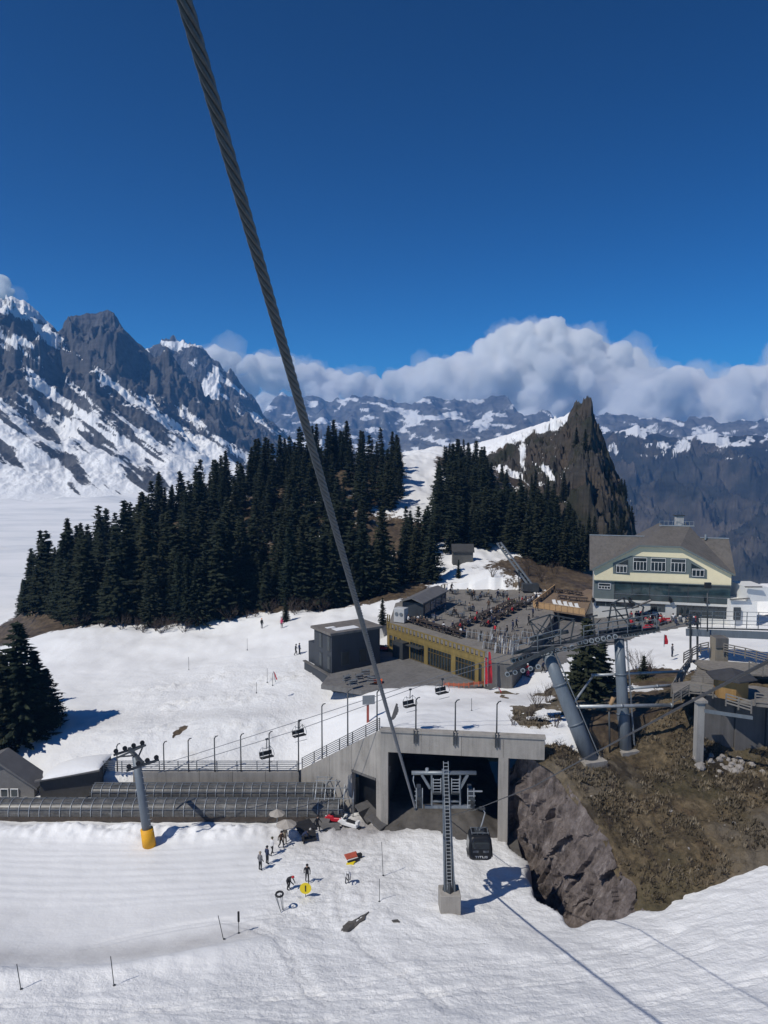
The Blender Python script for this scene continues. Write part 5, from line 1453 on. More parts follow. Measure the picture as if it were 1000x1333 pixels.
# kiosk
kz = ZD
def kon(px, py, z): q = on(px, py, z); return Vector((q.x, q.y, z))
ka, kb = kon(536, 806, kz), kon(552, 800, kz); kc = kon(583, 782, kz); kd = kon(545, 781, kz)
kio = thing('kiosk', 'dark kiosk with a shallow grey gable roof standing on the sun terrace', 'kiosk', tuple(ka))
ka = kon(524, 803, kz); kb = kon(551, 806, kz); kc = kon(581, 789, kz); kd = kon(556, 786, kz)
MB().prism([ka, kb, kc, kd], (0, 0, .0), (0, 0, 2.6)).build('wall', plain('kiosk_wall', (.035, .042, .05), .5), kio)
ctr = (ka + kb + kc + kd) / 4
def ov(p): return p + (p - ctr) * .12
r0 = (ov(ka) + ov(kb)) / 2 + Vector((0, 0, 3.5)); r1 = (ov(kc) + ov(kd)) / 2 + Vector((0, 0, 3.5))
r0 = (ov(ka) + ov(kd)) / 2 * .5 + (ov(ka) + ov(kb)) / 2 * .5; 
e = Vector((0, 0, 2.62)); h = Vector((0, 0, 3.35))
RA = (ov(ka) + ov(kb)) / 2 + h; RB = (ov(kc) + ov(kd)) / 2 + h
th = Vector((0, 0, .16))
MB().prism([ov(ka) + e, RA, RB, ov(kd) + e], (0, 0, 0), th).build('roof_slope', ROOFG, kio)
MB().prism([ov(kb) + e, RA, RB, ov(kc) + e], (0, 0, .003), th).build('roof_slope', ROOFG, kio)
for k in range(4):
    p = kb.lerp(kc, .06 + .235 * k); q = kb.lerp(kc, .06 + .235 * k + .2); nn = (kb - ka).normalized()
    MB().prism([p + Vector((0, 0, .3)), q + Vector((0, 0, .3)), q + Vector((0, 0, 2.3)), p + Vector((0, 0, 2.3))], nn * .03, nn * .06).build('pane', glass_mat('blue_glass', (.03, .06, .10)) if k == 0 else bpy.data.materials['blue_glass'], kio)
ac = thing('ventilation_unit', 'pale grey boxy ventilation unit at the left front of the sun terrace', 'ventilation unit', tuple(kon(517, 812, kz)))
u0 = kon(515, 811, kz)
MB().box(u0 + Vector((.9, .6, 1.25)), (1.9, 1.5, 2.3), -.5).build('housing', plain('pale_metal', (.50, .50, .49), .5, .1, .1), ac, bevel=.03)
MB().box(u0 + Vector((.9, .6, .05)), (1.7, 1.3, .12), -.5).build('base_frame', STEEL_D, ac)
for k in range(2):
    mm = MB(); q = u0 + Vector((.62 + .55 * k, -.06 - .30 * k + .02, 1.55))
    M_ = Matrix.Rotation(-.5, 3, 'Z')
    ctrp = u0 + Vector((.9, .6, 1.45)) + M_ @ Vector((-.42 + .84 * k, -.77, 0))
    mm.tube([ctrp, ctrp + M_ @ Vector((0, -.05, 0))], .32, 14); mm.build('fan_grille', STEEL, ac)

# ------------------------------------------------------------------ wooden terrace of the hotel
wt_ = thing('wooden_terrace', 'wooden sun deck with pale boarded sides in front of the hotel', 'terrace', tuple(on(692, 797, 11)))
zw = 12.7
D0 = kon(694, 790, zw); D1 = kon(762, 800, zw); D2 = kon(774, 768, zw); D3 = kon(729, 762, zw)
MB().prism([D0, D1, D2, D3], (0, 0, -.35), (0, 0, 0)).build('deck', plain('brown_deck_boards', (.19, .135, .09), .8, 0, .3, 2), wt_)
for a, b, n, zz in ((D0, D1, 9, 1.05), (D3, D0, 10, 1.0)):
    for k in range(n):
        p = a.lerp(b, k / n + .004); q = a.lerp(b, (k + 1) / n - .004)
        MB().bar(p + Vector((0, 0, .42)), q + Vector((0, 0, .42)), .07, 1.0).build('board_panel', WOODL, wt_)
    MB().bar(a + Vector((0, 0, .97)), b + Vector((0, 0, .97)), .16, .07).build('hand_rail', WOODL, wt_)
for a in (D0, D1, D2, D3, D0.lerp(D1, .5)): MB().box(a + Vector((0, .2, -2.2)), (.3, .3, 3.7)).build('support_post', STEEL_D, wt_)
def deckchair(label, p, rz):
    t = thing('deck_chair', label, 'deck chair', tuple(p), 'white deck chairs on the wooden deck', rz, local=True)
    MB().box((0, -.3, .34), (.62, .9, .1)).build('seat', WHITE, t)
    MB().box((0, .42, .62), (.62, .85, .1), M=Matrix.Rotation(.75, 3, 'X')).build('backrest', WHITE, t)
    for sx in (-.26, .26):
        for sy in (-.65, .2): MB().box((sx, sy, .15), (.06, .06, .3)).build('leg', WOOD, t)
    return t
for k in range(5):
    p = kon(724 + k * 7.4, 789.5 + k * 1.3, zw) + Vector((0, .9, 0))
    deckchair('white cushioned deck chair, %s of five in a row on the wooden deck' % ords[k], p, .15 + .1 * (k % 2))
# ------------------------------------------------------------------ hotel
HL = at(772, 808, 130.0); HR = at(949.6, 812, 124.5); HL.z = HR.z = 0
hd = (HR - HL).normalized(); HW = (HR - HL).length; hn = Vector((hd.y, -hd.x, 0))
if hn.y > 0: hn = -hn
hb = -hn
zg = 10.6
hot = thing('hotel', 'chalet hotel with cream gable, grey hipped roof and glazed middle storey', 'building', (HL.x, HL.y, zg))
def hp_(s, z, out=0.0): return HL + hd * s + hn * out + Vector((0, 0, z))
def h2(px, py, out=0.0):
    """facade coordinates (s, z) of a spot seen in the photograph"""
    r = Vector(ray(px, py)); p0 = HL + hn * out; t = (p0 - Vector((0, 0, CAMZ))).dot(hn) / r.dot(hn)
    q = Vector((0, 0, CAMZ)) + r * t
    return (Vector((q.x, q.y, 0)) - HL).dot(hd), q.z
CREAM = plain('cream_render', (.78, .69, .46), .8, 0, .07, .5)
PALE = plain('off_white_render', (.56, .56, .53), .8, 0, .1, .5)
GREYG = plain('grey_green_panel', (.13, .155, .15), .6, 0, .15, 1)
SHING = conc_mat('slate_shingles', (.125, .115, .105))
def hpan(name, pts, mat, out=0.0, th=.3, parent=hot, subpart=False):
    mm = MB().prism([hp_(s, z, out) for s, z in pts], (0, 0, 0), -hn * th)
    return sub(name, mm, mat, parent) if subpart else mm.build(name, mat, parent)
def hrect(name, p0, p1, mat, out=0.0, th=.3, parent=hot, subpart=False):
    (s0, z1), (s1, z0) = p0, p1
    return hpan(name, [(s0, z0), (s1, z0), (s1, z1), (s0, z1)], mat, out, th, parent, subpart)
DEP = 13.0
zge = h2(772, 754)[1]; zgl = h2(772, 741)[1]; zgr = zgl
s832, z832 = h2(832, 710); s885, z885 = h2(885, 713); ztop = (z832 + z885) / 2
zmid = h2(772, 779)[1]
zgm = h2(860, 758)[1]
# body
MB().prism([hp_(.15, zg - 1, -.45), hp_(HW - .15, zg - 1, -.45), hp_(HW - .15, zg - 1, -DEP), hp_(.15, zg - 1, -DEP)], (0, 0, 0), (0, 0, zgl - zg + .9)).build('core_wall', PALE, hot)
hpan('gable_wall', [(0, zgm), (HW, zgm), (HW, zgr), (s885, ztop), (s832, ztop), (0, zgl)], CREAM, .25, .7)
# roof: front hip over the cut gable, two flanks, side slopes of the main roof
rl, rr_ = h2(864, 686, -7.5), h2(898, 687, -7.5)
sR = .5 * (rl[1] + rr_[1])
RLv = hp_(rl[0], sR, -7.5); RRv = hp_(rr_[0], sR, -7.5)
RLb = hp_(rl[0], sR, -DEP - 1); RRb = hp_(rr_[0], sR, -DEP - 1)
eo = .75
def roof_plane(name, pts, th=.22): return MB().prism(pts, (0, 0, .02), (0, 0, th)).build(name, SHING, hot)
TLv = hp_(s832, ztop, eo); TRv = hp_(s885, ztop, eo); ELv = hp_(-.35, zgl - .12, eo); ERv = hp_(HW + .35, zgr - .12, eo)
roof_plane('hip_slope', [TLv, TRv, RRv, RLv])
roof_plane('gable_slope', [ELv, TLv, RLv, RLb, hp_(-.35, zgl - .12, -DEP - 1)])
roof_plane('gable_slope', [ERv, TRv, RRv, RRb, hp_(HW + .35, zgr - .12, -DEP - 1)])
ml = h2(786, 699, -6.5)[1]
mz = ml
for s0, s1, a in ((-.75, s832 + 4.0, 0), (s885 - 4.0, HW + .75, 1)):
    roof_plane('main_slope', [hp_(s0, zgl - .3, -.2), hp_(s1, zgl - .3, -.2), hp_(s1, mz, -7), hp_(s0, mz, -7)])
    roof_plane('main_slope', [hp_(s0, mz, -7.003), hp_(s1, mz, -7.003), hp_(s1, zgl - .5, -DEP - .6), hp_(s0, zgl - .5, -DEP - .6)])
    MB().bar(hp_(s0, mz + .28, -7), hp_(s1, mz + .28, -7), .3, .14).build('ridge_cap', STEEL_L, hot)
    sg = .05 if a == 0 else HW - .05
    MB().prism([hp_(sg, zgl - .35, -.4), hp_(sg, mz - .05, -7), hp_(sg, zgl - .55, -DEP)], (0, 0, 0), hd * (.25 if a == 0 else -.25)).build('end_gable', PALE, hot)
MB().bar(RLv + Vector((-.8, 0, .3)), RRv + Vector((.8, 0, .3)), .3, .16).build('ridge_cap', STEEL_L, hot)
for a, b in ((ELv, TLv), (TLv, TRv), (TRv, ERv)): MB().bar(a + Vector((0, -.05, .1)), b + Vector((0, -.05, .1)), .14, .3).build('verge_board', GREYG, hot)
ch = h2(885, 676, -7.5)
chb = hp_(ch[0], sR - .6, -8.2)
chim = MB().prism([chb + Vector((x, y, 0)) for x, y in ((-.65, -.5), (.65, -.5), (.65, .5), (-.65, .5))], (0, 0, 0), (0, 0, 2.6)).build('chimney', plain('chimney_render', (.42, .41, .39), .8), hot)
sub('chimney_cap', MB().box(chb + Vector((0, 0, 2.72)), (1.6, 1.3, .2)), STEEL_D, chim)
for px in (906, 918): 
    q = h2(px, 700, -6.8); MB().tube([hp_(q[0], mz, -6.5), hp_(q[0], mz + .9, -6.5)], .18, 8).build('vent_pipe', STEEL_L, hot)
sk_ = h2(879, 702, -4)
MB().box(hp_(sk_[0], h2(879, 702, -3.5)[1] + .1, -3.5), (.9, .6, .2)).build('skylight', WHITE, hot)
for k in range(9):   # roof safety rail
    q = RLv.lerp(RRv, -.15 + 1.3 * k / 8); MB().bar(q + Vector((0, 0, .3)), q + Vector((0, 0, 1.1)), .05).build('rail_post', STEEL_L, hot)
MB().bar(RLv.lerp(RRv, -.15) + Vector((0, 0, 1.1)), RLv.lerp(RRv, 1.15) + Vector((0, 0, 1.1)), .05).build('safety_rail', STEEL_L, hot)
# windows of the gable
def window(poly_px, out, nv, nh=1, curtain=True):
    pts = [h2(a, b, out) for a, b in poly_px]
    w = hpan('window', pts, GREYG, out, .12)
    cx = sum(p[0] for p in pts) / len(pts); cz = sum(p[1] for p in pts) / len(pts)
    ss = [p[0] for p in pts]; zz = [p[1] for p in pts]; s0, s1, z0, z1 = min(ss) + .12, max(ss) - .12, min(zz) + .12, max(zz) - .12
    ins = [(cx + (s - cx) * .9, cz + (z - cz) * .86) for s, z in pts]
    sub('pane', MB().prism([hp_(s, z, out + .03) for s, z in ins], (0, 0, 0), -hn * .02), GLASS, w)
    return w, s0, s1, z0, z1
def muntins(w, s0, s1, z0, z1, nv, zt, out):
    for k in range(nv + 1):
        s = s0 + (s1 - s0) * k / nv; hrect('muntin', (s - .035, zt if 0 < k < nv else z1), (s + .035, z0), WHITE, out, .05, w, True)
    for z in (z0, zt, z1): hrect('muntin', (s0, z + .035), (s1, z - .035), WHITE, out + .003, .05, w, True)
hpan('window_band', [h2(798, 733, .3), h2(798, 746.5, .3), h2(820, 748.5, .3), h2(820, 745, .3), h2(897, 747.5, .3), h2(897, 752, .3), h2(920.5, 753.5, .3), h2(920.5, 742, .3), h2(896, 727, .3), h2(822, 723.5, .3)], GREYG, .30, .12)
for a, b in ((824, 842.5), (847, 867), (873, 893)):
    t_ = h2(a, 725 + (a - 824) * .03, .36); bq = h2(b, 743.5 + (b - 842) * .04, .36)
    w = hrect('window', t_, bq, GREYG, .36, .1)
    hrect('pane', (t_[0] + .15, t_[1] - .12), (bq[0] - .15, bq[1] + .12), GLASS, .40, .04, w, True)
    muntins(w, t_[0] + .1, bq[0] - .1, bq[1] + .1, t_[1] - .1, 4, t_[1] - (t_[1] - bq[1]) * .32, .44)
for px0, px1, tb2 in ((801, 818, ((800, 735.5), (800, 745.5), (818.5, 747), (818.5, 726.5))), (899, 918, ((899, 731.5), (899, 750), (919, 752), (919, 743)))):
    w, s0, s1, z0, z1 = window(tb2, .37, 3)
    muntins(w, s0 + .2, s1 - .2, z0 + .05, z0 + (z1 - z0) * .55, 3, z0 + (z1 - z0) * .48, .44)
# glazed middle storey
zlo = h2(860, 783)[1]
hrect('sill_band', (0, zlo + .05), (HW, zlo - .35), PALE, .45, .9)
hrect('wall', (0, zgm - .003), (h2(800, 760)[0], zlo + .053), GREYG, .2, .5)
w = hrect('window', h2(778, 758, .24), h2(796, 768, .24), STEEL, .24, .06)
hrect('pane', h2(779.5, 759, .29), h2(794.5, 767, .29), GLASS, .28, .03, w, True)
q0 = h2(779.5, 759, .3); q1 = h2(794.5, 767, .3); muntins(w, q0[0], q1[0], q1[1], q0[1], 4, (q0[1] + q1[1]) / 2, .32)
gl = glass_mat('glazed_storey', (.025, .045, .05), .05)
edges = [800, 823, 846, 871, 896, 922, 948]
for k in range(6):
    s0 = h2(edges[k], 765, .3)[0]; s1 = h2(edges[k + 1], 765, .3)[0] if k < 5 else HW
    g_ = hrect('glass_panel', (s0 + .06, zgm - .08), (s1 - .06, zlo + .1), gl, .28, .06)
    hrect('glazing_bar', (s0 - .05, zgm - .01), (s0 + .05, zlo + .06), STEEL_D, .33, .12, g_, True)
    hrect('hand_rail', (s0, zlo + 1.15), (s1, zlo + 1.08), STEEL, .36, .05, g_, True)
hrect('soffit', (0, zgm + .02), (HW, zgm - .12), GREYG, .55, .9)
# white ground floor
hrect('wall', (0, zlo - .353), (HW, zg - .6), PALE, .1, .5)
for a, b, c_, d_ in ((776, 779.5, 827, 791), (847, 784, 866, 797)):
    w = hrect('window', h2(a, b, .15), h2(c_, d_, .15), GREYG, .14, .08)
    q0 = h2(a, b, .15); q1 = h2(c_, d_, .15); n = 4 if c_ - a > 30 else 2
    for k in range(n): hrect('pane', (q0[0] + (q1[0] - q0[0]) * k / n + .08, q0[1] - .1), (q0[0] + (q1[0] - q0[0]) * (k + 1) / n - .08, q1[1] + .1), GLASS, .17, .03, w, True)
w = hrect('entrance', h2(881, 786, .15), h2(946, 806, .15), STEEL_D, .14, .08)
q0 = h2(881, 786, .15); q1 = h2(946, 806, .15)
for k in range(6): hrect('pane', (q0[0] + (q1[0] - q0[0]) * k / 6 + .08, q0[1] - .12), (q0[0] + (q1[0] - q0[0]) * (k + 1) / 6 - .08, q1[1] + .1), GLASS, .17, .03, w, True)
# awning ramp roof left of the entrance
MB().prism([hp_(*h2(822, 792, 5), 5), hp_(*h2(847, 781, 5), 5), hp_(*h2(849, 782.5, 1), 1), hp_(*h2(823, 793, 1), 1)], (0, 0, 0), (0, 0, .15)).build('canopy_roof', CONC, hot)
for px in (772.5, 820, 873, 919):
    q = h2(px, 781, .5); MB().box(hp_(q[0], q[1], .75), (.35, .5, .7), M=Matrix.Rotation(.4, 3, 'X')).build('wall_lamp', BLACK, hot)
# annex
ann = thing('hotel_annex', 'plain white annex with a dark door at the right of the hotel', 'building', tuple(at(955, 806, 122)))
A0 = at(951, 806, 123); A1 = at(985, 808, 121.5)
za = at(951, 781, 123).z; zb2 = at(985, 765, 121.5).z
MB().prism([Vector((A0.x, A0.y, 9)), Vector((A1.x, A1.y, 9)), Vector((A1.x, A1.y, za)), Vector((A0.x, A0.y, za))], (0, 0, 0), (0, 6, 0)).build('wall', plain('white_render', (.68, .68, .66), .8, 0, .06, .4), ann)
X1 = at(975, 770, 122).x
MB().box(((X1 + A1.x) / 2 + .8, 124.8, (za + zb2) / 2), (A1.x - X1 + 2.2, 6, zb2 - za + .01)).build('stair_block', bpy.data.materials['white_render'], ann)
MB().bar(at(950, 780.5, 122.8), at(976, 779, 121.5), .5, .16).build('roof_edge', CONC_D, ann)
MB().bar(at(970, 764, 121.4), at(992, 764, 121.2), .4, .16).build('roof_edge', CONC_D, ann)
dq = at(960, 799, 121.9)
dr_ = MB().box(dq + Vector((0, .1, 0)), (1.1, .3, 2.1)).build('door', STEEL_D, ann)
sub('handle', MB().box(dq + Vector((.35, -.1, 0)), (.06, .08, .16)), STEEL_L, dr_)
# bank of snow behind the annex
xs = np.linspace(-1, 1, 30); XX, YY = np.meshgrid(xs, xs)
cpt = at(992, 782, 138)
ZZ = 4.6 * np.clip(1 - (np.abs(XX) ** 2.2 + np.abs(YY) ** 2), 0, 1) ** .6 + fbm2(XX * 2, YY * 2, 3) * .25 - .5
g = grid_mesh('snow_bank', XX * 5.5 + cpt.x + 1.6, YY * 5 + 138, ZZ + cpt.z - 1.0, SNOW, dict(dirt=XX * 0, rough=XX * 0)); g['kind'] = 'structure'

# ------------------------------------------------------------------ steel platform, piers, walkways and hut at the right
plat = thing('steel_platform', 'steel footbridge deck with railing at the right edge below the hotel', 'platform', tuple(at(905, 830, 98)))
MB().prism([at(895, 818, 100), at(1040, 822, 94), at(1040, 822, 99), at(895, 818, 105)], (0, 0, 0), (0, 0, .2)).build('deck', STEEL_D, plat)
MB().bar(at(893, 823, 100), at(1040, 829, 94), .3, .95).build('edge_girder', TOWER, plat)
for k in range(10):
    q = at(897 + k * 15, 816 + k * .4, 100 - k * .42); MB().bar(q, q + Vector((0, 0, 2.2)), .08).build('rail_post', STEEL, plat)
for h_ in (.5, 1.0, 1.6, 2.2): MB().bar(at(897, 816, 100) + Vector((0, 0, h_)), at(1035, 819.6, 96.2) + Vector((0, 0, h_)), .06).build('rail', STEEL, plat)
for px in (899, 908): MB().bar(at(px, 870, 99.5), at(px, 800, 99.5), .22).build('column', STEEL_D, plat)
for y_ in (806, 800, 813): MB().bar(at(893, y_, 99.4), at(912, y_ - 2, 99.4), .14).build('machine_bar', STEEL_D, plat)
MB().tube([at(921, 822, 98), at(921, 772, 98)], .09, 8).build('lamp_mast', STEEL_D, plat, True)
MB().box(at(921.5, 762, 98), (.8, .4, .75)).build('lamp_head', BLACK, plat)
pier = thing('bridge_pier', 'stout tan concrete pier under the steel footbridge', 'pier', tuple(at(936, 872, 94)))
MB().box((at(936, 850, 96).x, 96, (at(936, 878, 96).z + at(936, 829, 96).z) / 2), (1.75, 1.6, at(936, 829, 96).z - at(936, 878, 96).z)).build('shaft', conc_mat('tan_concrete', (.25, .22, .17)), pier, bevel=.03)
MB().box(at(936, 829, 96) + Vector((0, 0, -.6)), (1.5, 1.9, 1.25)).build('bearing_block', CONC_D, pier)
col = thing('support_column', 'tall slender concrete column holding up the walkway', 'column', tuple(at(909, 990, 77)))
ca, cb = at(908.5, 994, 77), at(908.5, 912, 77)
MB().box((ca.x, 77, (ca.z + cb.z) / 2 - .4), (.82, .82, cb.z - ca.z + .8)).build('shaft', conc_mat('pale_concrete', (.32, .31, .29)), col, bevel=.03)
MB().box((ca.x, 77, cb.z + .02), (1.2, 1.2, .25)).build('cap', CONC, col)
walk = thing('walkway', 'zigzag grey walkway with stairs and railings on the brown slope', 'walkway', tuple(at(900, 912, 79)))
wz = at(909, 908, 78).z
wpts = [at(876, 918, 79.5), at(899, 906, 80.5), at(930, 908, 79), at(985, 926, 76), at(1050, 935, 74.5), at(1050, 915, 79), at(985, 900, 82), at(930, 895, 83), at(900, 893, 84), at(874, 905, 83)]
MB().prism([Vector((p.x, p.y, wz)) for p in wpts], (0, 0, -.3), (0, 0, 0)).build('deck', DECK, walk)
st0 = at(898, 898, 84); st1 = at(912, 862, 94)
for k in range(14):
    q = st0.lerp(st1, k / 13); MB().box(q + Vector((1.6, 0, -.1)), (3.4, .75, .2)).build('stair_tread', DECK, walk)
for dx in (-.1, 3.4): MB().bar(st0 + Vector((dx, -.4, -.3)), st1 + Vector((dx, .3, -.3)), .12, .4).build('stair_string', STEEL_D, walk)
MB().prism([at(898, 858, 95), at(1030, 866, 92), at(1030, 880, 87.5), at(940, 876, 89), at(912, 868, 91)], (0, 0, -.2), (0, 0, 0)).build('landing', DECK, walk)
MB().prism([at(918, 928, 75.8), at(980, 937, 74.2), at(980, 937, 74.2) + Vector((0, 0, .35)), at(918, 928, 75.8) + Vector((0, 0, .35))], (0, 0, 0), (0, .2, 0)).build('edge_girder', TOWER, walk)
rl_sets = [([at(876, 918, 79.5), at(897, 905, 80.3), at(928, 908, 79)], 'bent railing at the left end of the brown slope walkway'),
           ([at(945, 918, 76.3), at(978, 928, 74.8)], 'short railing in front of the wooden hut'),
           ([at(983, 917, 76), at(1030, 922, 75)], 'railing at the right edge beside the wooden hut'),
           ([at(890, 862, 95), at(912, 850, 96), at(922, 848, 96)], 'curved railing at the head of the stairs'),
           ([at(942, 850, 95), at(970, 856, 93.5), at(1030, 872, 90)], 'long railing sloping down at the right edge under the footbridge'),
           ([at(884, 898, 84), at(900, 862, 94)], 'railing beside the stairs down to the walkway'),
           ([at(874, 906, 82.5), at(886, 884, 86), at(898, 868, 91)], 'railing on the outer left side of the stairs'),
           ([at(930, 896, 82.5), at(900, 894, 83.6)], 'short railing behind the concrete column at the foot of the stairs'),
           ([at(975, 874, 86), at(1030, 892, 84)], 'lower railing at the right edge behind the wooden hut')]
for pts, lab in rl_sets: railing('walkway_railing', lab, [p + Vector((0, 0, 0)) for p in pts], 1.25, 4, 1.5, plain('weathered_rail_timber', (.20, .185, .165), .8, 0, .3, 2), .06, .05, 'walkway railings')
shade_wall = thing('added_shade_wall', 'added dark panels standing in for the shade under the walkway', 'wall', tuple(at(960, 960, 80)))  # dark panels added in place of the shadow under the deck
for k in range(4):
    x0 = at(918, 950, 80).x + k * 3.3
    MB().box((x0 + 1.62, 80.4 - k * .25, wz - 4.4), (3.24, .5, 8.2)).build('wall_panel', CONC_D, shade_wall)  # added dark panels in place of the shadow under the deck
hut = thing('wooden_hut', 'small polygonal wooden hut with a dark overhanging roof on the walkway', 'hut', tuple(at(955, 915, 77.5)))
hc = at(953, 912, 78.2); hc = Vector((hc.x, 78.6, wz))
octa = [hc + Vector((math.cos(a) * 1.75, math.sin(a) * 1.75, 0)) for a in [math.radians(22.5 + 60 * k) for k in range(6)]]
hw = at(953, 878, 78.6).z - wz
for k in range(6):
    a, b = octa[k], octa[(k + 1) % 6]; o = (a + b) / 2 - hc
    MB().prism([a, b, b + Vector((0, 0, hw)), a + Vector((0, 0, hw))], (0, 0, 0), -o.normalized() * .08).build('wall_panel', plain('varnished_pine', (.30, .175, .06), .6, 0, .25, 2, streak=True), hut)
ro = [hc + Vector((math.cos(a) * 2.6, math.sin(a) * 2.6, hw - .1)) for a in [math.radians(22.5 + 60 * k) for k in range(6)]]
m = MB(); apex = hc + Vector((0, 0, hw + .75)); m.add(ro + [apex] + [p + Vector((0, 0, -.12)) for p in ro], [(k, (k + 1) % 6, 6) for k in range(6)] + [(k, (k + 1) % 6, 7 + (k + 1) % 6, 7 + k) for k in range(6)] + [tuple(7 + k for k in range(6))])
m.build('roof', plain('tar_roof', (.045, .045, .048), .8), hut)

# long inclined rails behind the terrace
inc = thing('inclined_boom', 'long inclined twin steel rails rising behind the sun terrace', 'boom', tuple(at(690, 762, 148)))
for dx in (0, 5):
    MB().bar(at(647 + dx, 707 - dx * .2, 152), at(688 + dx, 762 - dx * .2, 146), .24, .3).build('rail', STEEL, inc)
for k in range(12):
    q = at(647, 707, 152).lerp(at(688, 762, 146), k / 11); r_ = at(652, 706, 152).lerp(at(693, 761, 146), k / 11)
    MB().bar(q, r_, .1).build('cross_tie', STEEL, inc)
MB().box(at(690, 764, 146), (3.2, 2, 1.4)).build('base_block', STEEL_D, inc)
MB().bar(at(676, 770, 147), at(675, 742, 147.5), .2).build('prop', STEEL_D, inc)
# small sheds in the wood
for px, py, y, w, lab in ((652, 662, 226, 9, 'grey hut with a snowy roof in the wood at the foot of the crag'), (602, 733, 168, 4.5, 'low dark hut on the snow hump behind the terrace')):
    q = at(px, py, y); q.z = ground_top(q.x, q.y)
    o = thing('mountain_hut', lab, 'hut', tuple(q), 'mountain huts')
    MB().box(q + Vector((0, 0, 1.6)), (w, w * .7, 3.2)).build('wall', plain('grey_boards', (.10, .10, .095), .8), o)
    for s in (-1, 1):
        MB().prism([q + Vector((-w * .56, s * w * .42, 2.9)), q + Vector((w * .56, s * w * .42, 2.9)), q + Vector((w * .56, 0, 4.4)), q + Vector((-w * .56, 0, 4.4))], (0, 0, 0), (0, 0, .25)).build('roof_slope', SNOW if s < 0 and px == 652 else plain('tarred_roof', (.05, .05, .05), .8), o)
    for k in range(3 if px == 652 else 0):
        f = MB().box(q + Vector((-w * .3 + k * w * .3, -w * .35 - .03, 1.7)), (1.0, .1, 1.1)).build('window', WHITE, o)
        sub('pane', MB().box(q + Vector((-w * .3 + k * w * .3, -w * .35 - .09, 1.7)), (.8, .06, .9)), GLASS, f)

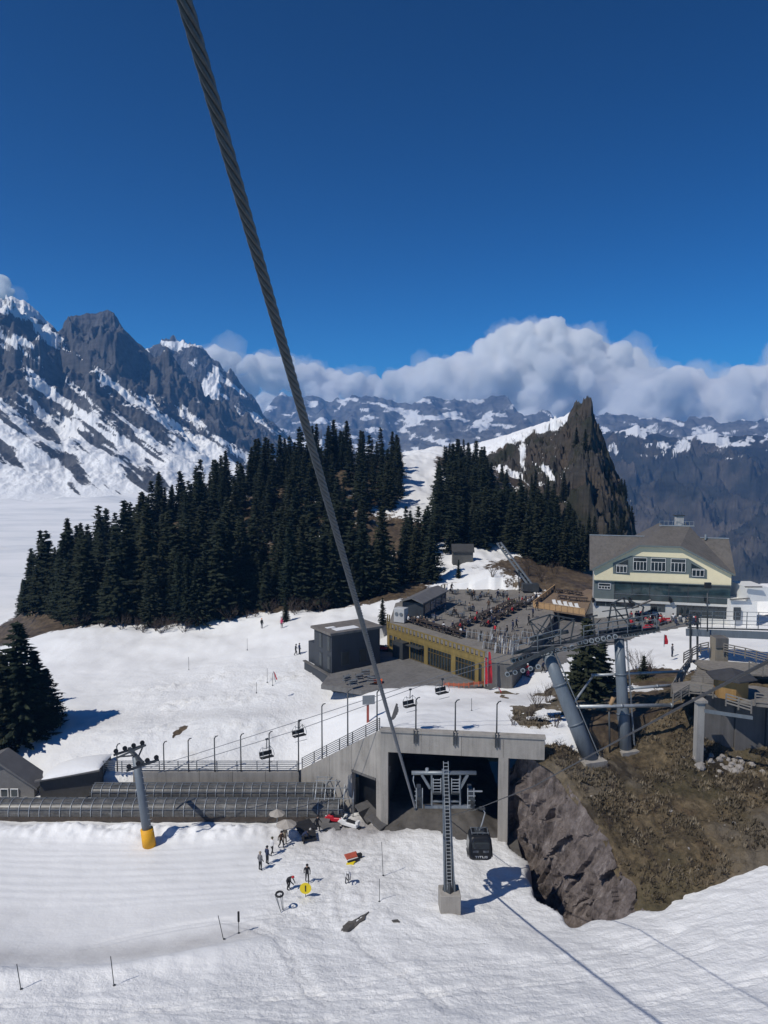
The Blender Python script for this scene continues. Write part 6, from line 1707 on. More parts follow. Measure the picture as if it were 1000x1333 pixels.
# ------------------------------------------------------------------ people
SKIN = plain('skin', (.50, .31, .22), .6, 0, .1)
def person_mesh(pose, seed=0):
    """one continuous body grown from a skeleton, then gloves with five fingers joined to it"""
    rg = random.Random(seed)
    J = {}
    if pose == 'stand':
        J = dict(pel=(0, 0, .95), spi=(0, .01, 1.15), che=(0, 0, 1.36), nec=(0, 0, 1.49), hea=(0, -.02, 1.60), top=(0, -.02, 1.71),
                 sl=(.17, 0, 1.41), el=(.25, .04, 1.14), wl=(.25, -.08, .91), sr=(-.17, 0, 1.41), er=(-.25, .04, 1.14), wr=(-.24, -.1, .93),
                 hl=(.09, 0, .90), kl=(.11, -.03, .50), al=(.12, .02, .09), tl=(.13, -.15, .05), hr=(-.09, 0, .90), kr=(-.11, -.01, .50), ar=(-.12, .03, .09), tr=(-.13, -.14, .05))
    elif pose == 'walk':
        J = dict(pel=(0, 0, .93), spi=(0, -.02, 1.13), che=(0, -.05, 1.34), nec=(0, -.07, 1.47), hea=(0, -.10, 1.57), top=(0, -.11, 1.68),
                 sl=(.17, -.04, 1.39), el=(.25, -.14, 1.15), wl=(.22, -.34, 1.05), sr=(-.17, -.04, 1.39), er=(-.25, .1, 1.15), wr=(-.25, .12, .92),
                 hl=(.09, 0, .88), kl=(.10, -.2, .52), al=(.10, -.22, .10), tl=(.11, -.38, .06), hr=(-.09, 0, .88), kr=(-.10, .02, .48), ar=(-.10, .28, .13), tr=(-.11, .14, .05))
    elif pose == 'sit':
        J = dict(pel=(0, 0, .50), spi=(0, 0, .70), che=(0, -.03, .91), nec=(0, -.05, 1.04), hea=(0, -.08, 1.15), top=(0, -.09, 1.26),
                 sl=(.17, -.03, .96), el=(.25, -.1, .72), wl=(.16, -.33, .72), sr=(-.17, -.03, .96), er=(-.25, -.1, .72), wr=(-.16, -.33, .70),
                 hl=(.10, -.02, .47), kl=(.13, -.42, .50), al=(.13, -.42, .10), tl=(.14, -.58, .05), hr=(-.10, -.02, .47), kr=(-.13, -.42, .50), ar=(-.13, -.40, .10), tr=(-.14, -.56, .05))
    elif pose == 'bend':
        J = dict(pel=(0, .12, .88), spi=(0, 0, 1.02), che=(0, -.18, 1.12), nec=(0, -.30, 1.15), hea=(0, -.40, 1.16), top=(0, -.50, 1.20),
                 sl=(.17, -.22, 1.12), el=(.22, -.34, .88), wl=(.14, -.50, .72), sr=(-.17, -.22, 1.12), er=(-.22, -.32, .88), wr=(-.14, -.48, .70),
                 hl=(.10, .12, .84), kl=(.13, -.04, .48), al=(.13, .06, .09), tl=(.14, -.1, .05), hr=(-.10, .12, .84), kr=(-.13, -.02, .48), ar=(-.13, .08, .09), tr=(-.14, -.08, .05))
    R = dict(pel=.155, spi=.15, che=.175, nec=.065, hea=.10, top=.085, sl=.085, el=.062, wl=.048, sr=.085, er=.062, wr=.048, hl=.11, kl=.078, al=.06, tl=.05, hr=.11, kr=.078, ar=.06, tr=.05)
    E_ = [('pel', 'spi'), ('spi', 'che'), ('che', 'nec'), ('nec', 'hea'), ('hea', 'top'), ('che', 'sl'), ('sl', 'el'), ('el', 'wl'), ('che', 'sr'), ('sr', 'er'), ('er', 'wr'),
          ('pel', 'hl'), ('hl', 'kl'), ('kl', 'al'), ('al', 'tl'), ('pel', 'hr'), ('hr', 'kr'), ('kr', 'ar'), ('ar', 'tr')]
    ks = list(J); me = bpy.data.meshes.new('body_skeleton')
    me.from_pydata([J[k] for k in ks], [(ks.index(a), ks.index(b)) for a, b in E_], [])
    o = bpy.data.objects.new('body_skeleton', me); COL.objects.link(o)
    o.modifiers.new('skin', 'SKIN'); o.modifiers.new('sub', 'SUBSURF').levels = 1
    for k, v in zip(ks, me.skin_vertices[0].data): v.radius = (R[k], R[k] * .82); v.use_root = (k == 'pel')
    dg = bpy.context.evaluated_depsgraph_get()
    m2 = bpy.data.meshes.new_from_object(o.evaluated_get(dg))
    bpy.data.objects.remove(o); bpy.data.meshes.remove(me)
    # add nose, ears and fingers to the same mesh
    bm = bmesh.new(); bm.from_mesh(m2)
    head = Vector(J['hea']).lerp(Vector(J['top']), .4)
    xm = MB()
    xm.sphere(head + Vector((0, -.095, -.01)), .022, 6, 4); xm.sphere(head + Vector((.092, 0, 0)), .025, 6, 4); xm.sphere(head + Vector((-.092, 0, 0)), .025, 6, 4)
    for w, e in (('wl', 'el'), ('wr', 'er')):
        W_ = Vector(J[w]); d = (W_ - Vector(J[e])).normalized(); s = d.cross(Vector((0, 1, .3))).normalized(); nrm = s.cross(d)
        xm.tube([W_ - d * .01, W_ + d * .045, W_ + d * .09], [.042, .046, .034], 8)
        for k in range(4):
            b = W_ + d * .085 + s * (-.03 + .02 * k); ln = [.055, .066, .062, .048][k]
            xm.tube([b, b + d * ln * .55 + nrm * .008, b + d * ln * .8 + nrm * .035], [.012, .011, .009], 6)
        b = W_ + d * .035 + s * .04; xm.tube([b, b + d * .035 + s * .03, b + d * .062 + s * .032], [.014, .012, .01], 6)
    nb0 = len(bm.verts)
    vv = [bm.verts.new(v) for v in xm.v]
    for f in xm.f:
        try: bm.faces.new([vv[i] for i in f])
        except ValueError: pass
    bm.verts.index_update()
    hz_ = head.z - .13
    hipz = J['pel'][2]
    for f in bm.faces:
        c = f.calc_center_median(); f.smooth = True
        dh = (c - head).length
        hand = min((c - Vector(J['wl'])).length, (c - Vector(J['wr'])).length) < .10 or f.verts[0].index >= nb0 + 3 * 35
        foot = min((c - Vector(J[k])).length for k in ('al', 'tl', 'ar', 'tr')) < .10
        if dh < .16: f.material_index = 0
        elif hand or foot: f.material_index = 3
        elif pose != 'sit' and c.z < hipz - .03 and min(abs(c.x - J['wl'][0]) + abs(c.y - J['wl'][1]), abs(c.x - J['wr'][0]) + abs(c.y - J['wr'][1])) > .05: f.material_index = 2
        elif pose == 'sit' and c.z < .60 and (c.y < -.05 or c.z < .5) and c.z < .62: f.material_index = 2
        else: f.material_index = 1
    bm.to_mesh(m2); bm.free()
    return m2, head
CLOTH = dict(black=(.018, .018, .02), navy=(.02, .03, .07), white=(.62, .62, .62), grey=(.16, .16, .17), red=(.45, .02, .03), pink=(.65, .06, .16), teal=(.02, .22, .28), olive=(.08, .075, .04), beige=(.30, .25, .18), blue=(.04, .10, .32), brown=(.10, .06, .035), orange=(.6, .17, .02))
for k, v in list(CLOTH.items()): CLOTH[k] = plain('cloth_' + k, v, .85, 0, .2, 6)
MESHES = {p: person_mesh(p) for p in ('stand', 'walk', 'sit', 'bend')}
def person(label, p, rz, pose='stand', jacket='black', trousers='black', hat='black', h=1.0, group=None):
    me, head = MESHES[pose]
    o = bpy.data.objects.new('person', me); COL.objects.link(o)
    if not me.materials:
        for _ in range(4): me.materials.append(None)
    for i, mt in enumerate((SKIN, CLOTH[jacket], CLOTH[trousers], CLOTH['black'])):
        o.material_slots[i].link = 'OBJECT'; o.material_slots[i].material = mt
    o.location = p; o.rotation_euler = (0, 0, rz); o.scale = (1.06 * h,) * 3
    tag(o, label, 'person', group)
    key = 'hat_' + pose
    if key not in bpy.data.meshes:
        m = MB(); m.sphere(head + Vector((0, .012, .03)), .125, 10, 6, (1, 1.08, .95))
        m.v = [(x, y, max(z, head.z - .005 - .05 * (y > head.y))) for x, y, z in m.v]
        q = m.build(key, SKIN, None, True); hm = q.data; bpy.data.objects.remove(q)
    q = bpy.data.objects.new('hat', bpy.data.meshes[key]); COL.objects.link(q); q.parent = o
    q.material_slots[0].link = 'OBJECT'; q.material_slots[0].material = CLOTH[hat]
    return o
def lowz(p): return float(low_full(np.array([p.x]), np.array([p.y]))[0])
def upz(p): return float(up_full(np.array([p.x]), np.array([p.y]))[0])
def low_at(px, py):
    z = 0.3
    for _ in range(8):
        p = on(px, py, z); z = lowz(p)
    p.z = z; return p
def up_at(px, py, z=8.0):
    for _ in range(10):
        p = on(px, py, z); z = .5 * z + .5 * upz(p)
    p.z = z; return p
G = 'people on the practice slope'
for px, py, rz, pose, j, t, h_, lab in (
        (339, 1133, 2.6, 'stand', 'grey', 'black', 'beige', 'person in grey jacket and dark trousers at the left of the waiting row'),
        (348, 1125, 2.4, 'stand', 'navy', 'black', 'black', 'person in navy in the middle of the waiting row on the snow'),
        (354, 1113, 2.6, 'walk', 'white', 'black', 'olive', 'person in white jacket and dark trousers at the rear of the waiting row'),
        (371, 1099, .4, 'stand', 'beige', 'brown', 'beige', 'person in beige standing below the round pale parasol'),
        (376, 1158, 1.2, 'bend', 'black', 'black', 'red', 'person in black with a red hat leaning over beside the tube rack'),
        (400, 1149, .2, 'walk', 'black', 'black', 'black', 'person in black striding behind the yellow disc sign'),
        (413, 1061, .5, 'stand', 'white', 'black', 'brown', 'person in a white top standing by the conveyor tunnel'),
        (421, 1059, -.4, 'stand', 'navy', 'navy', 'black', 'person in dark blue standing beside the one in white by the conveyor'),
        (413, 1083, 1.0, 'walk', 'black', 'black', 'black', 'person in black walking among the dark mats'),
        (389, 1064, .3, 'stand', 'blue', 'grey', 'brown', 'person in blue beside the weathered box at the conveyor'),
        (428, 1066, 2.0, 'bend', 'grey', 'black', 'black', 'person in grey stooping beside the red snowmobile'),
        (405, 1068, -.8, 'stand', 'olive', 'brown', 'black', 'person in olive standing between the mats and the conveyor'),
        (433, 1062, .6, 'stand', 'black', 'navy', 'white', 'person in black with a white hat behind the red snowmobile'),
        (396, 1098, 1.7, 'bend', 'navy', 'black', 'black', 'person in navy bending over the folded black mat'),
        (366, 1104, .9, 'walk', 'brown', 'black', 'black', 'person in brown walking left of the round parasol'),
        (452, 1150, .3, 'bend', 'white', 'grey', 'white', 'small pale figure crouching on the trampled snow')):
    p = low_at(px, py); person(lab, p, rz, pose, j, t, h_, 1.0 if py > 1062 else 1.0, G)
G2 = 'skiers on the upper snow'
for px, py, rz, pose, j, t, h_, lab in (
        (385, 853, 2.0, 'walk', 'black', 'black', 'black', 'left of the two dark figures walking on the snow by the grey building'),
        (390, 852, 2.2, 'stand', 'navy', 'black', 'brown', 'right of the two dark figures walking on the snow by the grey building'),
        (673, 881, .6, 'stand', 'teal', 'teal', 'black', 'skier in teal standing near the red banners'),
        (687, 881, .2, 'stand', 'red', 'pink', 'white', 'skier in pink trousers standing right of the one in teal'),
        (681, 872, .2, 'stand', 'black', 'black', 'black', 'dark figure standing behind the skiers in teal and pink'),
        (707, 876, 1.2, 'walk', 'navy', 'black', 'black', 'dark figure walking beside the left leaning pylon'),
        (534, 853, .4, 'stand', 'black', 'black', 'brown', 'person in black by the entrance of the gold building'),
        (367, 818, .4, 'stand', 'pink', 'black', 'pink', 'person in bright pink at the foot of the wood'),
        (341, 818, .8, 'stand', 'black', 'grey', 'orange', 'lone dark figure on the snow before the wood'),
        (875, 855, .8, 'stand', 'grey', 'navy', 'black', 'person in grey on the snow left of the stairs')):
    p = up_at(px, py)
    if px == 534: p.z = 9.13
    person(lab, p, rz, pose, j, t, h_, 1.0, G2)
# skis under the two skiers
for px, lab in ((673, 'pair of skis under the skier in teal'), (687, 'pair of skis under the skier in pink trousers')):
    p = up_at(px, 881); o = thing('skis', lab, 'skis', tuple(p), 'skis worn on the upper snow', .5, local=True)
    for s in (-.13, .13): MB().prism([(s - .04, -.8, .06), (s + .04, -.8, .06), (s + .04, .8, .03), (s - .04, .8, .03)], (0, 0, 0), (0, 0, .03)).build('ski', CLOTH['navy'], o)

# ------------------------------------------------------------------ sun terrace furniture and guests
def picnic_proto():
    t = thing('picnic_table', 'x', 'table', local=True)
    for k in range(3): MB().box((-.28 + .28 * k, 0, .73), (.26, 1.8, .05)).build('top_board', BROWN, t)
    for s in (-1, 1):
        MB().box((s * .62, 0, .44), (.3, 1.8, .05)).build('bench', BROWN, t)
        MB().box((0, s * .65, .42), (1.3, .08, .08)).build('cross_beam', BROWN, t)
        for e in (-1, 1): MB().bar((e * .3, s * .65, .71), (e * .55, s * .65, 0), .08).build('leg', BROWN, t)
    return t
PT = picnic_proto()
rg = random.Random(3)
rows = [((596, 819), (666, 787), 9, 'rear row'), ((632, 815), (690, 783), 9, 'front row'), ((538, 811), (598, 829), 8, 'parapet row')]
kk = 0
for (a, b, n, lab) in rows:
    A = kon(a[0], a[1], ZD); B = kon(b[0], b[1], ZD); ang = math.atan2((B - A).y, (B - A).x)
    for k in range(n):
        p = A.lerp(B, k / (n - 1))
        place(PT, p + Vector((0, 0, .01)), ang - math.pi / 2 + math.pi / 2 * 0, 1.15, 'dark picnic table, %s from the left in the %s on the sun terrace' % (ords[k], lab), 'picnic tables on the sun terrace')
        for sgn in (-1, 1):
            for e in (-.45, .4):
                if rg.random() < .68:
                    off = Vector((math.cos(ang - math.pi / 2), math.sin(ang - math.pi / 2), 0)) * sgn * .72 + Vector((math.cos(ang), math.sin(ang), 0)) * e
                    rz = ang + (math.pi if sgn > 0 else 0)
                    rz = math.atan2(-off.y * 0 - math.sin(ang - math.pi / 2) * sgn, -math.cos(ang - math.pi / 2) * sgn) + math.pi / 2
                    person('guest seated on a bench in the %s of picnic tables' % lab, p + off, rz, 'sit', rg.choice(['black', 'navy', 'grey', 'white', 'black', 'black', 'brown', 'olive', 'navy', 'red', 'black', 'beige', 'grey']), rg.choice(['black', 'navy', 'grey']), rg.choice(['black', 'brown', 'beige', 'grey']), 1.0, 'guests seated at the %s of picnic tables' % lab)
for k, (px, py) in enumerate(((728, 772), (740, 773), (752, 775), (732, 780), (746, 782), (759, 783))):
    p = kon(px, py, zw); place(PT, p + Vector((0, 0, .01)), .3 + .2 * k, 1.0, 'brown picnic table on the wooden deck behind the white chairs, %s of six' % ords[k], 'tables on the wooden deck')
# bistro sets of pale chairs
def bistro_proto():
    t = thing('bistro_table', 'x', 'table', local=True)
    MB().tube([(0, 0, .72), (0, 0, .76)], .42, 12).build('top', STEEL, t)
    MB().tube([(0, 0, .02), (0, 0, .72)], .04, 6).build('stem', STEEL_D, t)
    MB().tube([(0, 0, 0), (0, 0, .03)], .28, 10).build('foot', STEEL_D, t)
    return t
def seat_proto():
    t = thing('terrace_chair', 'x', 'chair', local=True)
    MB().box((0, 0, .45), (.44, .44, .05)).build('seat', STEEL, t)
    MB().box((0, .22, .72), (.44, .04, .42)).build('backrest', STEEL, t)
    for sx in (-.19, .19):
        for sy in (-.19, .19): MB().box((sx, sy, .215), (.04, .04, .43)).build('leg', STEEL_D, t)
    return t
BT = bistro_proto(); CH = seat_proto()
for (px, py) in ((566, 806), (588, 801), (602, 806), (612, 795), (620, 782), (600, 787), (630, 777), (588, 783), (610, 773), (652, 776), (594, 775), (575, 793), (642, 786)):
    p = kon(px + rg.uniform(-3, 3), py + rg.uniform(-2, 2), ZD)
    place(BT, p + Vector((0, 0, .01)), 0, 1.0, 'small round grey table standing free on the sun terrace', 'round tables on the sun terrace')
    a0 = rg.uniform(0, 6)
    for k in range(3):
        a = a0 + k * 2.1; place(CH, p + Vector((math.cos(a) * .75, math.sin(a) * .75, .01)), a + math.pi / 2 + math.pi, 1.0, 'light metal chair at a small round table on the sun terrace', 'chairs on the sun terrace')
        if rg.random() < .3: person('guest seated at a small round table on the sun terrace', p + Vector((math.cos(a) * .75, math.sin(a) * .75, .01)), a - math.pi / 2, 'sit', rg.choice(['black', 'white', 'navy', 'grey', 'beige']), 'black', rg.choice(['black', 'brown']), 1.0, 'guests at the round tables')
for (px, py) in ((614, 778), (617, 776), (655, 778), (660, 777), (648, 776), (588, 766), (636, 790), (640, 810), (646, 822), (668, 818), (672, 814), (644, 824), (685, 790), (690, 786), (676, 780), (698, 780), (694, 800), (660, 826), (688, 810), (704, 785), (699, 791)):
    p = kon(px, py + 4, ZD)
    person('guest standing on the sun terrace', p, rg.uniform(0, 6), rg.choice(['stand', 'walk']), 'red' if px == 644 else rg.choice(['black', 'navy', 'black', 'grey', 'brown', 'black']), rg.choice(['black', 'navy']), rg.choice(['black', 'brown', 'grey']), 1.0, 'guests standing on the sun terrace')
# racks of skis beside the terrace
def rack_proto(seed):
    r2 = random.Random(seed); t = thing('ski_rack', 'x', 'ski rack', local=True)
    MB().box((0, 0, 1.0), (2.6, .07, .07)).build('top_bar', STEEL_L, t); MB().box((0, 0, .25), (2.6, .07, .07)).build('bottom_bar', STEEL_L, t)
    for s in (-1.25, 1.25):
        MB().bar((s, -.35, 0), (s, 0, 1.05), .06).build('leg', STEEL_L, t); MB().bar((s, .35, 0), (s, 0, 1.05), .06).build('leg', STEEL_L, t)
    for k in range(11):
        x = -1.15 + .23 * k + r2.uniform(-.04, .04)
        if r2.random() < .82: MB().prism([(x - .05, -.2, .05), (x + .05, -.2, .05), (x + .045, .06, 1.45 + r2.uniform(-.15, .15)), (x - .045, .06, 1.45)], (0, 0, 0), (0, .04, 0)).build('ski', CLOTH[r2.choice(['grey', 'black', 'navy', 'grey', 'grey', 'brown', 'beige', 'black', 'brown', 'white', 'black'])], t)
    return t
RK = [rack_proto(s) for s in (1, 2, 3)]
for i, (px, py) in enumerate(((618, 832), (634, 836), (650, 840), (664, 838), (650, 829), (664, 846), (640, 846), (678, 838), (656, 851), (690, 832))):
    p = kon(px, py, ZD); 
    place(RK[i % 3], p + Vector((0, 0, .01)), -.55 + rg.uniform(-.1, .1), 1.0, 'metal rack full of upright skis at the right end of the sun terrace', 'ski racks on the sun terrace')
# crowd and red furniture before the hotel
for i in range(80):
    px = rg.uniform(818, 908); py = rg.uniform(801, 817)
    p = on(px, py, 11.0); z = max(upz(p), 10.7); p.z = z
    if rg.random() < .5:
        place(CH, p, rg.uniform(0, 6), 1.1, 'metal chair on the crowded forecourt before the hotel', 'chairs on the hotel forecourt')
    if rg.random() < .72: person('guest seated on the crowded forecourt before the hotel', p, rg.uniform(0, 6), 'sit', rg.choice(['red', 'black', 'white', 'red', 'beige', 'grey', 'red', 'navy', 'brown']), rg.choice(['black', 'navy', 'grey']), rg.choice(['black', 'brown', 'white']), 1.05, 'guests before the hotel')
def red_bench(label, px, py, rz):
    p = on(px, py, 11.2); p.z = max(upz(p), 10.8)
    t = thing('red_bench', label, 'bench', tuple(p), 'red benches before the hotel', rz, local=True)
    MB().box((0, 0, .45), (1.6, .45, .08)).build('seat', RED, t); MB().box((0, .25, .75), (1.6, .06, .3)).build('backrest', RED, t)
    for s in (-.7, .7): MB().box((s, 0, .2), (.08, .45, .41)).build('leg', STEEL_D, t)
for i, (px, py) in enumerate(((834, 822), (846, 819), (868, 812))):
    red_bench('red bench, %s from the left on the forecourt edge below the hotel' % ords[i], px, py, rg.uniform(-.2, .3))
# barrier tapes / red pads
def banner(label, px, pyb, pyt, y, w, name='banner', mat=RED, cat='banner', lean=0.0):
    b = at(px, pyb, y); t_ = at(px, pyt, y); o = thing(name, label, cat, tuple(b), 'red banners')
    H_ = t_.z - b.z
    MB().tube([b, b + Vector((lean, 0, H_))], .05, 6).build('pole', STEEL_L, o)
    n = 8; pts = []
    mm = MB(); vs = []
    for k in range(n + 1):
        f = k / n; ww = w * (1 - .55 * f ** 2) 
        for s in (0, 1): vs.append(b + Vector((.05 + ww * s + lean * f, .06 * math.sin(k * 1.3 + s), .35 + (H_ - .4) * f)))
    vs2 = [v + Vector((0, .03, 0)) for v in vs]
    fs = [(2 * k, 2 * k + 1, 2 * k + 3, 2 * k + 2) for k in range(n)]
    m2_ = len(vs); mm.add(vs + vs2, fs + [tuple(i + m2_ for i in reversed(f)) for f in fs]); mm.build('cloth', mat, o, True)
banner('tall red feather banner, right of the pair at the corner of the gold building', 635, 893, 848, 96.0, .55)
banner('tall red feather banner, left of the pair at the corner of the gold building', 631, 894, 856, 95.6, .35)
banner('slim red and white marker banner on the snow left of the stairs', 864.5, 842, 826, 100, .5)
banner('thin red marker leaning on the lumpy snow', 359, 888, 874, 100, .18, lean=-.3)
banner('small red banner on the edge of the slope near the yard', 653, 908, 894, 94, .14, lean=-.5)
# orange net along the yard
net = thing('safety_net', 'low orange safety net along the snowy edge of the asphalt yard', 'net', tuple(up_at(590, 897, 9)))
prev = None
for k in range(9):
    q = up_at(578 + k * 6.5, 897 - abs(k - 5) * .5, 9.0); q.z = max(q.z, 9.15)
    MB().tube([q, q + Vector((0, 0, .75))], .03, 5).build('stake', SIGNAL, net)
    if prev is not None: MB().bar(prev + Vector((0, 0, .45)), q + Vector((0, 0, .45)), .02, .35).build('mesh_strip', plain('orange_net', (.42, .13, .07), .8), net)
    prev = q
oc = thing('orange_crate', 'bright orange crate on the snow at the foot of the yard', 'crate', tuple(up_at(492, 893, 8.5)))
q = up_at(492, 893, 8.5); MB().box(q + Vector((0, 0, .4)), (1.1, .8, .8)).build('body', SIGNAL, oc); MB().box(q + Vector((0, 0, .83)), (1.2, .9, .08)).build('rim', SIGNAL, oc)
# stacked loungers by the square building, snowmobile, sign board
for i, (px, py) in enumerate(((460, 892), (452, 887), (468, 885), (476, 879), (484, 888))):
    q = on(px, py, 9.15); o = thing('folded_lounger', 'folded grey lounger, %s of the heap beside the square building' % ords[i], 'lounger', tuple(q), 'folded loungers', rg.uniform(0, 3), local=True)
    for k in range(3): MB().box((0, 0, .15 + k * .3), (1.2, .5, .05), M=Matrix.Rotation(.08 - .08 * k, 3, 'Y')).build('slat_frame', STEEL, o)
    for s in (-.5, .5): MB().bar((s, -.25, 0), (s, .25, .9), .05).build('leg', STEEL_D, o)
def snowmobile(label, p, rz, c1_):
    t = thing('snowmobile', label, 'snowmobile', tuple(p), 'snowmobiles', rz, local=True)
    m = MB(); m.prism([(-1.2, -.25, .35), (1.0, -.25, .3), (1.25, -.25, .55), (.7, -.25, .95), (.3, -.25, .9), (.1, -.25, .7), (-1.15, -.25, .75)], (0, -.1, 0), (0, .6, 0)); m.build('hood', c1_, t, bevel=.05)
    MB().box((-.45, 0, .82), (1.2, .4, .16)).build('seat', RUBBER, t); MB().prism([(.55, -.28, .95), (.55, .28, .95), (.3, .25, 1.3), (.3, -.25, 1.3)], (0, 0, 0), (.03, 0, 0)).build('windscreen', GLASS, t)
    MB().box((-.5, 0, .2), (1.9, .42, .36)).build('track', RUBBER, t)
    for s in (-.45, .45): MB().tube([(.5, s, .05), (1.3, s, .05), (1.6, s, .22)], .06, 6).build('ski', BLACK, t)
    MB().tube([(.25, -.4, 1.05), (.3, 0, 1.0), (.25, .4, 1.05)], .03, 6).build('handlebar', STEEL_D, t); MB().box((-1.15, 0, .9), (.3, .5, .3)).build('rear_rack', WHITE, t)
    for s in (-.16, .16): MB().sphere((1.02, s, .78), .08, 8, 5).build('headlight', WHITE, t)
q = on(494, 847, 9.14); snowmobile('dark red snowmobile parked at the corner of the gold building', q, 2.8, RED)
q = low_at(437, 1072); snowmobile('red and white snowmobile parked by the conveyor tunnel', q + Vector((0, 0, .05)), 2.9, RED)
q = low_at(447, 1076); snowmobile('white snowmobile half hidden beside the red one by the conveyor tunnel', q + Vector((.6, -.4, .05)), 2.6, WHITE)
bd = thing('notice_board', 'grey notice board on a red post beside the chairlift', 'sign', tuple(up_at(479, 947, 9)))
q = up_at(479, 940, 9); MB().box(q + Vector((0, 0, 1.1)), (.3, .2, 2.4)).build('post', plain('dull_red_post', (.30, .07, .05), .7), bd); MB().box(q + Vector((.1, -.12, 2.8)), (1.5, .1, 1.1), .2).build('board', STEEL, bd)
for k in range(3): MB().box(q + Vector((-.35 + .45 * k, -.19 + .09 * k - .02, 2.8)), (.36, .03, .8), .2).build('panel', plain('board_panel_grey', (.2, .21, .22), .6), bd)
# ------------------------------------------------------------------ practice slope things
def parasol(label, p, r, h):
    t = thing('parasol', label, 'parasol', tuple(p), 'parasols', local=True)
    MB().tube([(0, 0, 0), (0, 0, h)], .04, 6).build('pole', STEEL_L, t)
    m = MB(); vs = [(0, 0, h + .1)] + [(r * math.cos(a), r * math.sin(a), h - .45 + (.06 if k % 2 else 0)) for k, a in enumerate([2 * math.pi * j / 16 for j in range(16)])]
    m.add(vs, [(0, 1 + k, 1 + (k + 1) % 16) for k in range(16)]); m.build('canopy', plain('faded_canvas', (.36, .33, .29), .9), t)
    for k in range(8):
        a = 2 * math.pi * k / 8; MB().bar((0, 0, h - .1), (r * .95 * math.cos(a), r * .95 * math.sin(a), h - .44), .025).build('rib', STEEL, t)
parasol('round pale parasol over the waiting area on the snow', low_at(373, 1096), 1.05, 2.3)
parasol('pale parasol tilted behind the round one near the conveyor', low_at(361, 1080), .85, 1.9)
def mat_(label, p, w, d, rz, tilt, mt):
    t = thing('foam_mat', label, 'mat', tuple(p), 'mats at the foot of the conveyor', rz, local=True)
    M_ = Matrix.Rotation(tilt, 3, 'X')
    MB().box((0, 0, d / 2 * abs(math.sin(tilt)) + .1), (w, d, .16), M=M_).build('pad', mt, t)
    MB().box((0, -d * .5 * math.cos(tilt), .12), (w + .02, .1, .2)).build('edge_strip', BLACK, t)
tarp = plain('grey_tarpaulin', (.12, .115, .11), .8, 0, .3)
for px, py, w, d, rz, tl, mt, lab in ((397, 1079, 1.9, 1.6, .6, .25, RUBBER, 'dark mat lying beside the pale parasol'), (402, 1090, 1.5, 1.2, .2, .35, RUBBER, 'folded black mat in front of the other mats'),
                                      (414, 1072, 2.6, 1.8, -.2, .3, tarp, 'grey tarpaulin sheet beside the conveyor entrance'), (482, 1064, 2.6, 2.6, .7, .5, tarp, 'large grey tarpaulin heaped by the small doorway'),
                                      (479, 1067, 1.7, 1.4, .8, .6, RUBBER, 'black mat leaning on the grey tarpaulin by the doorway'), (492, 1076, 1.6, 2.0, 1.0, .5, tarp, 'crumpled dark cover at the foot of the portal'),
                                      (430, 1079, 2.0, 1.4, .1, .1, tarp, 'flat grey mat in front of the red snowmobile')):
    mat_(lab, low_at(px, py), w, d, rz, tl, mt)
bx = thing('rental_box', 'small weathered box by the conveyor tunnel behind the mats', 'box', tuple(low_at(397, 1063)))
q = low_at(397, 1063); MB().box(q + Vector((0, 0, .5)), (1.0, .8, 1.0), .2).build('body', plain('weathered_box', (.25, .22, .19), .8), bx); MB().box(q + Vector((0, 0, 1.04)), (1.1, .9, .08), .2).build('lid', STEEL, bx)
# yellow disc sign
q = low_at(398, 1168)
o = thing('disc_sign', 'round yellow disc sign on a short post in the snow', 'sign', tuple(q))
MB().tube([q, q + Vector((0, 0, 1.3))], .035, 6).build('post', STEEL_D, o)
MB().tube([q + Vector((0, -.06, .85)), q + Vector((0, -.03, .85))], .52, 24).build('disc', YEL, o); MB().box(q + Vector((0, -.075, .85)), (.1, .02, .55)).build('mark', BLACK, o)
# ring rack
q = low_at(368, 1185)
o = thing('tube_rack', 'thin rack with a black ring on top, standing in the snow', 'rack', tuple(q))
ringp = [q + Vector((-.25 + .30 * math.cos(a), .30 * math.sin(a), 1.45 + .05 * math.sin(a))) for a in [2 * math.pi * k / 20 for k in range(21)]]
MB().tube(ringp, .09, 8, cap=False).build('ring', RUBBER, o, True)
for dx, dy in ((-.5, 0), (-.05, .1), (-.3, -.25), (.15, 0)): MB().tube([q + Vector((dx * .4, dy, 0)), q + Vector((dx - .15, dy, 1.42))], .03, 6).build('leg', STEEL, o)
# snow toys
q = low_at(463, 1122)
o = thing('toy_snow_bike', 'red, white and yellow-green snow toy lying on the trampled snow', 'snow toy', tuple(q), rz=.5, local=True)
MB().box((-.2, .5, .45), (1.3, .7, .14), M=Matrix.Rotation(.3, 3, 'X')).build('red_tray', plain('faded_red', (.42, .09, .05), .6), o, bevel=.03)
MB().box((-.2, .25, .2), (1.1, .4, .3)).build('white_body', WHITE, o, bevel=.03)
MB().prism([(-1.1, -.2, .05), (-.5, -.55, .05), (.2, .1, .05), (-.3, .3, .05)], (0, 0, 0), (0, 0, .2)).build('yellow_nose', YEL, o)
MB().tube([(-.9, -.1, .25), (.3, -.1, .3)], .12, 8).build('black_runner', RUBBER, o); MB().box((.55, .3, .3), (.5, .35, .5)).build('black_box', RUBBER, o)
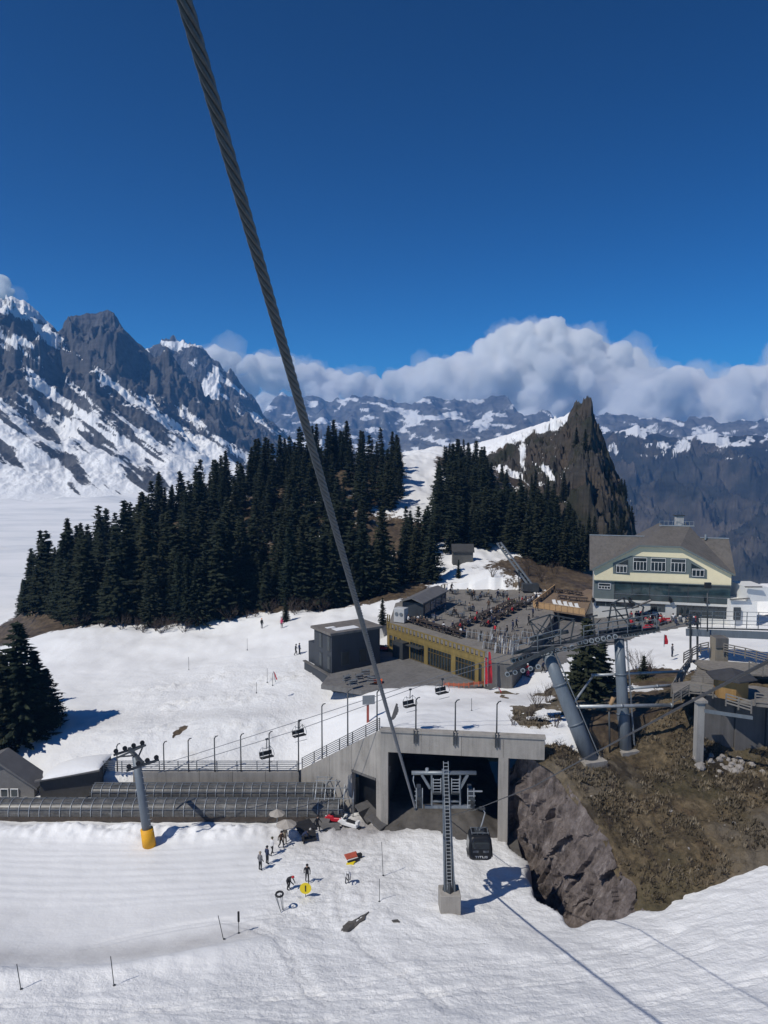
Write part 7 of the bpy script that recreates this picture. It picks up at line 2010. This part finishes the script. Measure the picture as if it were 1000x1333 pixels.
# poles
def pole(label, px, pyb, pyt, pad=None, r=.03, lean=0.0, mat=STEEL_D, upper=False):
    q = low_at(px, pyb) if not upper else up_at(px, pyb)
    t_ = at(px, pyt, q.y); H_ = max(.8, t_.z - q.z)
    o = thing('marker_pole', label, 'pole', tuple(q), 'marker poles in the snow')
    MB().tube([q - Vector((0, 0, .3)), q + Vector((lean, 0, H_))], r, 6).build('shaft', mat, o)
    if pad: MB().tube([q + Vector((lean * .55, 0, H_ * .55)), q + Vector((lean, 0, H_))], .09, 8).build('pad', RUBBER, o)
    MB().tube([q + Vector((0, 0, -.1)), q + Vector((0, 0, .06))], .1, 8).build('collar', STEEL_D, o)
pole('thin pole on the snow bank, nearest the left edge', 28, 1288, 1255, lean=-.25)
pole('thin pole on the snow bank, second from the left edge', 149, 1283, 1245, lean=-.2)
pole('thin leaning pole left of the padded one below the waiting people', 292, 1223, 1192, lean=-.45)
pole('dark padded pole standing in the snow below the waiting people', 311, 1215, 1187, pad=True)
pole('thin pole in the trampled snow left of the gondola tower', 494, 1174, 1144)
pole('tall thin pole with a bent shadow above the trampled snow', 499, 1140, 1096, lean=-.15)
for i, (px, pb, ptp) in enumerate(((246, 872, 855), (322, 846, 831), (334, 902, 888), (355, 892, 876), (614, 925, 909), (348, 886, 870), (342, 818, 808))):
    pole('thin marker stake on the upper snow slope, %s counted from the left' % ords[sorted([246, 322, 334, 355, 614, 348, 342]).index(px)], px, pb, ptp, upper=True)
for k, (px, py) in enumerate(((113, 1072), (40, 1070), (126, 1085), (265, 1082))):
    pass
# bare dark patches where the ground shows through the snow
def patch(name_label, pts_px, fn_, z0=.10):
    pts = [fn_(a, b) for a, b in pts_px]
    c = sum(pts, Vector()) / len(pts)
    n = len(pts); fine = []
    for k in range(n):
        for f in (0, .25, .5, .75):
            q = pts[k].lerp(pts[(k + 1) % n], f); q = c + (q - c) * (1 + .07 * math.sin(k * 5.1 + f * 17))
            q.z = (lowz(q) if fn_ is low_at else upz(q)) + z0; fine.append(q)
    c.z = (lowz(c) if fn_ is low_at else upz(c)) + z0 + .06
    m = MB(); nn = len(fine); m.add(fine + [c] + [q - Vector((0, 0, .4)) for q in fine], [(k, (k + 1) % nn, nn) for k in range(nn)] + [(k, nn + 1 + k, nn + 1 + (k + 1) % nn, (k + 1) % nn) for k in range(nn)])
    o = m.build('bare_ground', earth); o['kind'] = 'structure'
patch('a', ((444, 1212), (450, 1203), (466, 1196), (480, 1188), (474, 1198), (462, 1208), (452, 1214)), low_at)
patch('b', ((510, 1199), (518, 1198), (521, 1201), (512, 1201)), low_at)
0 and patch('c', ((216, 966), (226, 952), (234, 940), (246, 940), (238, 952), (226, 962)), up_at)
0 and patch('d', ((165, 935), (190, 929), (212, 925), (190, 931)), up_at)
0 and patch('e', ((108, 970), (116, 964), (117, 968), (111, 971)), up_at)

# ------------------------------------------------------------------ dry grass, shrubs and stones on the hillside
rs = np.random.RandomState(4)
def hill_z(x, y):
    x = np.asarray(x, float); y = np.asarray(y, float)
    return hill(x, y) + fbm2(x * .3, y * .3, 4) * .45 + ridged2(x * .6, y * .6, 3) * .16 + fbm2(x * 1.9, y * 1.9, 3) * .12
n = 21000
y = rs.uniform(56.5, 84, n); x = crest_x(y) + .3 + (58 - crest_x(y)) * rs.rand(n)
dens = fbm2(x * .25, y * .25, 4)
m_ = (dens * 1.5 + rs.rand(n) * .7 > .32); x = x[m_]; y = y[m_]
z = hill_z(x, y); keepm = z > low_full(x, y) + .05
x = x[keepm]; y = y[keepm]; z = z[keepm]; n = len(x)
V = []; F = []
for k in range(4):
    a = rs.rand(n) * 6.28; L_ = rs.uniform(.18, .55, n); w = rs.uniform(.05, .13, n); sp = rs.uniform(.1, .45, n)
    b0 = np.stack([x - np.sin(a) * w, y + np.cos(a) * w, z - .05], 1); b1 = np.stack([x + np.sin(a) * w, y - np.cos(a) * w, z - .05], 1)
    tp = np.stack([x + np.cos(a) * sp, y + np.sin(a) * sp, z + L_], 1)
    base = k * 3 * n + np.arange(n) * 3
    V.append(np.stack([b0, b1, tp], 1).reshape(-1, 3)); F.append(np.stack([base, base + 1, base + 2], 1))
V = np.concatenate(V); F = np.concatenate(F)
gm = bpy.data.meshes.new('dry_grass'); gm.vertices.add(len(V)); gm.vertices.foreach_set('co', V.ravel().astype(np.float32))
gm.loops.add(len(F) * 3); gm.loops.foreach_set('vertex_index', F.ravel().astype(np.int32)); gm.polygons.add(len(F)); gm.polygons.foreach_set('loop_start', (np.arange(len(F)) * 3).astype(np.int32)); gm.update(calc_edges=True)
t = NT('straw'); p_ = t.pos()
t.set(t.ramp(t.noise(p_, .7, 5, .7), [(.3, (.055, .045, .028)), (.45, (.12, .098, .066)), (.58, (.20, .163, .112)), (.72, (.31, .272, .2))]), .9, spec=.1)
gm.materials.append(t.m)
go = bpy.data.objects.new('dry_grass', gm); COL.objects.link(go); tag(go, 'tufts of dry brown grass on the hillside', 'grass', kind='stuff')
# stones
def stone_mesh(seed):
    r2 = random.Random(seed); m = MB(); m.sphere((0, 0, 0), 1.0, 9, 6, (1, .8, .65))
    V2 = np.array(m.v); d = 1 + .28 * fbm3(V2[:, 0] * 1.3 + seed * 3, V2[:, 1] * 1.3, V2[:, 2] * 1.3, 3)
    m.v = [tuple(v) for v in V2 * d[:, None]]
    o = m.build('stone', STONE); me = o.data; bpy.data.objects.remove(o); return me
STONE = conc_mat('pale_stone', (.30, .28, .26))
SM = [stone_mesh(s) for s in range(4)]
rg = random.Random(8)
pile = [at(rg.gauss(948, 24), rg.gauss(1003, 9), 77 + rg.uniform(-1, 2)) for _ in range(42)]
scat = [(rg.uniform(20, 52), rg.uniform(58, 78)) for _ in range(70)]
i = 0
for p in [(q.x, q.y) for q in pile] + scat:
    if p[0] < crest_x(p[1]) + .4: continue
    zz = float(hill_z(np.array([p[0]]), np.array([p[1]]))[0])
    if zz < float(low_full(np.array([p[0]]), np.array([p[1]]))[0]) + .1: continue
    o = bpy.data.objects.new('boulder', SM[i % 4]); COL.objects.link(o); s = rg.uniform(.2, .62) if i < 42 else rg.uniform(.1, .28)
    o.location = (p[0], p[1], zz + s * .15); o.rotation_euler = (rg.uniform(-.4, .4), rg.uniform(-.4, .4), rg.uniform(0, 6)); o.scale = (s, s * rg.uniform(.8, 1.2), s * rg.uniform(.7, 1))
    if i < 42: tag(o, 'pale boulder in the heap below the walkway', 'boulder', 'boulders below the walkway')
    else: tag(o, 'small pale stone half sunk in the brown hillside', 'stone', 'stones on the hillside')
    i += 1
# bare shrubs
def shrub(label, p, h, n, seed, grp='bare shrubs', spread=.5):
    r2 = random.Random(seed); o = thing('bare_shrub', label, 'shrub', tuple(p), grp, local=True)
    m = MB()
    def grow(a, d, L_, r, lev):
        b = a + d * L_; mid = a.lerp(b, .5) + Vector((r2.uniform(-.06, .06), r2.uniform(-.06, .06), 0)) * L_
        m.tube([a, mid, b], [r, r * .8, r * .55], 4, cap=False)
        if lev < 3:
            for _ in range(r2.choice((2, 3))):
                dd = (d + Vector((r2.uniform(-.6, .6), r2.uniform(-.6, .6), r2.uniform(-.1, .45)))).normalized()
                grow(a.lerp(b, r2.uniform(.45, 1)), dd, L_ * r2.uniform(.45, .75), r * .55, lev + 1)
    for _ in range(n):
        grow(Vector((r2.uniform(-.25, .25), r2.uniform(-.25, .25), -.1)), Vector((r2.uniform(-spread, spread), r2.uniform(-spread, spread), 1)).normalized(), h * r2.uniform(.4, .6), h * .011 + .006, 0)
    m.build('branches', plain('bare_twigs', (.075, .055, .042), .9, 0, .3), o)
sh = [(690, 945, 82, 2.2, 'bare shrub on the snow left of the cliff top, nearest the wall'), (700, 930, 85, 2.6, 'bare shrub on the snow just left of the left leaning pylon'), (712, 915, 88, 2.6, 'bare shrub behind the left leaning pylon'),
      (723, 940, 80, 1.6, 'low bare shrub at the edge of the turf by the left pylon'), (790, 880, 92, 3.6, 'tall bare shrub between the leaning pylons'), (830, 858, 98, 3.4, 'bare shrub with upright twigs right of the right pylon'), (845, 862, 97, 2.6, 'smaller bare shrub beside the upright one right of the pylon'),
      (776, 860, 95, 3.0, 'bare shrub between the dark spruce and the right pylon'), (668, 948, 81, 1.4, 'tiny bare shrub on the portal edge'), (640, 776, 150, 3.0, 'bare bush behind the terrace fence'), (688, 748, 152, 4.2, 'brown bare bush beside the inclined rails'), (705, 752, 150, 4.2, 'brown bare bush right of the inclined rails'), (722, 750, 152, 4.0, 'brown bare bush above the wooden deck')]
for i, (px, py, y, h, lab) in enumerate(sh):
    q = at(px, py, y); zz = upz(q)
    if q.x > 17 and q.y < 90: zz = max(zz, float(hill_z(np.array([q.x]), np.array([q.y]))[0]))
    shrub(lab, (q.x, q.y, zz - .05), h, 9, 50 + i)
r5 = random.Random(15)
for i in range(26):     # undergrowth along the foot of the wood
    px = r5.uniform(75, 420); y0 = float(np.interp(px, [e[0] for e in edge_px], [e[1] for e in edge_px])) - r5.uniform(0, 3)
    x0 = (px - 500) / FPX * y0
    shrub('brown bare bush in the thicket along the foot of the wood', (x0, y0, ground_top(x0, y0) - .1), r5.uniform(2.0, 3.8), 9, 200 + i % 5, 'bushes along the foot of the wood', .8)
for i in range(40):     # heather clumps at the brow of the cliff
    yy = r5.uniform(62, 79); xx = float(crest_x(np.array([yy]))[0]) + r5.uniform(.3, 18) * r5.random()
    shrub('low dry bush on the brown hillside above the cliff', (xx, yy, float(hill_z(np.array([xx]), np.array([yy]))[0]) - .05), r5.uniform(.7, 1.3), 8, 300 + i, 'dry bushes above the cliff', .9)

# ------------------------------------------------------------------ air
hz = bpy.data.materials.new('mountain_haze'); hz.use_nodes = True
ht = hz.node_tree
ht.nodes.remove(ht.nodes['Principled BSDF'])
pv = ht.nodes.new('ShaderNodeVolumePrincipled')
pv.inputs['Color'].default_value = (.17, .46, .95, 1)
pv.inputs['Density'].default_value = .00012
pv.inputs['Anisotropy'].default_value = .1
ht.links.new(pv.outputs[0], ht.nodes['Material Output'].inputs['Volume'])
m = MB().box((0, 2250, -195), (15000, 8500, 1570))
haze = m.build('haze', hz)
haze['kind'] = 'stuff'
